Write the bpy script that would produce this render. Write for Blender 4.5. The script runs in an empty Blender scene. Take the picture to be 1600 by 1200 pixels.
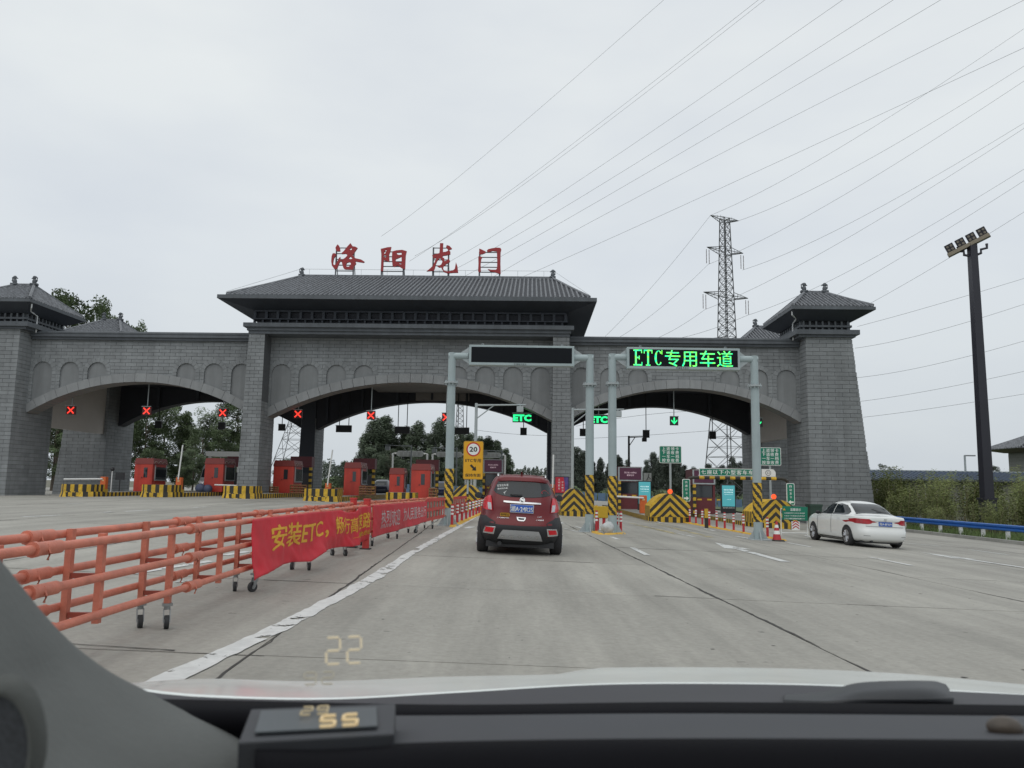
import bpy, bmesh, math, random
from mathutils import Vector, Matrix, noise
from mathutils.geometry import tessellate_polygon, delaunay_2d_cdt
from mathutils.bvhtree import BVHTree
rnd = random.Random(7)
SC = bpy.context.scene
COL = SC.collection

# ---------------------------------------------------------------- camera
FPX, PITCH, ROLL, EYE = 1250.0, math.atan(160/1250), .0148, 1.45
cp, sp, cr, sr = math.cos(PITCH), math.sin(PITCH), math.cos(ROLL), math.sin(ROLL)
FW = Vector((0, cp, sp)); _U0 = Vector((0, -sp, cp)); _R0 = Vector((1, 0, 0))
RT = _R0*cr + _U0*sr; UP = _U0*cr - _R0*sr
cam_d = bpy.data.cameras.new('camera'); cam = bpy.data.objects.new('camera', cam_d); COL.objects.link(cam)
cam.matrix_world = Matrix(((RT.x, UP.x, -FW.x, 0), (RT.y, UP.y, -FW.y, 0), (RT.z, UP.z, -FW.z, EYE), (0, 0, 0, 1)))
cam_d.sensor_width = 36; cam_d.lens = 36*FPX/1600; cam_d.clip_start = .05; cam_d.clip_end = 6000
cam_d.dof.use_dof = True; cam_d.dof.focus_distance = 26; cam_d.dof.aperture_fstop = 9.0
SC.camera = cam

# ---------------------------------------------------------------- sky, sun, exposure
SUN_EL, SUN_AZ = math.radians(58), math.radians(205)
W = bpy.data.worlds.new('World'); SC.world = W; W.use_nodes = True
nt = W.node_tree; nt.nodes.clear()
def N(t, **k):
    n = nt.nodes.new(t)
    for a, b in k.items(): setattr(n, a, b)
    return n
L = nt.links.new
tc = N('ShaderNodeTexCoord')
mp = N('ShaderNodeMapping'); mp.inputs['Scale'].default_value = (1.0, 1.0, 2.6); L(tc.outputs['Generated'], mp.inputs['Vector'])
n1 = N('ShaderNodeTexNoise'); n1.inputs['Scale'].default_value = 1.7; n1.inputs['Detail'].default_value = 5; n1.inputs['Roughness'].default_value = .5
L(mp.outputs[0], n1.inputs['Vector'])
sx = N('ShaderNodeSeparateXYZ'); L(tc.outputs['Generated'], sx.inputs[0])
rp = N('ShaderNodeValToRGB'); L(sx.outputs['Z'], rp.inputs[0])
rp.color_ramp.elements[0].position = 0.0; rp.color_ramp.elements[0].color = (.60, .645, .675, 1)
rp.color_ramp.elements[1].position = 1.0; rp.color_ramp.elements[1].color = (.81, .845, .85, 1)
e = rp.color_ramp.elements.new(.26); e.color = (.655, .70, .745, 1)
e = rp.color_ramp.elements.new(.5); e.color = (.745, .78, .795, 1)
r2 = N('ShaderNodeValToRGB'); L(n1.outputs['Fac'], r2.inputs[0])
r2.color_ramp.elements[0].position = .38; r2.color_ramp.elements[0].color = (.90, .91, .94, 1)
r2.color_ramp.elements[1].position = .62; r2.color_ramp.elements[1].color = (1.04, 1.035, 1.02, 1)
mx = N('ShaderNodeMix', data_type='RGBA', blend_type='MULTIPLY'); mx.inputs[0].default_value = 1
L(rp.outputs[0], mx.inputs[6]); L(r2.outputs[0], mx.inputs[7])
sky = N('ShaderNodeTexSky', sky_type='NISHITA'); sky.sun_disc = False
sky.sun_elevation = SUN_EL; sky.sun_rotation = SUN_AZ; sky.dust_density = 6; sky.air_density = 1
b1 = N('ShaderNodeBackground'); b1.inputs[1].default_value = 1.17; L(mx.outputs[2], b1.inputs[0])
b2 = N('ShaderNodeBackground'); b2.inputs[1].default_value = .06; L(sky.outputs[0], b2.inputs[0])
ms = N('ShaderNodeMixShader'); ms.inputs[0].default_value = .12; L(b1.outputs[0], ms.inputs[1]); L(b2.outputs[0], ms.inputs[2])
ow = N('ShaderNodeOutputWorld'); L(ms.outputs[0], ow.inputs[0])
sd = bpy.data.lights.new('sun', 'SUN'); sd.energy = .65; sd.angle = math.radians(75); sd.color = (1, .97, .92)
so = bpy.data.objects.new('sun', sd); COL.objects.link(so)
sv = Vector((math.sin(SUN_AZ)*math.cos(SUN_EL), math.cos(SUN_AZ)*math.cos(SUN_EL), math.sin(SUN_EL)))
so.rotation_euler = sv.to_track_quat('Z', 'Y').to_euler(); so.location = (0, 0, 80)
SC.view_settings.view_transform = 'Standard'; SC.view_settings.look = 'None'
SC.view_settings.exposure = 0; SC.view_settings.gamma = 1; SC.view_settings.use_curve_mapping = False
SC.cycles.max_bounces = 6; SC.cycles.use_denoising = True

# ---------------------------------------------------------------- where things stand
def ray(px, py): return FW + RT*((px-800)/FPX) + UP*((600-py)/FPX)
def PY(px, py, Y):
    d = ray(px, py); t = Y/d.y
    return Vector((d.x*t, Y, EYE + d.z*t))
TH = .023; CT, ST = math.cos(TH), math.sin(TH); U0C = -7.17
GORG = Vector((U0C*CT, 54 - U0C*ST, 0))
def PG(px, py, v):
    d = ray(px, py); t = (v + 54*CT)/(d.x*ST + d.y*CT); x, y = d.x*t, d.y*t
    return (x*CT - (y-54)*ST - U0C, EYE + d.z*t)
GX = [(-80,.15),(-45,.22),(-35,.32),(-25,.45),(-18,.5),(-10,.33),(-3.4,.09),(0,0),(3,-.1),(9,-.28),(12.5,-.42),(18.5,-.68),(25,-.88),(35,-1.0),(80,-1.1)]
def _lin(x):
    if x <= GX[0][0]: return GX[0][1]
    for (a, b), (c, d) in zip(GX, GX[1:]):
        if x <= c: return b + (d-b)*(x-a)/(c-a)
    return GX[-1][1]
def gz(x): return sum(_lin(x + k*.5) for k in range(-4, 5))/9
def G(px, py):
    d = ray(px, py); z = 0
    for i in range(30):
        t = (z-EYE)/d.z; z = z*.5 + .5*gz(d.x*t)
    return Vector((d.x*t, d.y*t, z))
def GP(px, Y):
    x = (px-800)/FPX*Y
    for i in range(4):
        z = gz(x); q = (EYE - z)
        # refine for roll and pitch
        v = Vector((x, Y, z-EYE)); p = 800 + FPX*v.dot(RT)/v.dot(FW); x += (px-p)/FPX*Y
    return Vector((x, Y, gz(x)))

# ---------------------------------------------------------------- materials
MC = {}
def mat(name, col=(.5, .5, .5), rough=.6, metal=0, var=.1, scale=3.0, bump=0, bscale=None, emit=None, es=1.0, coat=0, orand=0, spec=.5, tone=0, detail=6, streak=0):
    if name in MC: return MC[name]
    m = bpy.data.materials.new(name); m.use_nodes = True; MC[name] = m
    t = m.node_tree; b = t.nodes['Principled BSDF']
    b.inputs['Roughness'].default_value = rough; b.inputs['Metallic'].default_value = metal
    b.inputs['Specular IOR Level'].default_value = spec
    if coat: b.inputs['Coat Weight'].default_value = coat; b.inputs['Coat Roughness'].default_value = .08
    c = (*col, 1); b.inputs['Base Color'].default_value = c
    k = t.links.new
    if var or bump:
        co = t.nodes.new('ShaderNodeTexCoord')
        n = t.nodes.new('ShaderNodeTexNoise'); n.inputs['Scale'].default_value = scale; n.inputs['Detail'].default_value = detail; n.inputs['Roughness'].default_value = .62
        k(co.outputs['Object'], n.inputs['Vector'])
        if var:
            r = t.nodes.new('ShaderNodeMapRange'); k(n.outputs['Fac'], r.inputs[0])
            r.inputs[1].default_value = .3; r.inputs[2].default_value = .7; r.inputs[3].default_value = 1-var; r.inputs[4].default_value = 1+var
            last = r.outputs[0]
            if orand:
                oi = t.nodes.new('ShaderNodeObjectInfo'); r3 = t.nodes.new('ShaderNodeMapRange'); k(oi.outputs['Random'], r3.inputs[0])
                r3.inputs[3].default_value = 1-orand; r3.inputs[4].default_value = 1+orand
                mm = t.nodes.new('ShaderNodeMath'); mm.operation = 'MULTIPLY'; k(last, mm.inputs[0]); k(r3.outputs[0], mm.inputs[1]); last = mm.outputs[0]
            if tone:
                at = t.nodes.new('ShaderNodeAttribute'); at.attribute_name = 'tone'; r3 = t.nodes.new('ShaderNodeMapRange'); k(at.outputs['Fac'], r3.inputs[0])
                r3.inputs[3].default_value = 1-tone; r3.inputs[4].default_value = 1+tone
                mm = t.nodes.new('ShaderNodeMath'); mm.operation = 'MULTIPLY'; k(last, mm.inputs[0]); k(r3.outputs[0], mm.inputs[1]); last = mm.outputs[0]
            if streak:   # rain streaks running down the wall and broad dirt patches, in world space so they cross the joints
                gp_ = t.nodes.new('ShaderNodeNewGeometry'); mq = t.nodes.new('ShaderNodeMapping'); mq.inputs['Scale'].default_value = (1.6, 1.6, .12); k(gp_.outputs['Position'], mq.inputs[0])
                for sc_, vec, lo_, hi_ in ((1.3, mq.outputs[0], 1-streak, 1+streak*.35), (.22, gp_.outputs['Position'], 1-streak*.6, 1+streak*.5)):
                    ns = t.nodes.new('ShaderNodeTexNoise'); ns.inputs['Scale'].default_value = sc_; ns.inputs['Detail'].default_value = 5; ns.inputs['Roughness'].default_value = .6; k(vec, ns.inputs['Vector'])
                    r3 = t.nodes.new('ShaderNodeMapRange'); k(ns.outputs['Fac'], r3.inputs[0]); r3.inputs[1].default_value = .32; r3.inputs[2].default_value = .66; r3.inputs[3].default_value = lo_; r3.inputs[4].default_value = hi_
                    mm = t.nodes.new('ShaderNodeMath'); mm.operation = 'MULTIPLY'; k(last, mm.inputs[0]); k(r3.outputs[0], mm.inputs[1]); last = mm.outputs[0]
            vm = t.nodes.new('ShaderNodeVectorMath'); vm.operation = 'SCALE'; vm.inputs[0].default_value = col
            k(last, vm.inputs['Scale']); k(vm.outputs[0], b.inputs['Base Color'])
            rr = t.nodes.new('ShaderNodeMapRange'); k(n.outputs['Fac'], rr.inputs[0]); rr.inputs[3].default_value = max(.02, rough-.08); rr.inputs[4].default_value = min(1, rough+.08)
            k(rr.outputs[0], b.inputs['Roughness'])
        if bump:
            n2 = t.nodes.new('ShaderNodeTexNoise'); n2.inputs['Scale'].default_value = bscale or scale*6; n2.inputs['Detail'].default_value = 4
            k(co.outputs['Object'], n2.inputs['Vector'])
            bp = t.nodes.new('ShaderNodeBump'); bp.inputs['Strength'].default_value = bump; bp.inputs['Distance'].default_value = .02
            k(n2.outputs['Fac'], bp.inputs['Height']); k(bp.outputs[0], b.inputs['Normal'])
    if emit:
        b.inputs['Emission Color'].default_value = (*emit, 1); b.inputs['Emission Strength'].default_value = es
    return m

def concrete_mat(name, col, orand=.05):
    m = bpy.data.materials.new(name); m.use_nodes = True; MC[name] = m
    t = m.node_tree; b = t.nodes['Principled BSDF']; k = t.links.new
    g = t.nodes.new('ShaderNodeNewGeometry')
    def noise_(scale, det, ro, vs=(1, 1, 1)):
        mp_ = t.nodes.new('ShaderNodeMapping'); mp_.inputs['Scale'].default_value = vs; k(g.outputs['Position'], mp_.inputs[0])
        n = t.nodes.new('ShaderNodeTexNoise'); n.inputs['Scale'].default_value = scale; n.inputs['Detail'].default_value = det; n.inputs['Roughness'].default_value = ro
        k(mp_.outputs[0], n.inputs['Vector']); return n.outputs['Fac']
    def mr(src, a, b_, lo, hi):
        r = t.nodes.new('ShaderNodeMapRange'); k(src, r.inputs[0])
        for i, v in enumerate((a, b_, lo, hi)): r.inputs[i+1].default_value = v
        return r.outputs[0]
    def mul(a, b_):
        q = t.nodes.new('ShaderNodeMath'); q.operation = 'MULTIPLY'; k(a, q.inputs[0]); k(b_, q.inputs[1]); return q.outputs[0]
    big = mr(noise_(.18, 4, .6), .3, .7, .86, 1.12)
    streak = mr(noise_(.9, 5, .65, (1.6, .13, 1)), .3, .7, .74, 1.10)      # tyre wear running along the lanes
    fine = mr(noise_(14, 5, .7), .3, .7, .86, 1.10)
    stain = mr(noise_(1.3, 7, .7), .64, .74, 1.0, .74)
    spots = mr(noise_(5.5, 3, .5), .70, .74, 1.0, .6)
    oi = t.nodes.new('ShaderNodeObjectInfo'); ob = mr(oi.outputs['Random'], 0, 1, 1-orand, 1+orand)
    x = mul(mul(mul(big, streak), mul(fine, stain)), mul(ob, spots))
    vm = t.nodes.new('ShaderNodeVectorMath'); vm.operation = 'SCALE'; vm.inputs[0].default_value = col; k(x, vm.inputs['Scale'])
    k(vm.outputs[0], b.inputs['Base Color']); b.inputs['Roughness'].default_value = .72; b.inputs['Specular IOR Level'].default_value = .35
    bp = t.nodes.new('ShaderNodeBump'); bp.inputs['Strength'].default_value = .35; bp.inputs['Distance'].default_value = .006
    k(noise_(60, 3, .6), bp.inputs['Height']); k(bp.outputs[0], b.inputs['Normal'])
    return m

def worn_paint(name, col, cut=.5, scale=3.0):
    """painted marking, flaked away in patches"""
    m = bpy.data.materials.new(name); m.use_nodes = True; MC[name] = m
    t = m.node_tree; b = t.nodes['Principled BSDF']; k = t.links.new
    g = t.nodes.new('ShaderNodeNewGeometry')
    n = t.nodes.new('ShaderNodeTexNoise'); n.inputs['Scale'].default_value = scale; n.inputs['Detail'].default_value = 8; n.inputs['Roughness'].default_value = .68
    k(g.outputs['Position'], n.inputs['Vector'])
    r = t.nodes.new('ShaderNodeMapRange'); k(n.outputs['Fac'], r.inputs[0]); r.inputs[1].default_value = cut-.015; r.inputs[2].default_value = cut+.015
    r.inputs[3].default_value = 1; r.inputs[4].default_value = 0
    k(r.outputs[0], b.inputs['Alpha'])
    n2 = t.nodes.new('ShaderNodeTexNoise'); n2.inputs['Scale'].default_value = 9; n2.inputs['Detail'].default_value = 5; k(g.outputs['Position'], n2.inputs['Vector'])
    r2_ = t.nodes.new('ShaderNodeMapRange'); k(n2.outputs['Fac'], r2_.inputs[0]); r2_.inputs[3].default_value = .7; r2_.inputs[4].default_value = 1.2
    vm = t.nodes.new('ShaderNodeVectorMath'); vm.operation = 'SCALE'; vm.inputs[0].default_value = col; k(r2_.outputs[0], vm.inputs['Scale'])
    k(vm.outputs[0], b.inputs['Base Color']); b.inputs['Roughness'].default_value = .6
    return m

# ---------------------------------------------------------------- mesh builder
def RX(a): return Matrix.Rotation(a, 4, 'X')
def RY(a): return Matrix.Rotation(a, 4, 'Y')
def RZ(a): return Matrix.Rotation(a, 4, 'Z')
def TR(x, y=0, z=0): return Matrix.Translation(Vector((x, y, z)))
def linked(o, parent=None):
    COL.objects.link(o)
    if parent is not None: o.parent = parent
    return o
_TX = {}
def text_geo(s, size=1, align='CENTER', bold=0, xs=1):
    key = (s, bold); cjk = any(ord(q) > 0x2e00 for q in s); wide = bold; bold = 0 if cjk else bold
    if key not in _TX:
        c = bpy.data.curves.new('t', 'FONT'); c.body = s; c.size = 1; c.align_x = 'CENTER'; c.align_y = 'CENTER'; c.resolution_u = 2; c.offset = bold; c.space_line = 1.0
        o = bpy.data.objects.new('t', c); COL.objects.link(o)
        dg = bpy.context.evaluated_depsgraph_get(); me = bpy.data.meshes.new_from_object(o.evaluated_get(dg))
        v = [tuple(x.co) for x in me.vertices]; f = [tuple(p.vertices) for p in me.polygons]
        if v:
            ax = [min(a[0] for a in v), max(a[0] for a in v)]; ay = [min(a[1] for a in v), max(a[1] for a in v)]
            mxx, myy = sum(ax)/2, sum(ay)/2; v = [(a[0]-mxx, a[1]-myy, 0) for a in v]
            dims = (ax[1]-ax[0], ay[1]-ay[0])
            if cjk and wide:
                n0 = len(v); base_v, base_f = list(v), list(f)
                for k_, (dx, dy) in enumerate(((wide*.9, 0), (-wide*.9, 0), (0, wide*.7))):
                    v += [(a[0]+dx, a[1]+dy, .004*(k_+1)) for a in base_v]; f += [tuple(i+n0*(k_+1) for i in q) for q in base_f]
        else: dims = (1, 1)
        _TX[key] = (v, f, dims)
        bpy.data.objects.remove(o); bpy.data.curves.remove(c); bpy.data.meshes.remove(me)
    return _TX[key]

class MB:
    def __init__(s): s.v = []; s.f = []; s.m = []; s.t = []; s.T = Matrix.Identity(4)
    def add(s, vs, fs, m=0, T=None, tone=.5):
        b = len(s.v); X = s.T if T is None else s.T @ T
        s.v += [X @ Vector(q) for q in vs]; s.f += [tuple(b+i for i in f) for f in fs]; s.m += [m]*len(fs); s.t += [tone]*len(fs)
        return s
    def box(s, x0, x1, y0, y1, z0, z1, m=0, T=None, tone=.5):
        return s.add([(x0,y0,z0),(x1,y0,z0),(x1,y1,z0),(x0,y1,z0),(x0,y0,z1),(x1,y0,z1),(x1,y1,z1),(x0,y1,z1)],
                     [(0,3,2,1),(4,5,6,7),(0,1,5,4),(1,2,6,5),(2,3,7,6),(3,0,4,7)], m, T, tone)
    def hexa(s, lo, hi, m=0, T=None, tone=.5):
        """lo, hi: four xyz points each, same winding (ccw from above)"""
        return s.add(list(lo)+list(hi), [(0,3,2,1),(4,5,6,7),(0,1,5,4),(1,2,6,5),(2,3,7,6),(3,0,4,7)], m, T, tone)
    def cyl(s, a, b, r0, r1=None, n=10, m=0, T=None, caps=True, tone=.5):
        a, b = Vector(a), Vector(b); r1 = r0 if r1 is None else r1
        d = (b-a).normalized(); q = d.to_track_quat('Z', 'X').to_matrix()
        vs = []
        for p, r in ((a, r0), (b, r1)):
            for i in range(n):
                w = 2*math.pi*i/n; vs.append(p + q @ Vector((r*math.cos(w), r*math.sin(w), 0)))
        fs = [(i, (i+1) % n, n+(i+1) % n, n+i) for i in range(n)]
        if caps: fs += [tuple(range(n))[::-1], tuple(range(n, 2*n))]
        return s.add(vs, fs, m, T, tone)
    def tube(s, path, r, n=8, m=0, T=None):
        P = [Vector(p) for p in path]; vs = []; up = Vector((0, 0, 1))
        for i, p in enumerate(P):
            d = (P[min(i+1, len(P)-1)] - P[max(i-1, 0)]).normalized(); q = d.to_track_quat('Z', 'X').to_matrix()
            rr = r[i] if isinstance(r, (list, tuple)) else r
            for k in range(n):
                w = 2*math.pi*k/n; vs.append(p + q @ Vector((rr*math.cos(w), rr*math.sin(w), 0)))
        fs = [(i*n+k, i*n+(k+1) % n, (i+1)*n+(k+1) % n, (i+1)*n+k) for i in range(len(P)-1) for k in range(n)]
        fs += [tuple(range(n))[::-1], tuple(range((len(P)-1)*n, len(P)*n))]
        return s.add(vs, fs, m, T)
    def bar(s, a, b, w=.05, m=0, T=None):
        """square bar a->b"""
        return s.cyl(a, b, w*.7071, n=4, m=m, T=T)
    def prism(s, loops, d0, d1, m=0, T=None, plane='xz'):
        """loops: outer + holes, 2d; extruded from d0 to d1 along the third axis"""
        if not isinstance(loops[0][0], (tuple, list)): loops = [loops]
        l3 = [[Vector((p[0], p[1], 0)) for p in l] for l in loops]
        tr = tessellate_polygon(l3); flat = [p for l in l3 for p in l]; n = len(flat)
        def P(p, d): return (p.x, d, p.y) if plane == 'xz' else ((p.x, p.y, d) if plane == 'xy' else (d, p.x, p.y))
        vs = [P(p, d0) for p in flat] + [P(p, d1) for p in flat]
        fs = [tuple(t) for t in tr] + [tuple(n+i for i in t)[::-1] for t in tr]
        o = 0
        for l in l3:
            k = len(l); fs += [(o+i, o+(i+1) % k, n+o+(i+1) % k, n+o+i) for i in range(k)]; o += k
        return s.add(vs, fs, m, T)
    def text(s, body, w=None, h=None, T=None, m=0, bold=.0):
        """flat lettering in the xz plane facing -y, centred; scaled to width w and/or height h"""
        v, f, (dw, dh) = text_geo(body, bold=bold)
        kx = w/dw if w else (h/dh); kz = h/dh if h else kx
        return s.add([(a[0]*kx, -a[2]*min(kx, .3), a[1]*kz) for a in v], f, m, T)
    def sph(s, c, r, n=10, k=6, m=0, T=None, sz=(1,1,1)):
        vs = [(c[0], c[1], c[2]-r*sz[2])]
        for j in range(1, k):
            a = -math.pi/2 + math.pi*j/k
            for i in range(n):
                w = 2*math.pi*i/n; vs.append((c[0]+r*sz[0]*math.cos(a)*math.cos(w), c[1]+r*sz[1]*math.cos(a)*math.sin(w), c[2]+r*sz[2]*math.sin(a)))
        vs.append((c[0], c[1], c[2]+r*sz[2])); t = len(vs)-1
        fs = [(0, 1+(i+1) % n, 1+i) for i in range(n)]
        for j in range(k-2): fs += [(1+j*n+i, 1+j*n+(i+1) % n, 1+(j+1)*n+(i+1) % n, 1+(j+1)*n+i) for i in range(n)]
        fs += [(1+(k-2)*n+i, 1+(k-2)*n+(i+1) % n, t) for i in range(n)]
        return s.add(vs, fs, m, T)
    def mesh(s, name, mats, smooth=False, fix=True):
        me = bpy.data.meshes.new(name); me.from_pydata([tuple(v) for v in s.v], [], s.f)
        for m in (mats if isinstance(mats, (list, tuple)) else [mats]): me.materials.append(m)
        me.polygons.foreach_set('material_index', s.m)
        if len(set(s.t)) > 1:
            a = me.attributes.new('tone', 'FLOAT', 'FACE'); a.data.foreach_set('value', s.t)
        if fix:
            bm = bmesh.new(); bm.from_mesh(me); bmesh.ops.recalc_face_normals(bm, faces=bm.faces); bm.to_mesh(me); bm.free()
        if smooth:
            me.polygons.foreach_set('use_smooth', [True]*len(me.polygons))
            if smooth is not True: me.set_sharp_from_angle(angle=smooth)
        me.update(); return me
    def build(s, name, mats, parent=None, smooth=False, fix=True, loc=None, bevel=0):
        o = bpy.data.objects.new(name, s.mesh(name, mats, smooth, fix)); linked(o, parent)
        if loc is not None: o.location = loc
        if bevel:
            b = o.modifiers.new('edge', 'BEVEL'); b.width = bevel; b.segments = 2; b.limit_method = 'ANGLE'; b.angle_limit = .6
        return o
def tag(o, label=None, cat=None, group=None, kind=None):
    if label: o['label'] = label
    if cat: o['category'] = cat
    if group: o['group'] = group
    if kind: o['kind'] = kind
    return o
def thing(name, label, cat, loc=(0, 0, 0), rz=0, group=None):
    o = bpy.data.objects.new(name, None); linked(o); o.location = loc; o.rotation_euler = (0, 0, rz); o.empty_display_size = .3
    return tag(o, label, cat, group)
def clone(src, label, loc, rz=0, parent=None, scale=None):
    c = src.copy(); linked(c, parent); c.location = loc; c.rotation_euler = (0, 0, rz)
    if scale: c.scale = (scale,)*3 if isinstance(scale, (int, float)) else scale
    if label: c['label'] = label
    for ch in list(src.children): _cl(ch, c)
    return c
def _cl(o, parent):
    c = o.copy(); linked(c, parent)
    for ch in list(o.children): _cl(ch, c)
ORD = 'first second third fourth fifth sixth seventh eighth ninth tenth eleventh twelfth thirteenth fourteenth fifteenth sixteenth seventeenth eighteenth nineteenth twentieth'.split()
# ---------------------------------------------------------------- ground, slabs, markings
CONC = concrete_mat('concrete', (.345, .334, .300))
CONC2 = concrete_mat('concrete_far', (.322, .312, .281), 0)
SOIL = mat('soil', (.13, .125, .09), .9, var=.25, scale=.4)
GRASSM = mat('grass_ground', (.075, .105, .04), .9, var=.35, scale=1.2)
SEAL = mat('joint_sealant', (.045, .043, .04), .85, var=.2)
PAINT = worn_paint('lane_paint', (.62, .63, .62), .585, 2.6)
PAINT2 = worn_paint('lane_paint_worn', (.55, .56, .55), .51, 2.0)
YPAINT = worn_paint('faded_yellow_paint', (.42, .36, .2), .5, 1.2)

def sheet(name, xs, ys, dz, m, kind='structure'):
    b = MB(); vs = [(x, y, gz(x)+dz) for y in ys for x in xs]; n = len(xs)
    fs = [(j*n+i, j*n+i+1, (j+1)*n+i+1, (j+1)*n+i) for j in range(len(ys)-1) for i in range(n-1)]
    b.add(vs, fs); o = b.build(name, m, fix=False, smooth=True); o['kind'] = kind; return o
XS = [-1500, -500, -200, -80] + [-70+i*1.5 for i in range(102)] + [120, 250, 600, 1500]
sheet('ground', XS, [-60, 0, 60, 200, 600, 1500, 4000], -.10, SOIL)
XR = [-78+i*1.0 for i in range(101)] + [22.9]
road = sheet('road', XR, [-12, 0, 30, 62, 110, 200], -.022, CONC2)
XV = [23.16, 24, 25, 27, 29, 32, 36, 40, 50, 60, 80, 120]
sheet('grass_verge', XV, [-12, 20, 40, 60, 80, 120, 200], .10, GRASSM)

PHI = .030; CPH, SPH = math.cos(PHI), math.sin(PHI)
def S2W(a, b): return (a*CPH - b*SPH, a*SPH + b*CPH)
SX = [3.35 + 5.25*k for k in range(-10, 5)]; SY = [6.8 + 4.8*k for k in range(-2, 12)]
for i in range(len(SX)-1):
    for j in range(len(SY)-1):
        b = MB(); g = .011; a0, a1, c0, c1 = SX[i]+g, SX[i+1]-g, SY[j]+g, SY[j+1]-g
        tilt = rnd.uniform(-.002, .002); n = 7
        if a0 > 23.5: continue
        top = []; bot = []
        for q in range(n):
            a = a0 + (a1-a0)*q/(n-1)
            for cc in (c0, c1):
                x, y = S2W(a, cc); x = min(x, 22.88); z = gz(x) + tilt
                top.append((x, y, z)); bot.append((x, y, z-.021))
        k = len(top)
        fs = [(2*q, 2*q+2, 2*q+3, 2*q+1) for q in range(n-1)]
        ring = [2*q for q in range(n)] + [2*q+1 for q in range(n-1, -1, -1)]
        fs += [(ring[q], ring[q] + k, ring[(q+1) % len(ring)] + k, ring[(q+1) % len(ring)]) for q in range(len(ring))]
        b.add(top+bot, fs); b.build('slab', CONC, road, fix=False)
# joints filled and cracked: ragged dark strips
def ragged(b, pts, w, dz, seed, gap=0):
    r = random.Random(seed); L_ = []; 
    for (x0, y0), (x1, y1) in zip(pts, pts[1:]):
        d = math.hypot(x1-x0, y1-y0); n = max(1, int(d/.12))
        for i in range(n):
            L_.append((x0+(x1-x0)*i/n, y0+(y1-y0)*i/n))
    L_.append(pts[-1]); off = 0; prev = None
    for i in range(len(L_)-1):
        dx, dy = L_[i+1][0]-L_[i][0], L_[i+1][1]-L_[i][1]; d = math.hypot(dx, dy) or 1; nx, ny = -dy/d, dx/d
        off = off*.85 + r.uniform(-.012, .012); ww = w*max(.12, noise.noise((L_[i][0]*.7+seed, L_[i][1]*.7, 0))*1.4 + .75)*r.uniform(.7, 1.3)
        cur = [(L_[i][0]+nx*(off-ww/2), L_[i][1]+ny*(off-ww/2)), (L_[i][0]+nx*(off+ww/2), L_[i][1]+ny*(off+ww/2))]
        if prev and not (gap and noise.noise((L_[i][0]*.5, L_[i][1]*.5+seed, 3)) > gap):
            b.add([(*p, gz(p[0])+dz) for p in (prev[0], prev[1], cur[1], cur[0])], [(0, 1, 2, 3)])
        prev = cur
jb = MB(); sdn = 0
for a in SX:
    sdn += 1; hot = abs(a-3.35) < .1
    ragged(jb, [S2W(a, 1), S2W(a, 59)] if a > -13 else [S2W(a, 10), S2W(a, 59)], .042 if hot else (.024 if abs(a+1.9) < .2 else .02), .0045, sdn, .5)
for c in SY[1:]:
    sdn += 1; ragged(jb, [S2W(-30, c), S2W(min(19, 22), c)], .022, .0045, sdn, .05)
ragged(jb, [S2W(2.9, 1.5), S2W(3.33, 5.2), S2W(3.37, 14)], .03, .0046, 77, .2)
ragged(jb, [(-6.4, 7.0), (-3.9, 6.85), (-2.6, 6.75)], .03, .0046, 78)
o = jb.build('joint_sealant', SEAL, road, fix=False); o['kind'] = 'stuff'
# small stains and chips
cb = MB()
for i in range(110):
    x, y = rnd.uniform(-4, 18), rnd.uniform(4, 34); r_ = rnd.uniform(.006, .022)
    n = 7; w0 = rnd.random(); el = rnd.uniform(1, 2.6)
    pts = [(x + r_*el*math.cos(6.283*k/n)*rnd.uniform(.6, 1.2), y + r_*math.sin(6.283*k/n)*rnd.uniform(.6, 1.2)) for k in range(n)]
    cb.add([(*p, gz(p[0])+.005) for p in pts], [tuple(range(n))])
o = cb.build('surface_chips', SEAL, road, fix=False); o['kind'] = 'stuff'

def strip(name, pts, w, m, dz=.008, w2=None, rag=0):
    b = MB(); n = len(pts); vs = []
    # resample
    P = []
    for (a, c) in zip(pts, pts[1:]):
        d = math.dist(a, c); k = max(1, int(d/(.09 if rag else 1.0)))
        for i in range(k): P.append((a[0]+(c[0]-a[0])*i/k, a[1]+(c[1]-a[1])*i/k))
    P.append(tuple(pts[-1])); n = len(P)
    for i, p in enumerate(P):
        q0, q1 = P[max(i-1, 0)], P[min(i+1, n-1)]; dx, dy = q1[0]-q0[0], q1[1]-q0[1]; d = math.hypot(dx, dy); nx, ny = -dy/d, dx/d
        ww = w if w2 is None else w + (w2-w)*i/(n-1)
        for s_ in (-.5, .5):
            j_ = rag*(noise.noise(Vector((p[0]*2+s_*9, p[1]*2.2, 1)))*1.6 + rnd.uniform(-.35, .35)) if rag else 0
            x, y = p[0]+nx*(ww*s_+j_), p[1]+ny*(ww*s_+j_); vs.append((x, y, gz(x)+dz))
    b.add(vs, [(2*i, 2*i+1, 2*i+3, 2*i+2) for i in range(n-1)])
    return b.build(name, m, road, fix=False)
def g2(px, py): v = G(px, py); return (v.x, v.y)
strip('lane_line', [(-2.52, 4.2), g2(262, 1062), g2(450, 975), g2(590, 900), g2(635, 869), g2(710, 827), g2(745, 806), (-1.35, 46)], .20, PAINT, rag=.022)
def dash(p, q, w=.15, m=None): strip('lane_dash', [g2(*p), g2(*q)], w, m or PAINT)
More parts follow.
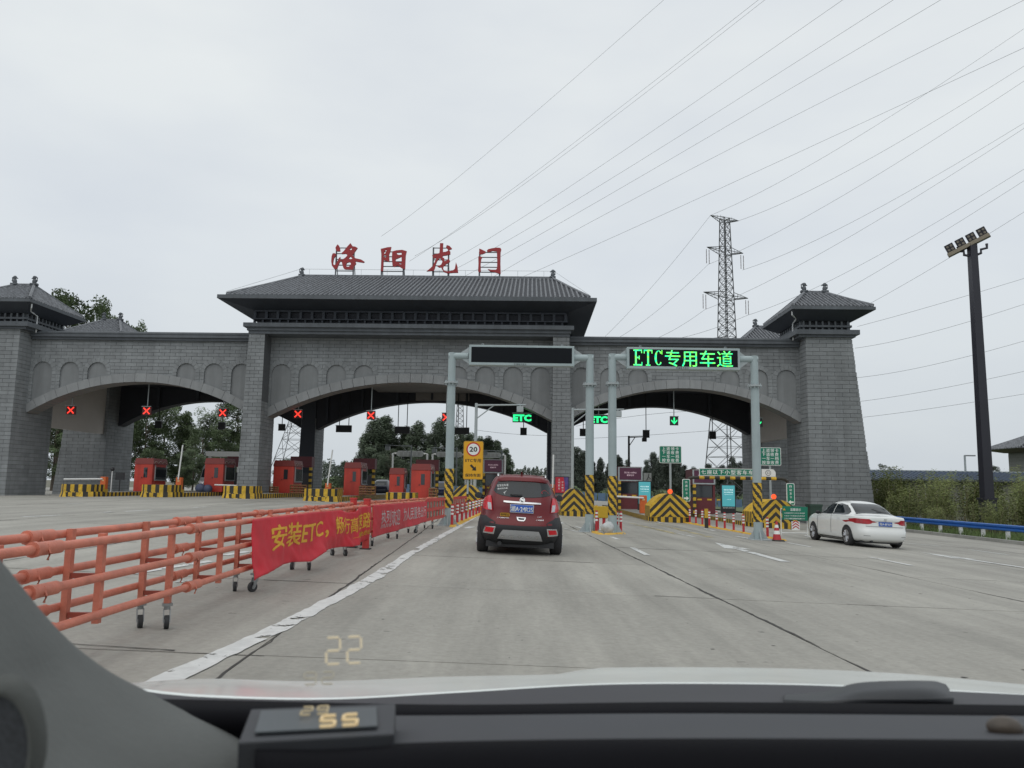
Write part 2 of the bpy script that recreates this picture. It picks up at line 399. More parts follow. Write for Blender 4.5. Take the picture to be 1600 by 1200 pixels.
for p, q in [((988, 856), (1012, 868)), ((955, 839), (966, 843)), ((1015, 812), (1033, 817)), ((1360, 871), (1425, 884)), ((1230, 848), (1268, 855)),
             ((1410, 848), (1470, 854)), ((1515, 859), (1575, 867)), ((1100, 826), (1118, 830)), ((1060, 834), (1085, 839)), ((1150, 838), (1172, 842)),
             ((35, 808), (95, 805)), ((195, 799.5), (237, 797)), ((104, 787.5), (130, 786.5)), ((300, 793.5), (324, 792)), ((160, 801), (175, 800)), ((380, 789), (400, 788)),
             ((40, 778.5), (64, 778)), ((432, 787), (448, 786.4)), ((205, 897), (330, 877)), ((350, 868), (388, 862))]:
    dash(p, q)
dash((262, 915), (300, 906), .16, PAINT2); dash((728, 826), (738, 823), .22, PAINT); dash((883, 826), (905, 832), .13, PAINT2); dash((900, 823), (915, 827), .13)
dash((985, 818), (1060, 835), .30, YPAINT); dash((1010, 815), (1120, 842), .28, YPAINT)
def arrow(px0, px1, w=.16):
    (x0, y0), (x1, y1) = g2(*px0), g2(*px1); d = math.hypot(x1-x0, y1-y0); ux, uy = (x1-x0)/d, (y1-y0)/d
    def Q(a, l): x, y = x0+ux*a-uy*l, y0+uy*a+ux*l; return (x, y, gz(x)+.008)
    b = MB(); b.add([Q(0, -w/2), Q(0, w/2), Q(d*.3, w/2), Q(d*.3, -w/2), Q(d*.62, w/2), Q(d*.62, -w/2)], [(0, 1, 2, 3), (3, 2, 4, 5)])
    b.add([Q(d*.6, -.38), Q(d*.6, .38), Q(d, 0)], [(0, 1, 2)]); b.build('lane_arrow', PAINT, road, fix=False)
arrow((1227, 878), (1117, 848), .24); arrow((1640, 893), (1437, 863), .24); arrow((870, 829), (868, 812), .2)
# kerb on the outer side of the plaza
kb = MB()
KY = [-2+i*2.0 for i in range(36)]
for y in KY:
    z = gz(23); kb = MB(); kb.box(22.90, 23.15, y+.01, y+1.99, z-.08, z+.15); kb.build('kerb_stone', mat('kerb_concrete', (.3, .3, .28), .8, var=.15, orand=.08), road)
# verge grass tufts
gb = MB(); rg = random.Random(3)
for i in range(9000):
    x = 23.2 + rg.random()**1.6*4.5; y = rg.uniform(24, 66); h = rg.uniform(.08, .34)*(1.6 if rg.random() < .08 else 1); a = rg.random()*6.28; w = .018
    z = gz(x)+.1; lx, ly = rg.uniform(-.12, .12), rg.uniform(-.12, .12)
    gb.add([(x-w*math.cos(a), y-w*math.sin(a), z), (x+w*math.cos(a), y+w*math.sin(a), z), (x+lx, y+ly, z+h)], [(0, 1, 2)], tone=rg.random())
o = gb.build('grass', mat('grass_blades', (.10, .15, .045), .7, var=.3, scale=2, tone=.4), fix=False); tag(o, 'rough green grass along the kerb under the blue guardrail', 'grass', kind='stuff')
# ---------------------------------------------------------------- the toll gate building
BR = mat('grey_block', (.232, .246, .253), .78, streak=.15, var=.10, scale=1.5, bump=.25, bscale=25, tone=.10, orand=.07)
BRB = mat('block_joint', (.10, .106, .112), .9, var=.1)
VOU = mat('voussoir_stone', (.255, .265, .27), .75, streak=.12, var=.08, scale=2, orand=.06, bump=.2)
PLA = mat('niche_plaster', (.215, .226, .231), .8, streak=.14, var=.07, scale=1.2)
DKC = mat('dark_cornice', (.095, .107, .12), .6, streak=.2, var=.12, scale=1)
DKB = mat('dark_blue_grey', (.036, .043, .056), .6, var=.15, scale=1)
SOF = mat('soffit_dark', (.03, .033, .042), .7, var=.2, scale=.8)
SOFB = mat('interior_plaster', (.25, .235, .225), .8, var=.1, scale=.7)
SHD = mat('inner_panel', (.62, .58, .54), .8, var=.06, scale=.5)
TIL = mat('roof_tile', (.036, .040, .050), .75, var=.5, scale=3.5)
TILR = mat('roof_tile_ridge', (.165, .175, .19), .75, var=.5, scale=5)
gate = thing('toll_gate', 'grey block toll gate with three low arches and dark tiled hipped roofs', 'toll gate', GORG, -TH)
def part(name, parent=None): 
    o = bpy.data.objects.new(name, None); linked(o, parent or gate); return o
NB = [0]
def brick_face(parent, rows, T, hc, bl, single, seed=0, relief=.03, joint=.022):
    """rows(z0,z1) -> list of (x0,x1) spans; T maps (x, outward d, z) to gate space. single: budget of bricks kept as own objects"""
    r = random.Random(seed); mb = MB(); made = 0
    z = rows.z0; k = 0
    while z < rows.z1 - .05:
        z1 = min(z+hc, rows.z1)
        for (a, b) in rows(z, z1):
            st = math.floor(a/bl)*bl + (bl/2 if k % 2 else 0)
            if st > a: st -= bl
            x = st
            while x < b - .02:
                x0, x1 = max(x, a), min(x+bl, b)
                if x1-x0 > .06:
                    d = relief + r.uniform(-.006, .006); j = joint/2
                    q = [(x0+j, 0, z+j), (x1-j, 0, z+j), (x1-j, 0, z1-j), (x0+j, 0, z1-j)]
                    f = [(p[0], d, p[2]) for p in q]
                    pts = [T(*p) for p in q+f]; fc = [(4, 5, 6, 7), (0, 1, 5, 4), (1, 2, 6, 5), (2, 3, 7, 6), (3, 0, 4, 7)]
                    if single(x0, z) and NB[0] < 299:
                        s_ = MB(); s_.add(pts, fc); s_.build('brick', BR, parent, fix=True); NB[0] += 1
                    else: mb.add(pts, fc, tone=r.random())
                x += bl
        z = z1; k += 1
    if mb.v:
        o = mb.build('brick', BR, parent); o['kind'] = 'stuff'
class Rows:
    def __init__(s, z0, z1, fn): s.z0, s.z1, s.fn = z0, z1, fn
    def __call__(s, a, b): return s.fn(a, b)
def arc_z(x, cx, half, zs, zc):
    """intrados height of a segmental arch"""
    rise = zc-zs; R = (half*half+rise*rise)/(2*rise); d = x-cx
    if abs(d) >= half: return zs
    return zc - R + math.sqrt(R*R-d*d)
ARCH = [(0, 9.95, 6.0, 8.56), (-19.1, 7.95, 6.1, 8.38), (19.1, 7.95, 6.1, 8.38)]
RING = .62
NICHE = [(s*x, .70, 9.78) for s in (-1, 1) for x in (9.12, 7.2, 5.24, 3.3)] + [(s*(19.1+t*x), .68, 9.78) for s in (-1, 1) for t in (-1, 1) for x in (7.1, 5.15, 3.18)]
def in_niche(x, z, pad=0):
    for (c, h, zt) in NICHE:
        if abs(x-c) < h+pad:
            zz = zt - h
            if z < zz: return True
            if (x-c)**2 + (z-zz)**2 < (h+pad)**2: return True
    return False
def spans(x0, x1, test, step=.05):
    out = []; x = x0; cur = None
    while x <= x1+1e-6:
        ok = test(x)
        if ok and cur is None: cur = x
        if not ok and cur is not None: out.append((cur, x-step)); cur = None
        x += step
    if cur is not None: out.append((cur, x1))
    return out
def facade(front):
    """front wall plane at y=1.5 (mirrored for the rear one)"""
    Ym = (lambda y: y) if front else (lambda y: 17.0-y)
    s = 1 if front else -1
    wall = part('arch_wall')
    # solid wall: strips between arch top curve and wall top, with niches recessed
    for (cx, half, zs, zc) in ARCH:
        b = MB(); top = 11.95 if cx == 0 else 11.55; n = 64
        xl, xr = cx-half-.15, cx+half+.15
        for i in range(n):
            a, c = xl+(xr-xl)*i/n, xl+(xr-xl)*(i+1)/n
            za, zb_ = arc_z(a, cx, half, zs, zc), arc_z(c, cx, half, zs, zc)
            ya, yb = Ym(1.62), Ym(2.75); y0, y1 = min(ya, yb), max(ya, yb)
            b.hexa([(a, y0, za), (c, y0, zb_), (c, y1, zb_), (a, y1, za)], [(a, y0, top), (c, y0, top), (c, y1, top), (a, y1, top)])
        b.build('wall_core', PLA if front else SOF, wall)  # rear wall in a near-black copy: interior shade put into its colour
        if not front:
            continue
        # joint backing plate with niche cut-outs is the core's own face; bricks stand proud of it
        def rows(z0, z1, cx=cx, half=half, zs=zs, zc=zc, xl=xl, xr=xr):
            zm = (z0+z1)/2
            return spans(xl, xr, lambda x: zm > arc_z(x, cx, half, zs, zc)+RING*.72 and not in_niche(x, zm, .13))
        bp = MB()
        z = 6.0
        # dark backing behind the bricks
        while z < top-.01:
            for (a, c) in rows(z, z+.125): bp.box(a-.03, c+.03, 1.53, 1.66, z-.001, z+.126)
            z += .125
        bp.build('joint_backing', BRB, wall)
        brick_face(wall, Rows(6.0, top, rows), lambda x, d, z: (x, 1.53-d, z), .25, .78, lambda x, z: False, seed=int(cx*7)+3)
        # arch ring of wedge stones
        rise = zc-zs; R = (half*half+rise*rise)/(2*rise); zc0 = zc-R; A = math.asin(min(1, half/R)); n = 26 if cx == 0 else 21
        for i in range(n):
            a0, a1 = -A + 2*A*i/n + .0006, -A + 2*A*(i+1)/n - .0006; q = MB(); o_ = rnd.uniform(0, .012)
            pts = []
            for y in (1.42-o_, 1.66):
                for (a, r_) in ((a0, R+.01), (a1, R+.01), (a1, R+RING), (a0, R+RING)):
                    x_ = cx + r_*math.sin(a); x_ = max(min(x_, xr), xl); pts.append((x_, y, zc0 + r_*math.cos(a)))
            q.add(pts, [(0, 1, 2, 3), (7, 6, 5, 4), (0, 4, 5, 1), (1, 5, 6, 2), (2, 6, 7, 3), (3, 7, 4, 0)]); q.build('voussoir', VOU, wall)
        q = MB(); n2 = 48   # underside lining
        for i in range(n2):
            a0, a1 = -A + 2*A*i/n2, -A + 2*A*(i+1)/n2
            q.add([(cx+R*math.sin(a), y, zc0+R*math.cos(a)) for a, y in ((a0, 1.5), (a1, 1.5), (a1, 2.78), (a0, 2.78))], [(0, 1, 2, 3)])
        q.build('arch_soffit', SOFB, wall, smooth=True)
    if front:
        for (c, h, zt) in NICHE:
            zz = zt-h
            # ring of small wedges round the niche head
            rb = MB(); n = 9
            for i in range(n):
                a0, a1 = math.pi*i/n+.009, math.pi*(i+1)/n-.009; pts = []
                for y in (1.475, 1.66):
                    for (a, r_) in ((a0, h), (a1, h), (a1, h+.30), (a0, h+.30)):
                        x_ = c+r_*math.cos(a)
                        pts.append((x_, y, zz+r_*math.sin(a)))
                rb.add(pts, [(0, 1, 2, 3), (7, 6, 5, 4), (0, 4, 5, 1), (1, 5, 6, 2), (2, 6, 7, 3), (3, 7, 4, 0)], tone=rnd.random())
            # jamb stones
            arch = ARCH[0] if abs(c) < 10.5 else (ARCH[1] if c < 0 else ARCH[2])
            z = zz
            zb = 99
            for s2 in (-1, 1):
                xj = c+s2*h; zend = arc_z(xj, *arch)+RING*.85; z = zz
                while z > zend:
                    z2 = max(z-.25, zend); xa, xb = sorted((xj, xj+s2*(.27 if h > .69 else .29)))
                    rb.box(xa, xb, 1.475, 1.66, z2+.01, z-.01, tone=rnd.random()); z = z2
            rb.build('niche_surround', BR, wall)
            pb = MB(); zlo = max(arc_z(c-h, *arch), arc_z(c+h, *arch))+.05; zl2 = min(arc_z(c-h, *arch), arc_z(c+h, *arch))+.05; n = 14
            loop = [(c-h, arc_z(c-h, *arch)+.05), (c+h, arc_z(c+h, *arch)+.05), (c+h, zz)] + [(c+h*math.cos(math.pi*i/n), zz+h*math.sin(math.pi*i/n)) for i in range(1, n)] + [(c-h, zz)]
            pb.prism(loop, 1.600, 1.612); pb.build('niche', PLA, wall)
    # piers
    for s2 in (-1, 1):
        pr = part('pier')
        xi, xt, xb = 9.93, 11.06, 11.38; y0, y1 = Ym(0), Ym(2.9); ya, yb = min(y0, y1), max(y0, y1)
        e = .035
        lo = [(s2*(xi+e), ya+e, -1.2), (s2*(xb-e), ya+e, -1.2), (s2*(xb-e), yb, -1.2), (s2*(xi+e), yb, -1.2)]
        hi = [(s2*(xi+e), ya+e, 11.66), (s2*(xt-e), ya+e, 11.66), (s2*(xt-e), yb, 11.66), (s2*(xi+e), yb, 11.66)]
        if s2 < 0: lo.reverse(); hi.reverse()
        b = MB(); b.hexa(lo, hi); b.build('pier_core', BRB if front else DKB, pr)  # rear pier cores dark too, interior shade put into the colour
        def rw(z0, z1, s2=s2): return [(xi, xb-(xb-xt)*(z0+1.2)/12.86)]
        if front:
            brick_face(pr, Rows(-.9, 11.66, rw), lambda x, d, z, s2=s2: (s2*x, ya+e-d, z), .25, .62, lambda x, z, s2=s2: (s2 > 0 and z > .4), seed=5+s2)
        # flank towards the centre
        brick_face(pr, Rows(-.9, 7.0, lambda a, b_: [(ya+.0, yb)]), lambda y, d, z, s2=s2: (s2*(xi+e-d), y, z), .25, .62, lambda x, z: False, seed=9+s2)
        brick_face(pr, Rows(-.9, 7.0, lambda a, b_: [(ya+.0, yb)]), lambda y, d, z, s2=s2: (s2*(xb-e-(xb-xt)*(z+1.2)/12.86+d), y, z), .25, .62, lambda x, z: False, seed=19+s2)
    # towers
    for s2 in (-1, 1):
        tw = part('tower'); xi, xt, xb = 27.1, 30.2, 31.45; e = .035
        ya, yb = sorted((Ym(0), Ym(4.6)))
        lo = [(s2*(xi+e), ya+e, -1.4), (s2*(xb-e), ya+e, -1.4), (s2*(xb-e), yb-e, -1.4), (s2*(xi+e), yb-e, -1.4)]
        hi = [(s2*(xi+e), ya+e, 11.9), (s2*(xt-e), ya+e, 11.9), (s2*(xt-e), yb-e, 11.9), (s2*(xi+e), yb-e, 11.9)]
        if s2 < 0: lo.reverse(); hi.reverse()
        b = MB(); b.hexa(lo, hi); b.build('tower_core', BRB, tw)
        big = (lambda x, z: z > -.6) if (front and s2 > 0) else (lambda x, z: False)
        brick_face(tw, Rows(-1.2, 11.9, lambda z0, z1: [(xi, xb-(xb-xt)*(z0+1.4)/13.3)]), lambda x, d, z, s2=s2: (s2*x, ya+e-d, z), .28, .95, big, seed=31+s2)
        brick_face(tw, Rows(-1.2, 11.9, lambda z0, z1: [(ya, yb)]), lambda y, d, z, s2=s2: (s2*(xi+e-d), y, z), .28, .95, lambda x, z: False, seed=41+s2)
        # cap slab, recessed neck with small openings, flared eave, tiled hip roof
        cap = MB(); cx = 28.62
        cap.box(26.35, 30.62, ya-.4, yb+.4, 11.95, 12.28); cap.box(26.55, 30.42, ya-.22, yb+.22, 11.86, 11.97)
        cap.T = Matrix.Scale(s2, 4, (1, 0, 0)) if s2 < 0 else Matrix.Identity(4)
        cap2 = MB(); cap2.T = Matrix.Diagonal((s2, 1, 1, 1))
        cap2.box(26.35, 30.62, ya-.4, yb+.4, 11.96, 12.28); cap2.box(26.6, 30.4, ya-.2, yb+.2, 11.80, 11.955); cap2.build('cap_slab', DKC, tw)
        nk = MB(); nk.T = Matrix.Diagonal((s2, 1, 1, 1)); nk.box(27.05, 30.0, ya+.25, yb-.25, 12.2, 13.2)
        nk.build('neck', SOF, tw)
        dn = MB(); dn.T = Matrix.Diagonal((s2, 1, 1, 1))
        dn.box(26.75, 30.25, ya-.02, yb+.02, 12.52, 12.66)
        for k in range(8):
            x = 26.95+k*.43; dn.box(x, x+.12, ya+.06, ya+.2, 12.28, 12.52); dn.box(x, x+.12, ya+.04, ya+.2, 12.66, 12.95)
        for k in range(11):
            y = ya+.2+k*.42; dn.box(26.8, 26.95, y, y+.12, 12.28, 12.52); dn.box(26.78, 26.95, y, y+.12, 12.66, 12.95); dn.box(30.05, 30.2, y, y+.12, 12.28, 12.95)
        dn.build('bracket_band', DKC, tw)
        E0, E1, F0, F1 = 25.85, 31.4, ya-1.2, yb+1.2; ev = MB(); ev.T = Matrix.Diagonal((s2, 1, 1, 1))
        ev.hexa([(26.7, ya-.05, 12.95), (30.3, ya-.05, 12.95), (30.3, yb+.05, 12.95), (26.7, yb+.05, 12.95)], [(E0+.06, F0+.06, 13.5), (E1-.06, F0+.06, 13.5), (E1-.06, F1-.06, 13.5), (E0+.06, F1-.06, 13.5)])
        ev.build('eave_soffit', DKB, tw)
        fb = MB(); fb.T = Matrix.Diagonal((s2, 1, 1, 1)); fb.box(E0, E1, F0, F1, 13.5, 13.7); fb.build('fascia', DKC, tw)
        hip_roof(tw, E0+.05, E1-.05, F0+.05, F1-.05, 13.7, 15.4, 27.9, 29.35, (F0+F1)/2, s2, .27)
def hip_roof(parent, x0, x1, y0, y1, z0, z1, rx0, rx1, ry, s2, pitch, curve=.12):
    S = Matrix.Diagonal((s2, 1, 1, 1))
    def P(x, y, z): return (x, y, z)
    b = MB(); b.T = S
    A, B, C, D = (x0, y0, z0), (x1, y0, z0), (x1, y1, z0), (x0, y1, z0); R0, R1 = (rx0, ry, z1), (rx1, ry, z1)
    b.add([A, B, C, D, R0, R1], [(0, 1, 5, 4), (1, 2, 5), (2, 3, 4, 5), (3, 0, 4), (3, 2, 1, 0)]); b.build('roof', TIL, parent)
    r = MB(); r.T = S
    def ribs(E0, E1, T0, T1):
        """eave edge E0->E1, top edge T0->T1 (same direction); rows run square to the eave"""
        E0, E1, T0, T1 = map(Vector, (E0, E1, T0, T1)); ed = (E1-E0); Ln = ed.length; ed.normalize()
        nrm = ed.cross((T0-E0)).normalized()
        if nrm.z < 0: nrm = -nrm
        upd = nrm.cross(ed); 
        if upd.z < 0: upd = -upd
        hgt = (T0-E0).dot(upd); t0 = (T0-E0).dot(ed); t1 = (T1-E0).dot(ed); n = int(Ln/pitch)
        for i in range(n):
            s_ = (i+.5)*Ln/n
            if s_ < t0: h = hgt*s_/max(t0, 1e-6)
            elif s_ > t1: h = hgt*(Ln-s_)/max(Ln-t1, 1e-6)
            else: h = hgt
            if h < .15: continue
            a = E0+ed*s_ + nrm*.01; c = a+upd*h; w = pitch*.24
            vs = []
            for p in (a-upd*.03, c):
                for k in range(5):
                    q = math.pi*k/4; vs.append(p + ed*w*math.cos(q) + nrm*w*1.5*math.sin(q))
            r.add([tuple(v) for v in vs], [(k, k+1, 6+k, 5+k) for k in range(4)] + [(0, 1, 2, 3, 4)])
    ribs(A, B, R0, R1); ribs(B, C, R1, R1); ribs(D, C, R0, R1); ribs(A, D, R0, R0)
    o = r.build('tile_row', TILR, parent, fix=False); o['kind'] = 'stuff'
    g = MB(); g.T = S
    for p, q in ((A, R0), (B, R1), (C, R1), (D, R0)):
        p, q = Vector(p), Vector(q); d = q-p; g.tube([p+d*.03+Vector((0, 0, .08)), p+d*.5+Vector((0, 0, .06)), q+Vector((0, 0, .1))], .11, 6)
    g.box(rx0-.1, rx1+.1, ry-.13, ry+.13, z1-.05, z1+.2); g.build('ridge', TILR, parent)
    for k, rx in enumerate((rx0, rx1)):   # beast ornament at each ridge end
        w = MB(); w.T = S @ TR(rx, ry, z1+.15); w.sph((0, 0, .22), .2, 8, 6, sz=(.8, .7, 1.2)); w.sph((.02, 0, .52), .15, 8, 6, sz=(1, .6, 1)); sgn = -1 if k else 1
        w.tube([(0, 0, .1), (-.18*sgn, 0, .3), (-.2*sgn, 0, .5), (-.1*sgn, 0, .62)], [.07, .07, .05, .02], 6); w.tube([(.1*sgn, 0, .5), (.22*sgn, 0, .45)], [.06, .03], 5); w.box(-.24, .24, -.16, .16, -.06, .1)
        w.build('roof_ornament', DKC, parent, smooth=True)
facade(True); facade(False)
# cornices of the wings with round pipe on top
for s2 in (-1, 1):
    for yc in (1.5, 15.5):
        sy = -1 if yc < 8 else 1; b = MB()
        xa, xb = 11.1, 27.05; yA, yB = sorted((yc+sy*.42, yc-sy*1.2))
        xs = sorted((s2*xa, s2*xb))
        b.box(xs[0], xs[1], yA, yB, 11.52, 11.70); 
        yA2, yB2 = sorted((yc+sy*.26, yc-sy*1.2)); b.box(xs[0], xs[1], yA2, yB2, 11.34, 11.518)
        b.cyl((xs[0], yc+sy*.30, 11.80), (xs[1], yc+sy*.30, 11.80), .13, n=12)
        b.build('cornice', DKC, gate)
    b = MB(); xs = sorted((s2*11.1, s2*27.1)); b.box(xs[0], xs[1], 2.8, 14.2, 11.3, 11.5); b.build('wing_roof', DKC, gate)
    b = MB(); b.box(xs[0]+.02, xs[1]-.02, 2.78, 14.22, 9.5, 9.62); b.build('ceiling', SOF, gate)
    # side wall hung between front and rear tower, open below
    b = MB(); xs = sorted((s2*27.35, s2*27.6)); b.box(xs[0], xs[1], 4.6, 12.4, 5.3, 11.3); b.build('side_wall', SHD, gate)
    # ground-level inner cross beams
    for k in range(4):
        b = MB(); x = s2*(13.5+k*3.4); b.box(x-.12, x+.12, 14.05, 14.22, arc_z(x, *ARCH[2 if s2 > 0 else 1])+.15, 9.5); b.build('panel_rib', DKB, gate)
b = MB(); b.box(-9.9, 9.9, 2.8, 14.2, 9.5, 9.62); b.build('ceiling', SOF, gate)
for k in range(7):
    b = MB(); x = -9+k*3.0; b.box(x-.1, x+.1, 14.05, 14.22, arc_z(x, *ARCH[0])+.15, 9.5); b.build('panel_rib', DKB, gate)
for q_ in ((-1.4, 3.2), (-17.6, -14.4)): b = MB(); b.box(q_[0], q_[1], 14.12, 14.235, 8.65, 9.5); b.build('plaster_panel', SOFB, gate)
for q_ in ((-4.6, 7.4), (12.4, 17.0), (-20.5, -14.2)): b = MB(); b.box(q_[0], q_[1], 2.79, 14.0, 9.30, 9.49); b.build('ceiling_panel', SOFB, gate)
# central block: stepped cornice, bracket band, eave, big roof
cb = MB(); cb.box(-11.35, 11.35, -.42, 17.42, 12.08, 12.36); cb.box(-11.15, 11.15, -.2, 17.2, 11.86, 12.078); cb.box(-11.08, 11.08, -.06, 17.06, 11.66, 11.858)
cb.build('cornice', DKC, gate)
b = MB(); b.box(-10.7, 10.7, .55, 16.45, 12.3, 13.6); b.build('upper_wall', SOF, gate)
b = MB()
b.box(-10.95, 10.95, .22, 16.78, 12.72, 12.80); b.box(-10.85, 10.85, .3, 16.7, 13.28, 13.4)
for k in range(37):
    x = -10.85 + k*.595; b.box(x-.06, x+.06, .3, .5, 12.36, 12.72)
for k in range(28):
    x = -10.8 + k*.8; b.box(x-.09, x+.09, .22, .5, 12.8, 13.28)
for k in range(22):
    y = .5+k*.75
    for s2 in (-1, 1): xa, xb = sorted((s2*10.75, s2*10.95)); b.box(xa, xb, y, y+.15, 12.8, 13.28)
b.build('bracket_band', DKB, gate)
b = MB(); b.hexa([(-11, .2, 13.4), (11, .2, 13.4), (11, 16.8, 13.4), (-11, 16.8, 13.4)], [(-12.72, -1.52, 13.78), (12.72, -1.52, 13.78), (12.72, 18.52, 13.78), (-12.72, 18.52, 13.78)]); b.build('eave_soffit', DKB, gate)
b = MB(); b.box(-12.8, 12.8, -1.6, 18.6, 13.78, 14.03); b.build('fascia', DKC, gate)
hip_roof(gate, -12.4, 12.4, -1.35, 18.35, 14.03, 17.92, -10.1, 10.1, 8.5, 1, .31)
# white rain pipes on both front towers, lightning wire along the ridge
for s2 in (-1, 1):
    b = MB(); x = s2*26.55
    b.tube([(x-s2*.55, -.7, 13.45), (x-s2*.55, -.7, 13.2), (x, .1, 13.1), (x+s2*.0, .9, 12.9), (x, .9, 11.75)], .05, 6); b.build('rain_pipe', mat('white_pipe', (.6, .62, .63), .5), gate)
b = MB(); b.tube([(-12.3, -1.3, 14.3), (-10.2, 8.5, 18.6), (10.2, 8.5, 18.6), (12.3, -1.3, 14.3)], .011, 4)
for k in range(10): b.cyl((-9.5+k*2.1, 8.5, 18.0), (-9.5+k*2.1, 8.5, 18.6), .010, n=4)
b.build('lightning_wire', mat('wire_grey', (.3, .31, .32), .5, .5), gate)

# ---------------------------------------------------------------- red characters standing on the ridge
RED = mat('sign_red', (.33, .018, .022), .45, var=.08)
STL = mat('steel_frame', (.16, .17, .18), .5, .4)
CH = {
 'luo': (500, '洛', [[[(285,130),(265,155),(250,185),(265,235),(300,240),(325,235),(320,190),(305,150)]],
   [[(205,275),(190,320),(185,400),(195,460),(230,510),(270,515),(290,470),(310,420),(325,395),(362,402),(365,370),(330,378),(325,325),(305,345),(290,375),(262,430),(240,450),(220,450),(212,420),(225,350),(250,310),(262,300),(255,275),(230,265)]],
   [[(485,110),(520,160),(560,165),(595,185),(560,235),(530,275),(515,295),(560,345),(650,365),(704,400),(690,415),(620,405),(560,395),(572,430),(540,470),(520,525),(400,520),(375,500),(355,430),(350,400),(335,398),(345,375),(400,340),(430,310),(435,285),(400,275),(350,280),(345,265),(380,235),(430,170)],
    [(465,210),(490,185),(508,195),(505,215),(470,218)], [(412,450),(430,415),(470,405),(492,425),(485,460),(450,480),(420,472)], [(450,352),(480,320),(515,345),(500,362)]]]),
 'yang': (500, '阳', [[[(955,200),(1000,190),(1060,175),(1120,170),(1105,240),(1085,290),(1090,405),(1040,385),(1000,375),(995,500),(990,545),(955,545),(965,400),(965,280)],
    [(1005,260),(1030,215),(1050,210),(1035,260),(1015,280)], [(1000,300),(1030,300),(1050,320),(1035,335),(1005,330)]],
   [[(1135,240),(1200,222),(1290,215),(1360,235),(1345,300),(1340,400),(1335,515),(1300,510),(1270,490),(1220,458),(1170,480),(1140,465),(1130,350)],
    [(1205,260),(1280,255),(1282,290),(1240,295),(1205,280)], [(1185,390),(1190,360),(1250,335),(1280,320),(1282,400),(1240,405),(1200,400)], [(1235,420),(1280,425),(1275,440),(1250,435)]]]),
 'long': (660, '龙', [[[(280,110),(330,112),(325,180),(325,250),(370,245),(410,225),(440,240),(440,285),(380,300),(330,305),(312,328),(345,345),(345,390),(380,385),(410,350),(435,385),(430,405),(370,440),(335,470),(325,500),(345,540),(400,550),(480,535),(510,510),(528,410),(550,470),(562,570),(480,572),(400,580),(340,560),(305,510),(300,485),(265,490),(230,465),(280,455),(300,440),(318,400),(290,350),(270,345),(235,390),(210,450),(200,500),(180,540),(70,550),(130,500),(165,465),(185,430),(215,360),(225,340),(180,350),(170,330),(155,300),(270,265),(275,200)]],
   [[(385,140),(430,155),(465,195),(445,210),(400,205),(372,180)]], [[(410,200),(430,200),(425,240),(405,240)]]]),
 'men': (660, '门', [[[(890,195),(930,210),(990,240),(985,265),(930,280),(890,290)]], [[(875,320),(905,315),(938,330),(922,360),(912,430),(915,550),(890,565),(872,545),(878,430)]],
   [[(1010,225),(1030,205),(1090,190),(1160,180),(1220,185),(1235,210),(1222,260),(1220,400),(1225,590),(1200,585),(1120,560),(1060,550),(1022,515),(1080,525),(1150,525),(1168,500),(1170,400),(1165,240),(1100,230),(1040,250),(1015,250)]]])}
GM = Matrix.Translation(GORG) @ RZ(-TH)
for key, posts, lab in (('luo', (525.5, 553), 'red brushed character 洛 on a steel frame, first of four on the ridge'), ('yang', (597, 631), 'red brushed character 阳 on a steel frame, second of four on the ridge'),
                 ('long', (677, 701), 'red brushed character 龙 on a steel frame, third of four on the ridge'), ('men', (749.5, 781), 'red brushed character 门 on a steel frame, last of four on the ridge')):
    off, ch, comps = CH[key]; V = 8.5
    def Q(p): u, w = PG(off+p[0]/10, 370+p[1]/10, V); return (u, w)
    allp = [Q(p) for c in comps for p in c[0]]; cx = sum(p[0] for p in allp)/len(allp); zb = 18.12
    t = thing('rooftop_character', lab, 'roof sign', GM @ Vector((cx, V, zb)), -TH, 'red characters on the roof ridge')
    b = MB()
    for c in comps:
        loops = [[(Q(p)[0]-cx, Q(p)[1]-zb) for p in l] for l in c]; b.prism(loops, -.22, -.06)
    b.build('character', RED, t)
    fr = MB(); px = [PG(p, 400, V)[0]-cx for p in posts]; zt = max(p[1] for p in allp)-zb-.3
    for x in px: fr.bar((x, .0, -.05), (x, .0, zt), .09); fr.bar((x, .9, -.35), (x, .05, zt*.7), .05)
    for k in range(5): z = .35+k*(zt-.4)/4; fr.bar((px[0], 0, z), (px[1], 0, z), .06)
    fr.build('frame', STL, t)
# ---------------------------------------------------------------- shared paints
YEL = mat('hazard_yellow', (.62, .39, .03), .55, var=.24, scale=5, streak=.22)
BLK = mat('hazard_black', (.03, .028, .022), .6, var=.2, scale=4)
ISC = mat('island_concrete', (.27, .265, .24), .8, var=.15, scale=2)
BRED = mat('booth_red', (.48, .045, .028), .45, var=.14, scale=1.5, streak=.2)
BRED2 = mat('booth_red_dark', (.20, .025, .02), .5, var=.12, scale=1.5)
MAR = mat('maroon', (.13, .022, .028), .5, var=.12)
GLS = mat('dark_glass', (.025, .03, .035), .08, var=0, spec=.8)
GRY = mat('galvanised_grey', (.36, .40, .41), .5, .15, var=.08)
GRYP = mat('gantry_paint', (.33, .40, .41), .45, var=.07, scale=2)
WHT = mat('white_paint', (.72, .73, .72), .5, var=.05)
BLKP = mat('black_plastic', (.02, .021, .024), .5, var=.1)
ORG = mat('machine_orange', (.62, .13, .03), .5, var=.06)
GRN = mat('sign_green', (0.0, .17, .10), .45, var=.06)
SGW = mat('sign_white', (.75, .78, .76), .5, var=0)
REDP = mat('safety_red', (.45, .03, .04), .5, var=.1)
LEDR = mat('led_red', (.3, .01, .01), .5, var=0, emit=(1, .05, .03), es=1.6)
LEDG = mat('led_green', (.01, .2, .05), .5, var=0, emit=(.02, 1, .28), es=1.5)
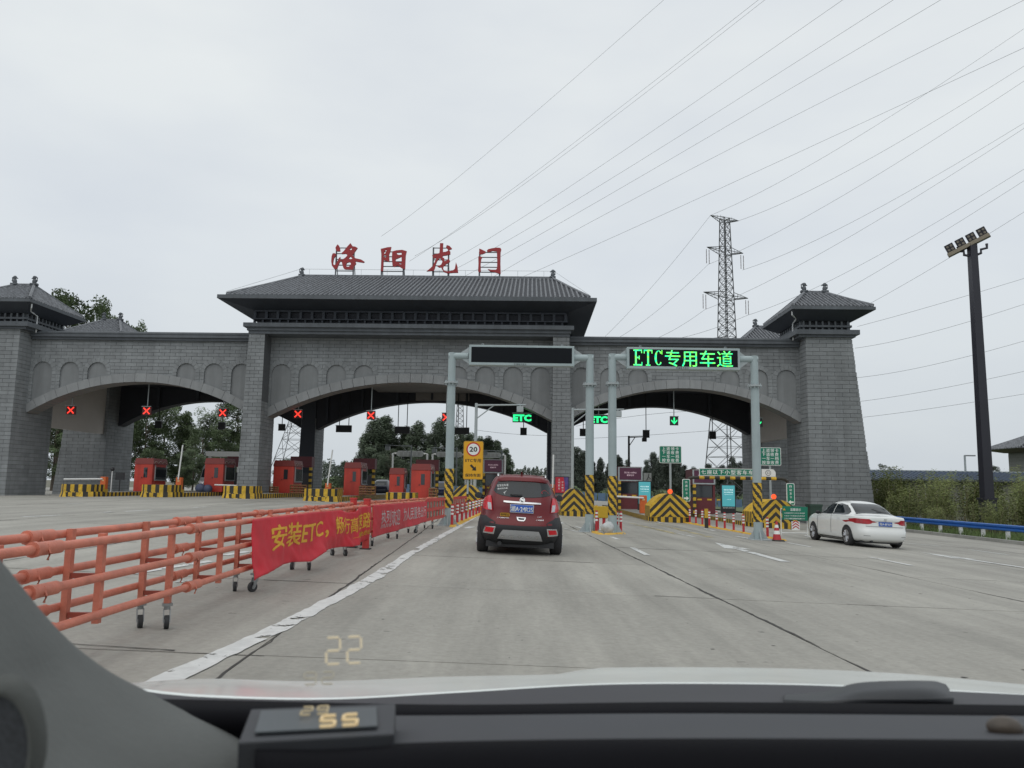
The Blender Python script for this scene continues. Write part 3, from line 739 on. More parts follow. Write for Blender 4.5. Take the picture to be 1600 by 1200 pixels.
LEDO = mat('lamp_red_orange', (.5, .04, .01), .4, var=0, emit=(1, .09, .02), es=1.3)
PANEL = mat('display_black', (.007, .009, .012), .65, var=.1, spec=.15)

# ---------------------------------------------------------------- toll islands
def striped(b, pts, h0, h1, w, mats=(0, 1), out=0.0, phase=0):
    """vertical stripes along a polyline of outward-facing wall, pts in plan"""
    acc = phase*w; k = phase
    for (x0, y0), (x1, y1) in zip(pts, pts[1:]):
        d = math.hypot(x1-x0, y1-y0)
        if d < 1e-4: continue
        s = 0
        while s < d-1e-6:
            kk = math.floor(acc/w+1e-6); step = max(1e-3, min((kk+1)*w-acc, d-s))
            m = mats[kk % 2]
            a = (x0+(x1-x0)*s/d, y0+(y1-y0)*s/d); c = (x0+(x1-x0)*(s+step)/d, y0+(y1-y0)*(s+step)/d)
            b.add([(*a, h0), (*c, h0), (*c, h1), (*a, h1)], [(0, 1, 2, 3)], m); acc += step; s += step
    return b
def island(px0, px1, Y, kind, label, length=27, h=.76):
    p0, p1 = GP(px0, Y), GP(px1, Y); cx = (p0.x+p1.x)/2; hw = (p1.x-p0.x)/2
    z = gz(cx)
    t = thing('toll_island', label, 'toll island', (cx, Y, z), -TH, 'toll islands between the lanes'); t['label'] = label
    b = MB(); ih = .27
    plan = [(-hw*.95, length), (-hw*.95, 1.2), (-hw*.8, .3), (-hw*.4, 0), (hw*.4, 0), (hw*.8, .3), (hw*.95, 1.2), (hw*.95, length)]
    b.prism(plan[::-1], -.35, ih, 0, plane='xy'); b.build('island_slab', ISC, t)
    o_ = [(x*1.006, y-.006) for x, y in plan]
    k = MB(); striped(k, o_, -.3, ih+.003, .24 if kind == 'low' else .20); k.build('striped_kerb', [YEL, BLK], t, fix=False)
    if kind == 'low':
        w = hw*.98; bp = [(-w*.95, 2.0), (-w, .5), (-w*.6, .06), (w*.6, .06), (w, .5), (w, 1.8)]
        c = MB(); base = [(-w*.95, 2.0), (-w, .5), (-w*.6, .06), (w*.6, .06), (w, .5), (w, 1.8)]
        c.prism(base[::-1], -.1, h, 0, plane='xy'); 
        ow_ = [(x*1.01, y-.01) for x, y in base]; striped(c, ow_, h*.42, h+.003, .25, (1, 2)); lo_ = [(x*1.05, y-.05) for x, y in base]
        acc = 0
        # flared skirt
        up_, dn_ = [(x*1.012, y-.012) for x, y in base], [(x*1.09, y-.09) for x, y in base]
        for (a, b_), (c0, d0) in zip(zip(up_, up_[1:]), zip(dn_, dn_[1:])):
            d = math.dist(a, b_); n = max(1, round(d/.25)) if d > .3 else max(1, int(d/.25+.5))
            for i in range(n):
                f = lambda P, Q_, s_: (P[0]+(Q_[0]-P[0])*s_, P[1]+(Q_[1]-P[1])*s_)
                u0, u1, v0, v1 = f(a, b_, i/n), f(a, b_, (i+1)/n), f(c0, d0, i/n), f(c0, d0, (i+1)/n)
                c.add([(*v0, -.1), (*v1, -.1), (*u1, h*.42), (*u0, h*.42)], [(0, 1, 2, 3)], 1 + (int((acc+.01)/.25) % 2)); acc += d/n
        # stepped tail
        c.prism([(-w*.9, 2.0), (w*.9, 1.8), (w*.8, 2.6), (-w*.8, 2.6)], ih, h*.62, 1, plane='xy')
        c.build('crash_block', [ISC, YEL, BLK], t, fix=False)
    else:
        w = hw*.93; H = h; c = MB(); n = 14
        def top(x): return .30 + (H-.30)*(1-abs(x/w)**2.2*.55)
        loop = [(-w, ih-.02), (w, ih-.02)] + [(w-2*w*i/n, top(w-2*w*i/n)) for i in range(n+1)]
        c.prism(loop, .12, 1.9, 1)
        # chevron stripes on the face, nested and pointing up
        wst = .21; slope = 1.0
        N_ = 44
        for i in range(N_):
            xa, xb = -w+2*w*i/N_, -w+2*w*(i+1)/N_; xm = (xa+xb)/2
            zlo, zhi = ih+.0, top(xm)
            # iso value: z + |x|*slope ; stripes by iso
            zz = zlo
            iso0 = zz + 0
            k_ = math.floor((zlo+abs(xm)*slope)/wst)
            zc = zlo
            while zc < zhi-.001:
                nxt = (k_+1)*wst
                za = max(zlo, k_*wst-abs(xa)*slope); zb = max(zlo, k_*wst-abs(xb)*slope)
                zc2 = min(zhi, max(zlo, nxt-abs(xm)*slope))
                ta, tb = min(top(xa), max(zlo, nxt-abs(xa)*slope)), min(top(xb), max(zlo, nxt-abs(xb)*slope))
                za, zb = min(za, top(xa)), min(zb, top(xb))
                if ta > za or tb > zb: c.add([(xa, .112, za), (xb, .112, zb), (xb, .112, max(tb, zb)), (xa, .112, max(ta, za))], [(0, 1, 2, 3)], 1 + (k_ % 2))
                zc = max(zc2, zc+.001); k_ += 1
                if k_ > 60: break
        # side stripes
        striped(c, [(w+.004, .12), (w+.004, 1.9)], ih, top(w), .16, (1, 2)); striped(c, [(-w-.004, 1.9), (-w-.004, .12)], ih, top(w), .16, (1, 2))
        c.prism([(-w*.9, ih-.02), (w*.9, ih-.02), (w*.9, .6), (w*.6, .9), (-w*.6, .9), (-w*.9, .6)], 1.9, 2.6, 1)
        c.build('crash_block', [ISC, YEL, BLK], t, fix=False)
    return t
isl = []
for i, (a, b_) in enumerate([(87, 139), (214, 264), (343, 393), (471, 524), (600, 647)]):
    isl.append(island(a, b_, 49.5, 'low', 'low striped crash block with kerbed island, %s from the far corner tower' % ORD[i]))
isl.append(island(703, 752, 46, 'chev', 'island with chevron block directly behind the yellow 20 speed sign', h=1.45))
isl.append(island(875, 919, 44, 'chev', 'island with chevron block in front of the gate pier with the red poster', h=1.5))
isl.append(island(1014, 1082, 41.5, 'chev', 'island with the widest chevron block, in front of the square green pole sign', h=1.45))
isl.append(island(1174, 1254, 41, 'chev', 'chevron block island beside the green notice board near the brick tower', h=1.45))

# ---------------------------------------------------------------- toll booths
def booth(px0, px1, ytop, Y, label, D=2.2, col=BRED, win=True):
    p0, p1 = GP(px0, Y), GP(px1, Y); w = p1.x-p0.x; base = gz((p0.x+p1.x)/2)+.27; top = PY(px0, ytop, Y).z; h = top-base
    t = thing('toll_booth', label, 'toll booth', ((p0.x+p1.x)/2, Y, base), -TH, 'toll booths on the islands')
    x = w/2; b = MB(); b.box(-x, x, 0, D, 0, h-.42); b.build('cabin', col, t, bevel=.03)
    b = MB(); b.hexa([(-x-.03, -.03, h-.42), (x+.06, -.03, h-.42), (x+.06, D+.05, h-.42), (-x-.03, D+.05, h-.42)], [(-x+.05, .04, h), (x-.02, .04, h), (x-.02, D-.05, h), (-x+.05, D-.05, h)]); b.build('roof', BRED2, t)
    b = MB(); b.box(-x+.02, x-.02, -.008, .0, .02, h-.45); b.build('door', col, t)
    b = MB(); b.box(.02*w, .22*w, -.02, -.009, h*.42, h*.72); b.build('window', GLS, t)
    b = MB(); b.box(-.08*w, -.04*w, -.035, -.009, h*.40, h*.43); b.build('handle', BLKP, t)
    b = MB(); b.box(x-.005, x+.05, .35, D-.15, h*.36, h*.74); b.build('side_window', GLS, t)
    b = MB(); b.box(x-.003, x+.06, .3, .35, h*.34, h*.8); b.box(x-.003, x+.06, D-.15, D-.1, h*.34, h*.8); b.box(x-.003, x+.09, .3, D-.1, h*.33, h*.36); b.build('window_frame', GRY, t)
    b = MB(); b.tube([(x+.055, .05+D*.9*k/16, h-.36+.15*abs(math.sin(k*.6))) for k in range(17)], .018, 4); b.build('trim_scroll', mat('pale_trim', (.5, .38, .34), .5), t)
    return t
for a, b_, yt, Y, lab in [(207, 236, 715.5, 57.5, 'red toll booth beside the silver van, closest to the corner tower'), (317, 347, 715.5, 57.5, 'red toll booth on the far side of the silver van'),
       (425, 457, 719, 58, 'red toll booth standing alone between the two grey piers'), (536, 562, 722, 58, 'red toll booth with scaffold frames on both sides'),
       (607, 630, 731, 55, 'small narrow red booth with a blue door window'), (641, 671, 724.5, 54, 'red toll booth next to the striped gantry post')]:
    t = booth(a, b_, yt, Y, lab, D=2.2 if a != 607 else 1.2)
b = MB(); 
# dark backs of the far-direction booths behind, striped corner posts
def back_frame(px0, px1, ytop, Y, label, legs=True, sign=None):
    p0, p1 = GP(px0, Y), GP(px1, Y); w = p1.x-p0.x; base = gz((p0.x+p1.x)/2)+.2; h = PY(px0, ytop, Y).z-base; x = w/2
    t = thing('booth_gantry_frame', label, 'booth frame', ((p0.x+p1.x)/2, Y, base), -TH, 'dark frames of the far booths')
    b = MB(); b.box(-x, x, 0, .8, h-.85, h); b.build('head_box', MAR, t)
    for s_ in (-1, 1):
        l = MB(); 
        for k in range(9): l.box(s_*(x-.12)-.11, s_*(x-.12)+.11, .1, .35, h*.0+k*(h-.85)/9, (k+1)*(h-.85)/9-.001, k % 2)
        l.build('striped_leg', [YEL, BLK], t)
    b = MB(); b.box(-x+.3, x-.3, .4, 1.5, 0, h*.55); b.build('cabinet', mat('dark_cabinet', (.05, .052, .06), .5), t)
    return t
for a, b_, yt, Y, lab in [(352, 374, 713, 66, 'dark maroon booth frame half hidden by the pier'), (451, 485, 713, 64, 'dark booth frame with striped legs behind the lone red booth'),
                          (550, 584, 716, 64, 'dark booth frame with striped legs behind the booth with scaffold frames'), (648, 684, 718, 62, 'dark booth frame with striped legs behind the gantry post')]:
    back_frame(a, b_, yt, Y, lab)
# maroon booths facing us on the right-hand islands
def screen_booth(px0, px1, ytop, Y, label):
    p0, p1 = GP(px0, Y), GP(px1, Y); w = p1.x-p0.x; base = gz((p0.x+p1.x)/2)+.27; h = PY(px0, ytop, Y).z-base; x = w/2
    t = thing('screen_booth', label, 'toll booth', ((p0.x+p1.x)/2, Y, base), -TH, 'maroon booths with screens')
    b = MB(); b.box(-x, x, 0, 2.4, 0, h*.36); b.box(-x, x, 0, 2.4, h*.64, h); b.box(x-.14, x, 0, 2.4, h*.36, h*.64); b.build('cabin', MAR, t)
    b = MB(); b.box(-x+.12, x-.15, .12, 2.3, h*.361, h*.639); b.build('window', GLS, t)
    b = MB(); b.box(-x+.1, x-.1, -.06, -.002, h*.70, h*.97); b.build('screen', mat('purple_screen', (.05, .015, .035), .4, var=.2, emit=(.25, .05, .12), es=.10), t)
    b = MB(); b.text('您已进入收费站', w=w*.5, T=TR(0, -.064, h*.86)); b.text('谢谢合作', w=w*.3, T=TR(0, -.064, h*.8)); b.build('lettering', mat('screen_text', (.4, .3, .35), .5, emit=(.8, .6, .65), es=.5), t)
    b = MB(); b.box(-x, x, -.08, -.0, h*.66, h*.69); b.box(-x-.0, -x+.09, -.08, 0, h*.69, h*.99); b.box(x-.09, x, -.08, 0, h*.69, h*.99); b.box(-x+.09, x-.09, -.08, 0, h*.975, h*.99); b.build('trim', GRY, t)
    l = MB(); n = 9
    for k in range(n): l.box(-x-.02, -x+.16, -.3, -.1, k*h*.66/n, (k+1)*h*.66/n-.001, k % 2)
    l.build('striped_leg', [YEL, BLK], t)
    for k in range(3): b = MB(); b.box(-x+.3+k*.65, -x+.6+k*.65, -.02, -.002, h*.30, h*.335); b.build('reflector', YEL, t)
    return t
screen_booth(966, 1004, 729, 56, 'maroon booth with purple screen behind the two middle gantry posts')
screen_booth(1083, 1118, 733, 54, 'maroon booth with purple screen under the striped height bar')
screen_booth(754, 785, 717, 62, 'maroon booth with purple screen right behind the yellow speed sign')

# ---------------------------------------------------------------- barrier machines with arms
def barrier_gate(px, ytop, Y, arm, label, w=.36):
    p = GP(px, Y); base = p.z+.26; h = PY(px, ytop, Y).z-base
    t = thing('barrier_gate', label, 'barrier gate', (p.x, Y, base), -TH, 'orange lane barrier machines')
    b = MB(); b.box(-w/2, w/2, -w/2, w/2, 0, h); b.build('cabinet', ORG, t, bevel=.025)
    b = MB(); b.box(-w*.2, w*.2, -w/2-.01, -w/2-.001, h*.72, h*.82); b.build('badge', mat('pale_badge', (.75, .5, .25), .5), t)
    a = MB(); L_, up = arm; d = Vector((math.cos(up)*(-1 if L_ < 0 else 1), 0, math.sin(up))); n = 8; L2 = abs(L_)
    s0 = Vector((0, -w/2-.06, h*.86))
    for k in range(n):
        a.cyl(s0+d*(L2*k/n), s0+d*(L2*(k+1)/n), .05, n=6, m=k % 2 if k > 4 else 0, caps=True)
    a.build('arm', [WHT, REDP if False else WHT], t)
    return t
barrier_gate(161, 745, 54, (-2.6, -.02), 'orange barrier machine with its white arm lowered toward the corner tower')
barrier_gate(279, 746, 54, (2.3, math.radians(86)), 'orange barrier machine with raised arm in front of the silver van')
barrier_gate(512, 755, 55, (2.4, math.radians(84)), 'orange barrier machine with raised arm between pier and scaffolded booth')
barrier_gate(1005, 774, 47, (-1.9, .04), 'tall orange barrier machine with lowered arm before the middle teal kiosk', w=.40)
barrier_gate(372, 757, 56, (-1.6, .02), 'orange barrier machine with short arm half behind the pier', w=.3)
barrier_gate(863, 757, 49, (2.0, math.radians(89)), 'barrier machine with upright white arm behind the red car', w=.26)

# ---------------------------------------------------------------- lane signals and hanging boxes
def hung(px0, px1, py0, py1, v, kind, label, group, rods=1):
    (u0, z1), (u1, z0) = PG(px0, py0, v), PG(px1, py1, v); w = u1-u0; h = z1-z0
    cz = 9.5 if v > 2.7 else 8.0
    o = GM @ Vector(((u0+u1)/2, v, z0))
    t = thing('lane_signal' if kind != 'box' else 'hanging_box', label, 'lane signal' if kind != 'box' else 'hanging display', o, -TH, group)
    b = MB(); b.box(-w/2, w/2, 0, .16, 0, h); b.build('housing', BLKP if kind != 'X' else mat('signal_housing_glow', (.10, .01, .01), .5), t)  # cross housings dark red: glow of the lit cross put into the colour
    b = MB(); b.box(-w/2-.02, w/2+.02, -.12, .02, h+.001, h+.04); b.build('visor', GRY, t)
    r = MB()
    xs = [0] if rods == 1 else [-w*.3, w*.3]
    for x in xs: r.cyl((x, .1, h), (x, .1, cz-z0), .035, n=6)
    r.build('rod', GRY if kind != 'box' else BLKP, t)
    if kind == 'X':
        s = MB(); q = min(w, h)*.33; c = (0, h/2)
        for sg in (-1, 1):
            for k in range(7):
                f = -1+k/3; s.cyl((f*q, -.01, h/2+sg*f*q), (f*q, -.018, h/2+sg*f*q), .05, n=8)
        s.build('red_cross', LEDR, t)
    if kind == 'D':
        s = MB(); a = w*.36
        s.prism([(0, h*.12), (a, h*.50), (a, h*.66), (a*.22, h*.38), (a*.22, h*.9), (-a*.22, h*.9), (-a*.22, h*.38), (-a, h*.66), (-a, h*.50)], -.015, -.004); s.build('green_arrow', LEDG, t)
    if kind == 'ETC':
        s = MB(); s.text('ETC', w=w*.94, h=h*.78, T=TR(0, -.012, h/2), bold=.05); s.build('led_lettering', LEDG, t)
    return t
GX_ = 'red cross lane signals hanging in the arches'
for i, (px, py) in enumerate([(110.5, 641), (229, 642), (348, 645), (465.5, 647), (579.5, 649), (697, 652)]):
    where = ['in front of the pale inner panel', 'hanging on a long rod in the middle of the first arch', 'beside the pier in front of the dark trees', 'just inside the middle arch against the dark inner pier', 'on a long rod against pale sky at the middle arch crown', 'half hidden by the grey gantry post'][i]
    hung(px-6.3, px+6.3, py-6.5, py+6.5, 2.95, 'X', 'red cross signal ' + where, GX_)
hung(1047, 1060, 651, 664.5, 2.95, 'D', 'green down arrow signal hanging at the crown of the third arch', 'green arrow lane signals')
hung(1178.5, 1191.5, 653.5, 667, 2.95, 'D', 'green down arrow signal just behind the outer gantry post', 'green arrow lane signals')
hung(801, 831, 646, 660, 2.95, 'ETC', 'green lit ETC lettering under the camera arm in the middle arch', 'green ETC lane displays')
hung(921, 950, 648.5, 662.5, 2.95, 'ETC', 'green lit ETC lettering between the two middle gantry posts', 'green ETC lane displays')
GB = 'dark boxes hanging in the rear arches'
for (a, b_, c, d, r_, lab) in [(435, 445, 663, 673, 1, 'small square box hanging beside the inner pier'), (525, 549, 665, 675.5, 2, 'wide dark box on two rods, nearest the inner pier'),
      (617, 640, 667, 677.5, 2, 'wide dark box on two rods over the small red booth'), (711, 733, 668.5, 678.5, 2, 'wide dark box on two rods above the yellow speed sign'), (813, 823, 669, 680, 1, 'small square box hanging under the lit ETC lettering'),
      (906, 917, 670.5, 681.5, 1, 'small square box partly behind the middle gantry post'), (1004.5, 1015, 672.5, 684, 1, 'small square box at the crown of the rear third arch'), (1108.5, 1119, 674.5, 686, 1, 'small square box in front of the lattice pylon'),
      (242, 252, 658, 669, 1, 'small square box against the trees in the first arch'), (341, 351, 660, 671, 1, 'small square box against the trees close to the pier')]:
    hung(a, b_, c, d, 13.9, 'box', lab, GB, r_)

# ---------------------------------------------------------------- camera arms
def cam_arm(px, py, px_end, Y, label, base_off=.25, r=.06, side=1, mt=None, grp='poles with camera arms'):
    p = GP(px, Y); top = PY(px, py, Y); z0 = p.z+base_off; h = top.z-z0; e = PY(px_end, py, Y).x-p.x
    t = thing('camera_pole', label, 'camera pole', (p.x, Y, z0), 0, grp)
    mt = mt or GRY
    b = MB(); b.cyl((0, 0, 0), (0, 0, h), r*1.25, r, n=8); b.build('pole', mt, t)
    b = MB(); b.cyl((0, 0, h-.12), (e, 0, h-.05), r*.7, r*.5, n=6); b.cyl((0, 0, h-.95), (e*.36, 0, h-.1), r*.4, n=6); b.build('arm', mt, t)
    c = MB(); cx = e*.88; c.box(cx-.2, cx+.2, -.18, .18, h-.5, h-.16); c.cyl((cx, 0, h-.16), (cx, 0, h-.06), .04, n=6); c.build('camera', mt, t, bevel=.02)
    return t
cam_arm(741, 630, 822, 48, 'pale pole with long camera arm standing behind the yellow speed sign', r=.085)
cam_arm(894, 637, 975, 46, 'pale camera pole with long arm on the edge of the gate pier', r=.075)
cam_arm(640.5, 695, 601, 70, 'thin pale pole with camera arm between the two red booths')
cam_arm(712, 699, 674, 70, 'thin pale pole with camera arm behind the striped gantry post')
cam_arm(783, 703, 755, 70, 'thin pale pole with camera arm beside the speed sign')
cam_arm(983, 681, 1010, 72, 'black pole with short arm above the maroon screen booth', mt=BLKP, r=.09)

# ---------------------------------------------------------------- far message boards seen from behind
def far_board(px0, px1, py0, py1, Y, label):
    a, b_ = PY(px0, py0, Y), PY(px1, py1, Y); g = gz(a.x); t = thing('far_message_board', label, 'message board', ((a.x+b_.x)/2, Y, g), 0, 'grey message boards beyond the gate')
    w = b_.x-a.x; z1, z0 = a.z-g, b_.z-g; b = MB()
    b.prism([(-w*.5, (z0+z1)/2), (-w*.43, z0), (w*.43, z0), (w*.5, (z0+z1)/2), (w*.43, z1), (-w*.43, z1)], 0, .3); b.build('board', mat('board_back', (.38, .40, .39), .5, .1), t)
    for k in range(5): b = MB(); x = -w*.36+k*w*.16; b.box(x, x+w*.1, -.03, -.001, z0+.12, z1-.12); b.build('vent_panel', mat('board_vent', (.30, .31, .30), .6), t)
    for s_ in (-1, 1):
        b = MB(); b.tube([(s_*w*.5, .15, (z0+z1)/2), (s_*w*.62, .15, (z0+z1)/2), (s_*w*.62, .15, 0)], .11, 8); b.build('post', WHT, t)
far_board(619, 662, 704, 713.5, 82, 'grey message board back above the small red booth')
far_board(681, 723, 705.5, 714.5, 82, 'grey message board back behind the striped gantry post')
far_board(742, 784, 706.5, 715.5, 82, 'grey message board back half hidden by the speed sign')

# ---------------------------------------------------------------- sign gantries
def diag_band(b, r, z0, z1, pitch, T=None, n=26):
    """diagonal yellow/black bands wrapped round a post"""
    hh = .035; k = int((z1-z0)/hh)
    for j in range(k):
        za, zb = z0+j*(z1-z0)/k, z0+(j+1)*(z1-z0)/k
        for i in range(n):
            a0, a1 = 2*math.pi*i/n, 2*math.pi*(i+1)/n; w = ((za+zb)/2 + (a0+a1)/2*r*1.25)/pitch
            b.add([(r*math.cos(a0), r*math.sin(a0), za), (r*math.cos(a1), r*math.sin(a1), za), (r*math.cos(a1), r*math.sin(a1), zb), (r*math.cos(a0), r*math.sin(a0), zb)], [(0, 1, 2, 3)], int(math.floor(w*2)) % 2, T)
def led_etc(s, w, h, T):
    """tall serif E T C as on the display, height h, total width w"""
    a = w/3; th = h*.085; tk = a*.17
    def R(x0, x1, z0, z1): s.add([(x0, 0, z0), (x1, 0, z0), (x1, 0, z1), (x0, 0, z1)], [(0, 1, 2, 3)], T=T)
    x = -w/2; t, m_ = h/2, -h/2
    R(x+a*.2, x+a*.2+tk, m_, t); R(x+a*.04, x+a*.2, t-th, t); R(x+a*.2+tk, x+a*.9, t-th, t); R(x+a*.82, x+a*.9, t-h*.22, t-th); R(x+a*.2+tk, x+a*.66, -th/2, th/2); R(x+a*.58, x+a*.66, -h*.12, -th/2); R(x+a*.58, x+a*.66, th/2, h*.12); R(x+a*.04, x+a*.2, m_, m_+th); R(x+a*.2+tk, x+a*.93, m_, m_+th); R(x+a*.85, x+a*.93, m_+th, m_+h*.22)
    x += a; R(x+a*.08, x+a*.94, t-th, t); R(x+a*.08, x+a*.16, t-h*.24, t-th); R(x+a*.86, x+a*.94, t-h*.24, t-th); R(x+a*.42, x+a*.42+tk, m_, t-th); R(x+a*.28, x+a*.42, m_, m_+th*.8); R(x+a*.42+tk, x+a*.74, m_, m_+th*.8)
    x += a; cx = x+a*.56; n = 22; pts = []
    for i in range(n+1):
        q = math.radians(42+276*i/n); th2 = tk*(.45+.75*abs(math.cos(q))); pts.append((cx+a*.40*math.cos(q), h*.46*math.sin(q), cx+(a*.40-th2)*math.cos(q), (h*.46-th2*.8)*math.sin(q)))
    for p, q in zip(pts, pts[1:]): s.add([(p[0], 0, p[1]), (q[0], 0, q[1]), (q[2], 0, q[3]), (p[2], 0, p[3])], [(0, 1, 2, 3)], T=T)
    R(x+a*.86, x+a*.93, h*.22, t)
def gantry(pa, pb, ptop_px, panel, label, lit):
    Yg = 28.4; A, B = GP(pa[0], Yg), GP(pb[0], Yg); mid = (A+B)/2; mid.y = Yg; d = Vector((B.x-A.x, B.y-A.y, 0)); W_ = d.length; rz = 0
    base = min(A.z, B.z); t = thing('sign_gantry', label, 'sign gantry', (mid.x, mid.y, base), rz)
    top = PY(*ptop_px, mid.y).z-base
    zf = PY(ptop_px[0], ptop_px[1]+46, mid.y).z-base
    for s_, P in ((-1, A), (1, B)):
        x = s_*W_/2; z0 = P.z-base; b = MB()
        b.cyl((x, 0, z0-.05), (x, 0, zf), .155, .145, n=20); b.build('post', GRYP, t, smooth=.6)
        b = MB(); b.cyl((x, 0, zf), (x, 0, top+.02), .135, n=18); b.cyl((x+s_*.12, 0, top-.10), (s_*1.9, 0, top-.10), .125, n=18); b.build('arm', GRYP, t, smooth=.6)
        b = MB(); b.cyl((x, 0, zf-.03), (x, 0, zf+.03), .25, n=16)
        for k in range(10): q = k*.628; b.cyl((x+.21*math.cos(q), .21*math.sin(q), zf-.09), (x+.21*math.cos(q), .21*math.sin(q), zf+.08), .02, n=5)
        b.build('flange', GRY, t)
        b = MB()
        for q in (0, 1, 2, 3): b.add([(.14, -.012, 0), (.37, -.012, 0), (.14, -.012, .36), (.14, .012, 0), (.37, .012, 0), (.14, .012, .36)], [(0, 1, 2), (3, 5, 4), (0, 3, 4, 1), (1, 4, 5, 2), (2, 5, 3, 0)], T=TR(x, 0, z0) @ RZ(q*math.pi/2))
        b.box(x-.36, x+.36, -.36, .36, z0, z0+.03); b.build('base_gusset', GRY, t)
        b = MB(); diag_band(b, .162, z0+.62, z0+1.98, .32, TR(x, 0, 0)); b.build('hazard_wrap', [YEL, BLK], t, fix=False, smooth=True)
    x0, x1 = panel[0], panel[1]; pl, pr = PY(x0, panel[2], mid.y-.1), PY(x1, panel[3], mid.y-.1); zc = ((pl.z+pr.z)/2)-base; w = pr.x-pl.x; hh = panel[4]
    cx = (pl.x+pr.x)/2-mid.x
    T = TR(cx, 0, zc)
    b = MB(); b.box(-w/2, w/2, -.22, .12, -hh/2, hh/2, T=T); b.build('cabinet', GRYP, t, bevel=.015)
    for s_ in (-1, 1):
        b = MB(); b.prism([(s_*w/2, -hh*.42), (s_*(w/2+.34), -hh*.1), (s_*(w/2+.34), hh*.1), (s_*w/2, hh*.42)], -.05, .05, T=T); b.build('end_bracket', GRY, t)
    b = MB(); b.box(-w/2+.085, w/2-.085, -.226, -.221, -hh/2+.10, hh/2-.075, T=T); b.build('display', PANEL, t)
    if lit:
        # lettering drawn with round LED dots
        v, f, (dw, dh) = text_geo('ETC专用车道', bold=.008)
        s = MB(); led_etc(s, w*.265, hh*.74, T @ TR(-w*.315, -.232, .01)); s.text('专用车道', w=w*.60, h=hh*.76, T=T @ TR(w*.135, -.232, .0), bold=.004)
        m = mat('led_sign_green', (.01, .2, .05), .5, var=0, emit=(.04, 1, .22), es=1.7)
        nt_ = m.node_tree; tcn = nt_.nodes.new('ShaderNodeTexCoord'); vo = nt_.nodes.new('ShaderNodeTexNoise'); vo.inputs['Scale'].default_value = 9
        nt_.links.new(tcn.outputs['Object'], vo.inputs['Vector']); rr = nt_.nodes.new('ShaderNodeValToRGB'); nt_.links.new(vo.outputs['Fac'], rr.inputs[0])
        rr.color_ramp.elements[0].position = .40; rr.color_ramp.elements[0].color = (.0, .75, .35, 1); rr.color_ramp.elements[1].position = .62; rr.color_ramp.elements[1].color = (.22, 1, .05, 1)
        nt_.links.new(rr.outputs[0], nt_.nodes['Principled BSDF'].inputs['Emission Color'])
        s.build('led_lettering', m, t)
    b = MB(); b.text('交通电子显示', w=.45, T=T @ TR(-.05, -.226, -hh/2+.045)); b.build('maker_lettering', BLKP, t)
    for k in (-.38, .38): b = MB(); b.tube([(k*w, 0, hh/2), (k*w, 0, hh/2+.09), (k*w+.05, 0, hh/2+.09), (k*w+.05, 0, hh/2)], .012, 5, T=T); b.build('lifting_eye', GRY, t)
    return t
gantry((700, 821), (921, 832), (705, 552), (733, 897, 555, 557.5, .73), 'grey overhead gantry with blank black display over the red car lane', False)
gantry((957, 834), (1185, 841), (957, 554), (979, 1155, 560, 562, .78), 'grey overhead gantry with green lit ETC lane lettering', True)

# ---------------------------------------------------------------- road signs
def rounded(w, h, r, n=4):
    pts = []
    for cx, cz, a0 in ((w/2-r, h/2-r, 0), (-w/2+r, h/2-r, 90), (-w/2+r, -h/2+r, 180), (w/2-r, -h/2+r, 270)):
        for i in range(n+1): a = math.radians(a0+90*i/n); pts.append((cx+r*math.cos(a), cz+r*math.sin(a)))
    return pts
# yellow 20 sign
def sign_frame(name, label, cat, px0, px1, py0, py1, Y, face, edge, post=None, r=.07, lines=None, rz=0, group=None):
    a, c = PY(px0, py0, Y), PY(px1, py1, Y); w, h = c.x-a.x, a.z-c.z; cx, cz = (a.x+c.x)/2, (a.z+c.z)/2
    g = gz(cx); base = g + (.25 if post and post.get('island') else 0)
    t = thing(name, label, cat, (cx, Y, base), rz, group); T = TR(0, 0, cz-base)
    b = MB(); b.prism(rounded(w, h, r), -.02, .02, T=T); b.build('plate_edge', edge, t)
    b = MB(); b.prism(rounded(w-.06, h-.06, r*.8), -.026, -.0205, T=T); b.build('face', face, t)
    if post: b = MB(); b.cyl((post.get('x', 0), .07, 0), (post.get('x', 0), .07, cz-base+(h*.3)), post.get('r', .05), n=8); b.build('post', GRY, t)
    return t, w, h, T
t, w, h, T = sign_frame('speed_sign', 'yellow upright sign with 20 limit, ETC words and arrow beside the red car', 'road sign', 724.5, 754.5, 689, 749.5, 40.0, mat('sign_yellow', (.70, .36, .01), .5, var=.04), mat('sign_yellow_edge', (.38, .22, .03), .5), dict(r=.05, x=-.25), r=.09)
BT = mat('sign_black', (.012, .012, .012), .5, var=0)
def disc(r, y0, T, n=28): b = MB(); b.cyl((0, y0, 0), (0, y0-.003, 0), r, n=n, T=T); return b
Tc = T @ TR(0, 0, h*.285)
disc(w*.355, -.028, Tc).build('red_ring', mat('sign_red_ring', (.5, .03, .02), .5), t)
disc(w*.285, -.033, Tc).build('white_disc', SGW, t)
b = MB(); b.text('20', h=h*.135, w=w*.40, T=Tc @ TR(0, -.038, 0), bold=.03)
b.text('ETC专用', w=w*.78, h=h*.095, T=T @ TR(0, -.029, -h*.005), bold=.02); b.text('保持车距', w=w*.78, h=h*.085, T=T @ TR(0, -.029, -h*.39), bold=.02); b.build('lettering', BT, t)
b = MB(); Ta = T @ TR(.02, -.029, -h*.20) @ RY(math.radians(45)); q = w*.19
b.prism([(-q*1.1, -q*.28), (q*.1, -q*.28), (q*.1, -q*.75), (q, 0), (q*.1, q*.75), (q*.1, q*.28), (-q*1.1, q*.28)], -.004, 0, T=Ta); b.build('arrow', BT, t)
b = MB(); 
for k in range(6): b.cyl((-.25, .07, .1+k*.15), (-.25, .07, .25+k*.15), .056, n=8, m=k % 2)
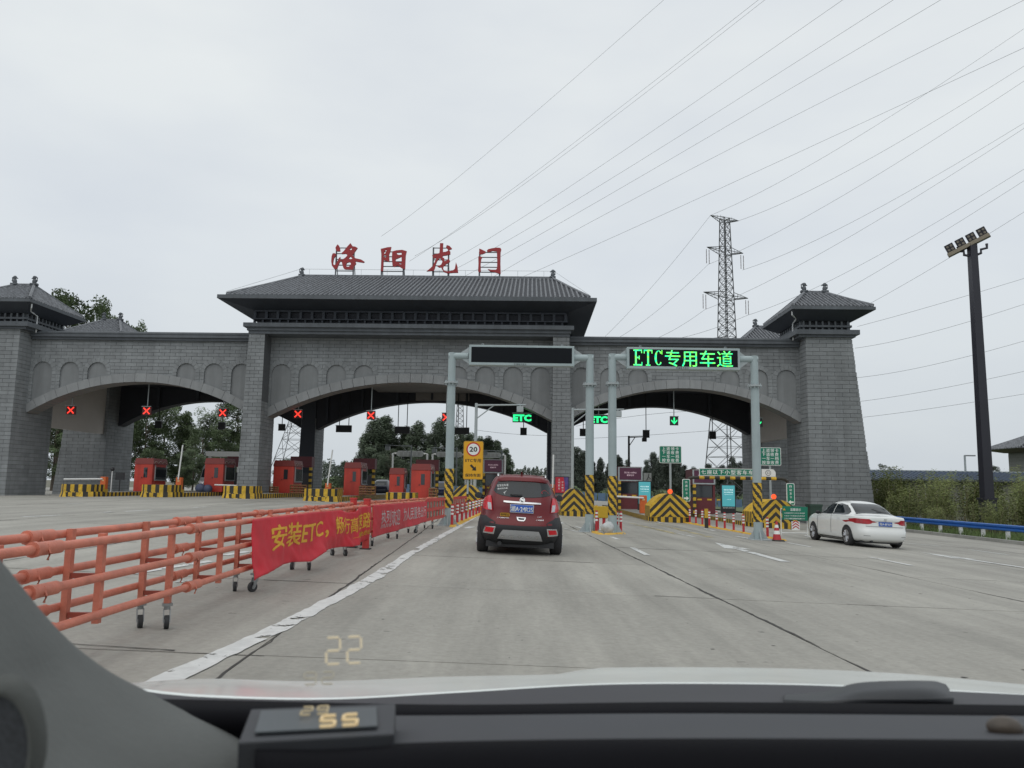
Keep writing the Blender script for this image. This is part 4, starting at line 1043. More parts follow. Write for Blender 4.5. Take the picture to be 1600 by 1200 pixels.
b.build('post_sleeve', [YEL, BLK], t)
# two green rule signs
for (a, c, d, e_, Y, px, lab) in [(1030, 1065, 696.5, 724, 46, 1047, 'square green sign with four rows of characters, against the sky and trees'), (1186, 1220.5, 699, 727.5, 45, 1203, 'square green sign with four rows of characters, in front of the brick wall')]:
    t, w, h, T = sign_frame('rule_sign', lab, 'road sign', a, c, d, e_, Y, GRN, SGW, dict(r=.065, island=1), group='green rule signs on poles')
    b = MB()
    for k, s_ in enumerate(['上道领卡', '下道收费', '一车一档', '按章收费']):
        for j, c_ in enumerate(s_):
            v_ = text_geo(c_, bold=.02)[2]; sz = h*.20
            b.text(c_, w=sz*v_[0]/.92, h=max(sz*v_[1]/.92, .012), T=T @ TR((j-1.5)*w*.2, -.028, (1.5-k)*h*.225), bold=.02)
    b.build('lettering', SGW, t)
for (a, c, d, e_, Y, s_, dr, lab) in [(1066, 1078.5, 748.5, 783.5, 42.2, '持通行卡', 1, 'narrow upright green sign with a white arrow pointing toward the height bar lane'), (1228.5, 1242, 755, 789.5, 41.6, '自动发卡', -1, 'narrow upright green sign with a white arrow pointing away from the brick tower')]:
    t, w, h, T = sign_frame('direction_sign', lab, 'road sign', a, c, d, e_, Y, GRN, SGW, dict(r=.04), r=.06, group='narrow green arrow signs')
    b = MB()
    for k, c_ in enumerate(s_): b.text(c_, h=w*.30, w=w*.30, T=T @ TR(0, -.028, h*(.36-.165*k)), bold=.02)
    q = w*.34; b.prism([(dr*q, 0), (0, q*.8), (0, q*.3), (-dr*q, q*.3), (-dr*q, -q*.3), (0, -q*.3), (0, -q*.8)], -.028, -.0265, T=T @ TR(0, 0, -h*.36)); b.build('lettering', SGW, t)
# height limit bar with board
A, B = GP(1073, 43.5), GP(1235, 43.0); zt = PY(1150, 747, 43.2).z; base = min(A.z, B.z); mx_ = (A.x+B.x)/2; W_ = B.x-A.x
t = thing('height_bar', 'yellow and black striped height limit bar with green character board on top', 'height bar', (mx_, 43.2, base), 0)
tb = zt-base
b = MB(); n = 17
za, zb = PY(1085, 744.5, 43.2).z-base, PY(1228, 750, 43.2).z-base
for k in range(n): f0, f1 = k/n, (k+1)/n; b.cyl((-W_/2+.35+(W_-.7)*f0, 0, tb), (-W_/2+.35+(W_-.7)*f1, 0, tb), .085, n=10, m=k % 2)
b.build('crossbar', [BLK, YEL], t)
for s_ in (-1, 1):
    b = MB(); b.tube([(s_*(W_/2-.36), 0, tb), (s_*(W_/2-.15), 0, tb-.03), (s_*(W_/2-.03), 0, tb-.12), (s_*W_/2, 0, tb-.3), (s_*W_/2, 0, -.3)], .085, 10); b.build('post', BLK, t, smooth=.7)
a, c = PY(1093, 733, 43.1), PY(1190, 743.6, 43.1); w = c.x-a.x; cx = (a.x+c.x)/2-mx_
b = MB(); b.box(cx-w/2, cx+w/2, -.03, .03, tb+.10, tb+.50); b.build('board_edge', SGW, t)
b = MB(); b.box(cx-w/2+.03, cx+w/2-.03, -.036, -.031, tb+.13, tb+.47); b.build('board', GRN, t)
b = MB(); s_ = '七座以下小型客车车道'
for j, c_ in enumerate(s_): v_ = text_geo(c_, bold=.02)[2]; b.text(c_, h=.24*v_[1]/.9, w=.26*v_[0]/.9, T=TR(cx-w*.43+j*w*.0955, -.038, tb+.30), bold=.025)
b.build('lettering', SGW, t)
x0 = cx+w/2+.04; b = MB(); b.prism([(x0, tb+.10), (x0+.74, tb+.10), (x0+.74, tb+.36), (x0+.62, tb+.50), (x0, tb+.50)], -.03, .03); b.build('white_board', WHT, t)
b = MB(); b.cyl((x0+.34, -.032, tb+.30), (x0+.34, -.036, tb+.30), .15, n=18); b.build('emblem_ring', BLKP, t); b = MB(); b.cyl((x0+.34, -.037, tb+.30), (x0+.34, -.040, tb+.30), .125, n=18); b.build('emblem_disc', WHT, t)
b = MB(); b.text('口', h=.13, T=TR(x0+.34, -.042, tb+.30), bold=.02); b.build('emblem', BLKP, t)
# red beacons on the chevron blocks
for px, py, Y, lab in [(1047, 768, 42.2, 'round glowing red beacon on the widest chevron block'), (1209, 776, 41.7, 'round glowing red beacon on the chevron block by the notice board')]:
    c = PY(px, py, Y); t = thing('warning_beacon', lab, 'beacon', (c.x, Y, c.z-.22), 0, 'red warning beacons')
    b = MB(); b.cyl((0, .02, 0), (0, .02, .1), .05, n=8); b.build('foot', BLKP, t)
    b = MB(); n = 12; pts = [((.135 if i % 2 else .10)*math.cos(math.pi*i/n), (.135 if i % 2 else .10)*math.sin(math.pi*i/n)+.22) for i in range(2*n)]
    b.prism(pts, -.05, .05); b.build('lens', LEDO, t)
# LED kiosks
def kiosk(px0, px1, py0, py1, pyb, Y, label):
    a, c = PY(px0, py0, Y), PY(px1, py1, Y); w = c.x-a.x; z1 = a.z; z0 = c.z; cx = (a.x+c.x)/2; zb = PY(px0, pyb, Y).z
    t = thing('screen_kiosk', label, 'advertising screen', (cx, Y, zb), -TH, 'teal screen kiosks'); H = z1-zb; hs = z1-z0
    b = MB(); b.box(-w/2, w/2, 0, .22, 0, H); b.build('case', BLKP, t, bevel=.03)
    b = MB(); b.box(-w*.43, w*.43, -.006, -.001, H-hs*.985, H-.07)
    b.build('screen', mat('teal_screen', (.04, .18, .20), .25, var=0, emit=(.07, .33, .37), es=.75), t)
    b = MB(); b.text('绿色出行畅通', w=w*.62, T=TR(0, -.01, H-hs*.25), bold=.02); b.text('安全文明行驶', w=w*.62, T=TR(0, -.01, H-hs*.36), bold=.02); b.text('河南高速提醒您', w=w*.6, h=.035, T=TR(0, -.01, H-hs*.46)); b.text('一路平安', w=w*.35, h=.035, T=TR(0, -.01, H-hs*.68)); b.build('lettering', mat('screen_white', (.6, .7, .7), .4, emit=(.6, .8, .8), es=.6), t)
    b = MB(); b.text('便民服务 收费公示', w=w*.8, T=TR(0, -.01, max(.12, H-hs-.06))); b.build('base_lettering', SGW, t)
kiosk(996.5, 1018, 751, 788, 797, 50, 'teal screen kiosk in a black case beside the tall orange barrier machine')
kiosk(1126.5, 1150, 756.5, 792, 802, 47, 'teal screen kiosk in a black case under the striped height bar')
# red poster on the gate pier
a, c = PG(868, 745.5, -.12), PG(888, 770, -.12); t = thing('poster_board', 'red and blue poster board fixed to the foot of the gate pier', 'poster', GM @ Vector(((a[0]+c[0])/2, -.12, c[1])), -TH)
w, h = c[0]-a[0], a[1]-c[1]
b = MB(); b.box(-w/2-.03, w/2+.03, 0, .07, -.02, h+.05); b.build('frame', BLKP, t)
b = MB(); b.box(-w/2, w*.22, -.006, 0, 0, h); b.build('red_sheet', mat('poster_red', (.5, .02, .04), .5), t)
b = MB(); b.prism([(w*.22, 0), (w/2, 0), (w/2, h), (w*.12, h), (w*.222, h*.6)], -.0075, -.0065); b.build('blue_sheet', mat('poster_blue', (.09, .06, .22), .5, var=.4, scale=4), t)
b = MB()
for k, c_ in enumerate('文明服务'): b.text(c_, h=h*.13, w=h*.13, T=TR(-w*.22, -.009, h*(.84-.19*k)))
for k, c_ in enumerate('安全畅通'): b.text(c_, h=h*.12, w=h*.12, T=TR(w*.05, -.009, h*(.68-.18*k)))
b.build('lettering', SGW, t)
# green notice board on a white stand
a, c = PY(1221, 791, 33), PY(1261, 813, 33); cx = (a.x+c.x)/2; g = gz(cx); w = c.x-a.x; z1, z0 = a.z-g, c.z-g
t = thing('notice_board', 'green notice board with white writing on a white tube stand beside the sedan', 'notice board', (cx, 33, g), 0)
b = MB(); b.box(-w/2, w/2, -.015, .015, z0, z1, T=RY(.03)); b.build('board', GRN, t)
b = MB(); b.text('温馨提示', w=w*.42, h=(z1-z0)*.2, T=TR(.05, -.02, z1-.13), bold=.02)
for k, s_ in enumerate(['为保障您的行车安全请减速', '七座以下车辆请走右侧车道', '不便之处敬请谅解谢谢合作']): b.text(s_, w=w*.82, h=.055, T=TR(0, -.02, z1-.27-k*.11), bold=.01)
b.text('收费站', w=w*.5, h=.05, T=TR(.02, -.02, z0+.06)); b.build('lettering', SGW, t)
b = MB(); b.prism([(-w*.46, z1-.16), (-w*.34, z1-.16), (-w*.40, z1-.07)], -.022, -.017); b.build('emblem', YEL, t)
b = MB(); b.tube([(-w/2-.02, .04, -.02), (-w/2-.02, .04, z1-.1), (w/2+.02, .04, z1-.1), (w/2+.02, .04, -.02)], .022, 6); b.cyl((-w/2-.02, .04, .12), (w/2+.02, .04, .12), .02, n=6); b.cyl((-w/2-.02, -.3, 0), (-w/2-.02, .35, 0), .02, n=6); b.cyl((w/2+.02, -.3, 0), (w/2+.02, .35, 0), .02, n=6); b.build('stand', WHT, t)
# small red and white arrow marker behind it
p = GP(1243, 40.4); t = thing('chevron_marker', 'small red and white chevron marker plate under the notice board', 'marker', (p.x, 40.35, p.z), 0)
b = MB(); b.box(-.2, .2, 0, .03, 0, .42); b.build('plate', SGW, t); b = MB()
for k in range(3): z = .04+k*.13; b.prism([(-.17, z), (0, z+.12), (.17, z), (.17, z+.06), (0, z+.18), (-.17, z+.06)], -.008, -.002)
b.build('chevron', REDP, t)

# ---------------------------------------------------------------- bollards
def make_bollard(label, loc, grp):
    t = thing('bollard', label, 'bollard', loc, 0, grp)
    b = MB(); b.cyl((0, 0, .03), (0, 0, .76), .048, .045, n=12); b.build('tube', REDP, t, smooth=.8)
    for z in (.40, .52, .64): b = MB(); b.cyl((0, 0, z), (0, 0, z+.065), .052, n=12); b.build('white_band', SGW, t, smooth=.8)
    b = MB(); b.hexa([(-.19, -.09, -.01), (.19, -.09, -.01), (.19, .09, -.01), (-.19, .09, -.01)], [(-.12, -.06, .06), (.12, -.06, .06), (.12, .06, .06), (-.12, .06, .06)]); b.build('foot', mat('yellow_rubber', (.60, .36, .04), .6, var=.12), t)
    return t
BOL = [None]
def bollard(px, py, label, grp, rz=0):
    p = G(px, py)
    if BOL[0] is None: BOL[0] = make_bollard(label, p, grp); BOL[0].rotation_euler.z = rz; return BOL[0]
    c = clone(BOL[0], label, p, rz); c['group'] = grp; return c
grp = 'red and white bollards along the third lane'
RB = [(1199.5, 840.8), (1181, 838), (1162, 833.4), (1146.5, 830.3), (1132.5, 827.6), (1120, 825.3), (1108.5, 823.2), (1097.6, 821.4), (1087.5, 819.5), (1078, 817.8), (1070, 816.6), (1061.5, 815.3)]
for i, q in enumerate(RB): bollard(*q, 'bollard of the row ending at the traffic cone, %s from the cone' % ORD[i], grp, math.pi/2)
for i, (q, lab) in enumerate([((917, 829), 'bollard standing against the second gantry post'), ((932, 832), 'bollard in front of the yellow water drum'), ((964, 832.5), 'bollard just left of the pair beside the white bag'), ((970, 833), 'bollard at the outer end of the small island')]):
    bollard(*q, 'red and white ' + lab, 'bollards round the middle gantry posts', math.pi/2)
Pn, Pf = G(706, 822.5), G(771, 794)
for i in range(15):
    x, y = Pn.x+(Pf.x-Pn.x)*i/14, Pn.y+(Pf.y-Pn.y)*i/14
    c = clone(BOL[0], 'bollard in the dense row left of the red car, %s from the gantry post' % ORD[i], (x, y, gz(x)), math.pi/2+.04); c['group'] = 'dense bollard row left of the red car'
# yellow rubber strips under the bollards
def rubber(pts, label):
    b = MB()
    for (x0, y0), (x1, y1) in zip(pts, pts[1:]):
        d = math.hypot(x1-x0, y1-y0); n = max(1, int(d/.5)); ux, uy = (x1-x0)/d, (y1-y0)/d
        for i in range(n):
            a, c = (i+.04)*d/n, (i+.96)*d/n; w = .10
            lo = [(x0+ux*s_-uy*w*k, y0+uy*s_+ux*w*k) for s_, k in ((a, -1), (c, -1), (c, 1), (a, 1))]; hi = [(x0+ux*s_-uy*w*.5*k, y0+uy*s_+ux*w*.5*k) for s_, k in ((a+.05, -1), (c-.05, -1), (c-.05, 1), (a+.05, 1))]
            b.hexa([(*p, gz(p[0])+.0) for p in lo], [(*p, gz(p[0])+.05) for p in hi])
    o = b.build('rubber_kerb', MC['yellow_rubber']); tag(o, label, 'rubber kerb', 'yellow rubber kerbs under bollards')
rubber([g2(1226, 845), g2(1162, 833), g2(1056, 814.5)], 'yellow rubber kerb running under the long right bollard row')
rubber([g2(911, 828), g2(940, 835.5)], 'short yellow rubber kerb in front of the second gantry post')
rubber([g2(946, 835.5), g2(975, 834)], 'short yellow rubber kerb in front of the white bag')
rubber([(Pn.x+.05, Pn.y-.5), (Pf.x, Pf.y+.3)], 'yellow rubber kerb under the dense bollard row left of the red car')
# black and yellow bollard
p = G(1104, 825); t = thing('striped_post', 'short thick post, yellow above and black below, among the right-hand bollards', 'post', p, 0)
b = MB(); b.cyl((0, 0, 0), (0, 0, .45), .085, n=12); b.build('lower_tube', BLK, t); b = MB(); b.cyl((0, 0, .45), (0, 0, .86), .085, n=12); b.build('upper_tube', ORG if False else YEL, t)
# traffic cone
p = G(1214, 845.5); t = thing('traffic_cone', 'red and white traffic cone at the near end of the right bollard row', 'traffic cone', p, .2)
b = MB(); b.hexa([(-.2, -.2, 0), (.2, -.2, 0), (.2, .2, 0), (-.2, .2, 0)], [(-.17, -.17, .05), (.17, -.17, .05), (.17, .17, .05), (-.17, .17, .05)]); b.build('foot', BLK, t)
for k, (z0, z1, m_) in enumerate([(.05, .24, REDP), (.24, .36, SGW), (.36, .46, REDP), (.46, .56, SGW), (.56, .68, REDP)]):
    b = MB(); f = lambda z: .15-.12*(z-.05)/.63; b.cyl((0, 0, z0), (0, 0, z1), f(z0), f(z1), n=16); b.build('cone_band', m_, t, smooth=.8)
# water drum, red/white block, white bag
p = G(940, 829); t = thing('water_drum', 'yellow plastic crash drum between the middle gantry posts', 'crash barrel', (p.x, p.y+.5, p.z), 0)
w = .30
b = MB(); b.prism(rounded(.62, .42, .08), -.25, .25, T=TR(0, 0, .66)); b.build('drum', mat('drum_yellow', (.62, .40, .03), .45, var=.1), t, bevel=.03, smooth=.7)
b = MB(); b.cyl((-.15, 0, .87), (-.15, 0, .9), .06, n=10); b.build('cap', mat('drum_yellow'), t)
b = MB()
for k in range(5): b.box(-.3+k*.12, -.18+k*.12, -.22, .22, .0, .44, m=k % 2)
b.build('drum_foot', [SGW, REDP], t)
p = G(951, 835); t = thing('sand_bag', 'bulging white sandbag leaning on the middle gantry post', 'bag', (p.x, p.y+.25, p.z), .1)
b = MB(); b.sph((0, 0, .2), .24, 14, 10, sz=(.95, .75, .85)); b.sph((.0, 0, .36), .12, 10, 6, sz=(1.3, .8, .5))
for v in b.v: v += Vector((noise.noise(v*6), noise.noise(v*6+Vector((5, 0, 0))), noise.noise(v*6+Vector((0, 7, 0)))))*.05
for v in b.v: v.z = max(v.z, .0)
b.build('sack', mat('sack_white', (.48, .5, .5), .8, var=.2, scale=6), t, smooth=True)
b = MB(); b.tube([(-.1, -.02, .42), (0, -.03, .45), (.1, .0, .42)], .012, 5); b.build('tie', GRY, t)
# black rear-facing board and camera pole in the first lane
p = GP(185, 56); t = thing('lane_board', 'black square board on a thin post beside the barrier near the corner tower', 'sign back', (p.x, 56, p.z+.27)); h = PY(185, 738.5, 56).z-p.z-.27
b = MB(); b.cyl((0, .04, 0), (0, .04, h-.1), .04, n=6); b.build('post', BLKP, t); b = MB(); b.box(-.32, .32, 0, .03, h-.5, h); b.build('board', BLKP, t)
p = GP(172.5, 55); t = thing('cctv_pole', 'thin white pole with a round dark camera beside the corner tower', 'camera pole', (p.x, 55, p.z+.27)); h = PY(172, 733, 55).z-p.z-.27
b = MB(); b.cyl((0, 0, 0), (0, 0, h), .035, n=6); b.build('pole', WHT, t); b = MB(); b.sph((0, 0, h), .14, 10, 6); b.build('camera', BLKP, t)
# scaffold-like guard frames beside the booths
def guard(px0, px1, py0, py1, Y, label, cols=5, rows_=4):
    a, c = PY(px0, py0, Y), PY(px1, py1, Y); w, h = c.x-a.x, a.z-c.z
    t = thing('guard_frame', label, 'guard frame', ((a.x+c.x)/2, Y, c.z), 0, 'brown guard frames at the booths'); m_ = mat('guard_brown', (.22, .11, .05), .6, var=.2)
    for k in range(cols): b = MB(); x = -w/2+w*k/(cols-1); b.bar((x, 0, 0), (x, 0, h), .07); b.build('upright', m_, t)
    for k in range(rows_): b = MB(); z = .06+(h-.12)*k/(rows_-1); b.bar((-w/2, -.04, z), (w/2, -.04, z), .08); b.build('rail', m_, t)
guard(454, 478, 757, 772, 57.2, 'brown guard frame beside the lone booth between the piers'); guard(562, 586, 759, 774, 57.2, 'brown guard frame beside the booth in the middle of the arch')
guard(523, 535, 762, 774, 57.2, 'narrow brown guard frame left of the middle booth', 3); guard(671, 682, 762, 779, 53.5, 'brown guard frame beside the booth next to the gantry post', 3); guard(422, 434, 760, 772, 57, 'narrow brown guard frame at the foot of the grey pier', 3)

# ---------------------------------------------------------------- wheeled barrier of orange tubes
OT = mat('barrier_orange', (.54, .17, .11), .5, var=.2, scale=5, bump=.25)
OT2 = mat('barrier_rust', (.28, .05, .03), .6, var=.2)
OTR = mat('barrier_red', (.50, .04, .035), .5, var=.08)
CST = mat('caster_steel', (.30, .31, .31), .4, .7, var=.2)
RUB = mat('rubber', (.028, .03, .032), .7, var=.15)
def path_x(y): return -3.15 if y < 11 else (-3.15 + (y-11)*.011 if y < 17.5 else -3.08 + (y-17.5)*.075)
SEC = 2.62; HZ = [.34, .62, .90]; DX = .36
def barrier_unit(y0, label, casters=True):
    x0, x1 = path_x(y0), path_x(y0+SEC); rz = math.atan2(SEC, x1-x0)-math.pi/2
    t = thing('barrier_section', label, 'barrier', (x0, y0, gz(x0)), rz, 'orange tube barrier on casters'); Ls = math.hypot(SEC, x1-x0)
    for sx_ in (0, -DX):
        for z in HZ:
            zz = z + (.04 if sx_ else 0); b = MB(); b.cyl((sx_, -.0, zz), (sx_, Ls, zz), .033, n=12); b.build('rail', OT, t, smooth=.8)
            b = MB(); y = .42 if sx_ == 0 else .95; b.cyl((sx_, y, zz), (sx_, y+.30, zz), .047, n=12); b.cyl((sx_, y-.02, zz), (sx_, y+.02, zz), .053, n=12); b.tube([(sx_+.03, y+.1, zz+.03), (sx_+.055, y+.1, zz-.03), (sx_+.04, y+.1, zz-.075)], .009, 5)
            b.build('coupling_sleeve', OT, t, smooth=.8)
    for k, y in enumerate((.12, 1.43)):
        for sx_ in (-.055, -DX+.055):
            b = MB(); b.box(sx_-.025, sx_+.025, y-.028, y+.028, .23 if casters and k == 0 else .26, HZ[2]+.05+(.03 if sx_ < -.1 else 0)); b.build('upright', OT, t)
        for z in (.30, .60): b = MB(); b.box(-DX+.085, -.085, y-.02, y+.02, z, z+.04); b.build('crossbar', OT2, t)
    if casters:
        for sx_ in (-.055, -DX+.055):
            y = .12; a = rnd.uniform(-.8, .8); T = TR(sx_, y, 0) @ RZ(a); c = MB()
            c.box(-.045, .045, -.045, .045, .205, .23, T=T); c.cyl((0, 0, .17), (0, 0, .206), .028, n=8, T=T)
            for q in (-.028, .028): c.hexa([(q-.004, -.06, .06), (q+.004, -.06, .06), (q+.004, -.015, .06), (q-.004, -.015, .06)], [(q-.004, -.03, .175), (q+.004, -.03, .175), (q+.004, .03, .175), (q-.004, .03, .175)], T=T)
            co = c.build('caster', CST, t); w_ = MB(); w_.cyl((-.02, -.04, .062), (.02, -.04, .062), .062, n=18, T=T); w_.build('wheel', RUB, co, smooth=.8); h_ = MB(); h_.cyl((-.024, -.04, .062), (.024, -.04, .062), .026, n=12, T=T); h_.build('hub', CST, co)
    return t
y = 7.5 - 3*SEC + .0; i = 0
wh = ['nearest the camera car', 'second from the camera car', 'third, with casters in plain view', 'fourth, where the yellow lettered banner begins', 'fifth, behind the banner with yellow characters', 'sixth, behind the far end of the first banner', 'seventh, just past the thick red posts', 'eighth, behind the white lettered banner', 'ninth, behind the far end of the second banner', 'tenth, behind the gantry post', 'eleventh, beyond the gantry post']
for k in range(11):
    yy = 7.5 + (k-3)*SEC + .1
    barrier_unit(yy, 'wheeled orange tube barrier section, ' + wh[k], casters=(k >= 0))
# thick red joint posts
for px, dy, lab in ((568, 0, 'thick red joint post of the barrier, behind the other'), (582, -.25, 'thick red joint post of the barrier, in front of the second banner')):
    x, y = (-3.08 - (.34 if px == 568 else 0.0), 17.55+dy); t = thing('joint_post', lab, 'barrier post', (x+.02, y, gz(x)), 0, 'thick red joint posts')
    b = MB(); b.cyl((0, 0, .01), (0, 0, 1.03), .075, n=16); b.cyl((0, 0, 1.03), (0, 0, 1.06), .085, n=16); b.build('tube', OTR, t, smooth=.8); b = MB(); b.box(-.11, .11, -.11, .11, 0, .02); b.build('foot_plate', RUB, t)
# open mesh screens clipped on beyond the second banner
def grid_panel(y0, y1, label):
    x0 = path_x(y0)+.06; t = thing('grid_panel', label, 'barrier panel', (x0, y0, gz(x0)), math.atan2(y1-y0, path_x(y1)-path_x(y0))-math.pi/2, 'red panels with square holes')
    Ls = y1-y0
    for k in range(3): b = MB(); z = .30+k*.29; b.box(0, .02, 0, Ls, z, z+.10); b.build('strip', OTR, t)
    n = max(3, int(Ls/.5))
    for k in range(n+1): b = MB(); yk = Ls*k/n; b.box(.001, .019, yk-.07, yk+.07, .40, .88); b.build('upright', OTR, t)
    b = MB(); b.box(-.05, -.045, 0, Ls, .32, .95); b.build('pale_back', mat('pale_mesh', (.5, .48, .4), .8), t)
grid_panel(24.2, 27.6, 'red panel with pale square holes just before the gantry post'); grid_panel(29.4, 33.5, 'red panel with pale square holes just beyond the gantry post')

# ---------------------------------------------------------------- cloth banners
def banner(pts_top, pts_bot, Yc, label, mcol, texts, nx=110, nz=24, amp=.05, seed=1):
    """pts_top/bot: (y, z above ground) along the barrier; cloth hangs on the near rail"""
    def interp(P, s):
        for (a, b_) in zip(P, P[1:]):
            if s <= b_[0] or b_ is P[-1]:
                f = (s-a[0])/(b_[0]-a[0]); return a[1]+(b_[1]-a[1])*f
    y0, y1 = pts_top[0][0], pts_top[-1][0]
    def W_(u, v, off=0):
        y = y0+(y1-y0)*u; zt, zb = interp(pts_top, y), interp(pts_bot, y); z = zt+(zb-zt)*v
        fold = noise.noise(Vector((y*1.3, v*1.2, seed)))*amp*2 + math.sin(y*2.3+v*2.2+seed)*amp*.8*(.3+v) + noise.noise(Vector((y*4-v*3, v*3, seed+9)))*amp*.7
        x = path_x(y)+.075+off + fold*(.25+.75*v) + .015
        return Vector((x, y + noise.noise(Vector((y, v*2, seed+4)))*.04*v, gz(x)*1.0+z))
    t = thing('cloth_banner', label, 'banner', W_(0, 0)*1.0, 0); O = Vector(t.location)
    b = MB(); vs = [tuple(W_(i/nx, j/nz)-O) for j in range(nz+1) for i in range(nx+1)]
    b.add(vs, [(j*(nx+1)+i, j*(nx+1)+i+1, (j+1)*(nx+1)+i+1, (j+1)*(nx+1)+i) for j in range(nz) for i in range(nx)])
    o = b.build('cloth', mcol, t, smooth=True, fix=False); s = o.modifiers.new('thick', 'SOLIDIFY'); s.thickness = .004
    Lu = y1-y0; hgt = interp(pts_top, (y0+y1)/2)-interp(pts_bot, (y0+y1)/2)
    for (txt, u0, u1, v0, v1, m_, bold, vert) in texts:
        v, f, (dw, dh) = text_geo(txt, bold=bold)
        # subdivide the letter faces so that they follow the cloth
        me = bpy.data.meshes.new('t'); me.from_pydata(v, [], f); bm = bmesh.new(); bm.from_mesh(me); bmesh.ops.triangulate(bm, faces=bm.faces)
        for _ in range(2):
            lg = [e for e in bm.edges if e.calc_length() > .22]
            if lg: bmesh.ops.subdivide_edges(bm, edges=lg, cuts=1); bmesh.ops.triangulate(bm, faces=bm.faces)
        bm.verts.ensure_lookup_table(); vv = [x.co.copy() for x in bm.verts]; ff = [tuple(q.index for q in p.verts) for p in bm.faces]; bm.free(); bpy.data.meshes.remove(me)
        b = MB(); out = []
        for q in vv:
            u = u0+(u1-u0)*(q.x/dw+.5); w_ = v1+(v0-v1)*(q.y/dh+.5); out.append(tuple(W_(u, w_, .006+q.z*.3)-O))
        b.add(out, ff); b.build('lettering', m_, t, fix=False)
    return t
BAN = mat('banner_red', (.60, .018, .035), .55, var=.12, scale=2, bump=.15, bscale=14)
BY = mat('banner_yellow', (.75, .40, .03), .6, var=.05); BW = mat('banner_white', (.62, .5, .5), .6, var=.05)
yb0, yb1 = 9.65, 17.35
banner([(yb0, .93), (12.5, .925), (14.5, .90), (15.0, .84), (15.7, .83), (16.1, .91), (yb1, .91)], [(yb0, .22), (10.6, .27), (11.6, .25), (12.4, .19), (13.1, .28), (14.0, .26), (15.4, .2), (16.6, .17), (yb1, .2)], 0,
       'red cloth banner with large yellow characters tied to the orange barrier', BAN,
       [('安装ETC，', .10, .50, .17, .66, BY, .035, 0), ('畅行高速路', .565, .985, .17, .62, BY, .03, 0), ('——豫通收费站', .76, .99, .68, .82, BY, .012, 0)], seed=1)
banner([(17.6, .92), (20, .91), (yc := 24.2, .90)], [(17.6, .22), (20, .25), (24.2, .30)], 0, 'longer red cloth banner with white characters beyond the thick red posts', mat('banner_red_two', (.60, .03, .05), .55, var=.1, bump=.15, bscale=14),
       [('热烈欢迎', .12, .42, .2, .8, BW, .01, 0), ('为人民服务出行', .48, .97, .2, .72, BW, .01, 0)], amp=.02, seed=4)
# ---------------------------------------------------------------- cars
CRED = mat('car_red_paint', (.135, .006, .010), .34, 0, var=.05, coat=.3, spec=.3)
CWH = mat('car_white_paint', (.72, .74, .73), .25, var=.02, coat=.6)
CSIL = mat('car_silver_paint', (.36, .38, .39), .3, .4, var=.03, coat=.5)
TRIM = mat('car_trim_black', (.014, .015, .018), .6, var=.12, scale=5)
CHR = mat('chrome', (.62, .63, .64), .18, .9, var=0)
RIMM = mat('wheel_rim', (.42, .43, .45), .3, .7, var=.05)
TYRE = mat('tyre_rubber', (.025, .025, .027), .8, var=.1)
GLC = mat('car_glass', (.012, .018, .022), .06, var=0, spec=.6)
GLR = mat('car_rear_glass', (.010, .015, .019), .10, var=.25, scale=2.5, spec=.5)
TLR = mat('tail_lamp_red', (.50, .012, .02), .25, var=.1, coat=.2, spec=.3, emit=(1, .02, .03), es=.06)
TLW = mat('tail_lamp_clear', (.45, .45, .47), .2, var=.25, scale=14, coat=.5)
PLB = mat('plate_blue', (.015, .09, .42), .4, var=.03)
SILV = mat('skid_silver', (.42, .43, .44), .4, .5, var=.05)
def outline(y0, y1, hw, n=56, e=4.5, er=None):
    """plan outline from rear y0 to front y1, superellipse; tapers a little to the nose"""
    cy, hl = (y0+y1)/2, (y1-y0)/2; P = []
    for i in range(n):
        w = 2*math.pi*i/n; c, s = math.cos(w), math.sin(w)
        x = hw*abs(c)**(2/e)*(1 if c >= 0 else -1); y = hl*abs(s)**(2/e)*(1 if s >= 0 else -1)
        x *= 1-.10*max(0, y/hl-.35)**1.5
        P.append((x, cy+y))
    return P
def car_shell(slices, mtl, parent, name='body', n=56, bow=.05):
    vs = []; 
    for (z, y0, y1, hw, e) in slices:
        P = outline(y0, y1, hw, n, e)
        vs += [(x, y, z - bow*0) for x, y in P]
    m = len(slices); fs = [(j*n+i, j*n+(i+1) % n, (j+1)*n+(i+1) % n, (j+1)*n+i) for j in range(m-1) for i in range(n)]
    fs += [tuple(range(n))[::-1]]
    # roof cap as a small dome
    z, y0, y1, hw, e = slices[-1]; P = outline(y0, y1, hw, n, e); cy = (y0+y1)/2
    b0 = (m-1)*n; prev = b0; k = len(vs)
    for f, dz in ((.7, .018), (.35, .028)):
        vs += [(x*f, cy+(y-cy)*f, z+dz) for x, y in P]; fs += [(prev+i, prev+(i+1) % n, k+(i+1) % n, k+i) for i in range(n)]; prev = k; k += n
    vs.append((0, cy, z+.03)); fs += [(prev+i, prev+(i+1) % n, k) for i in range(n)]
    b = MB(); b.add(vs, fs); o = b.build(name, mtl, parent, smooth=True)
    bm = bmesh.new(); bm.from_mesh(o.data); 
    bmesh.ops.subdivide_edges(bm, edges=[e_ for e_ in bm.edges if e_.calc_length() > .25], cuts=1); bmesh.ops.triangulate(bm, faces=bm.faces)
    bvh = BVHTree.FromBMesh(bm); bm.free()
    return o, bvh
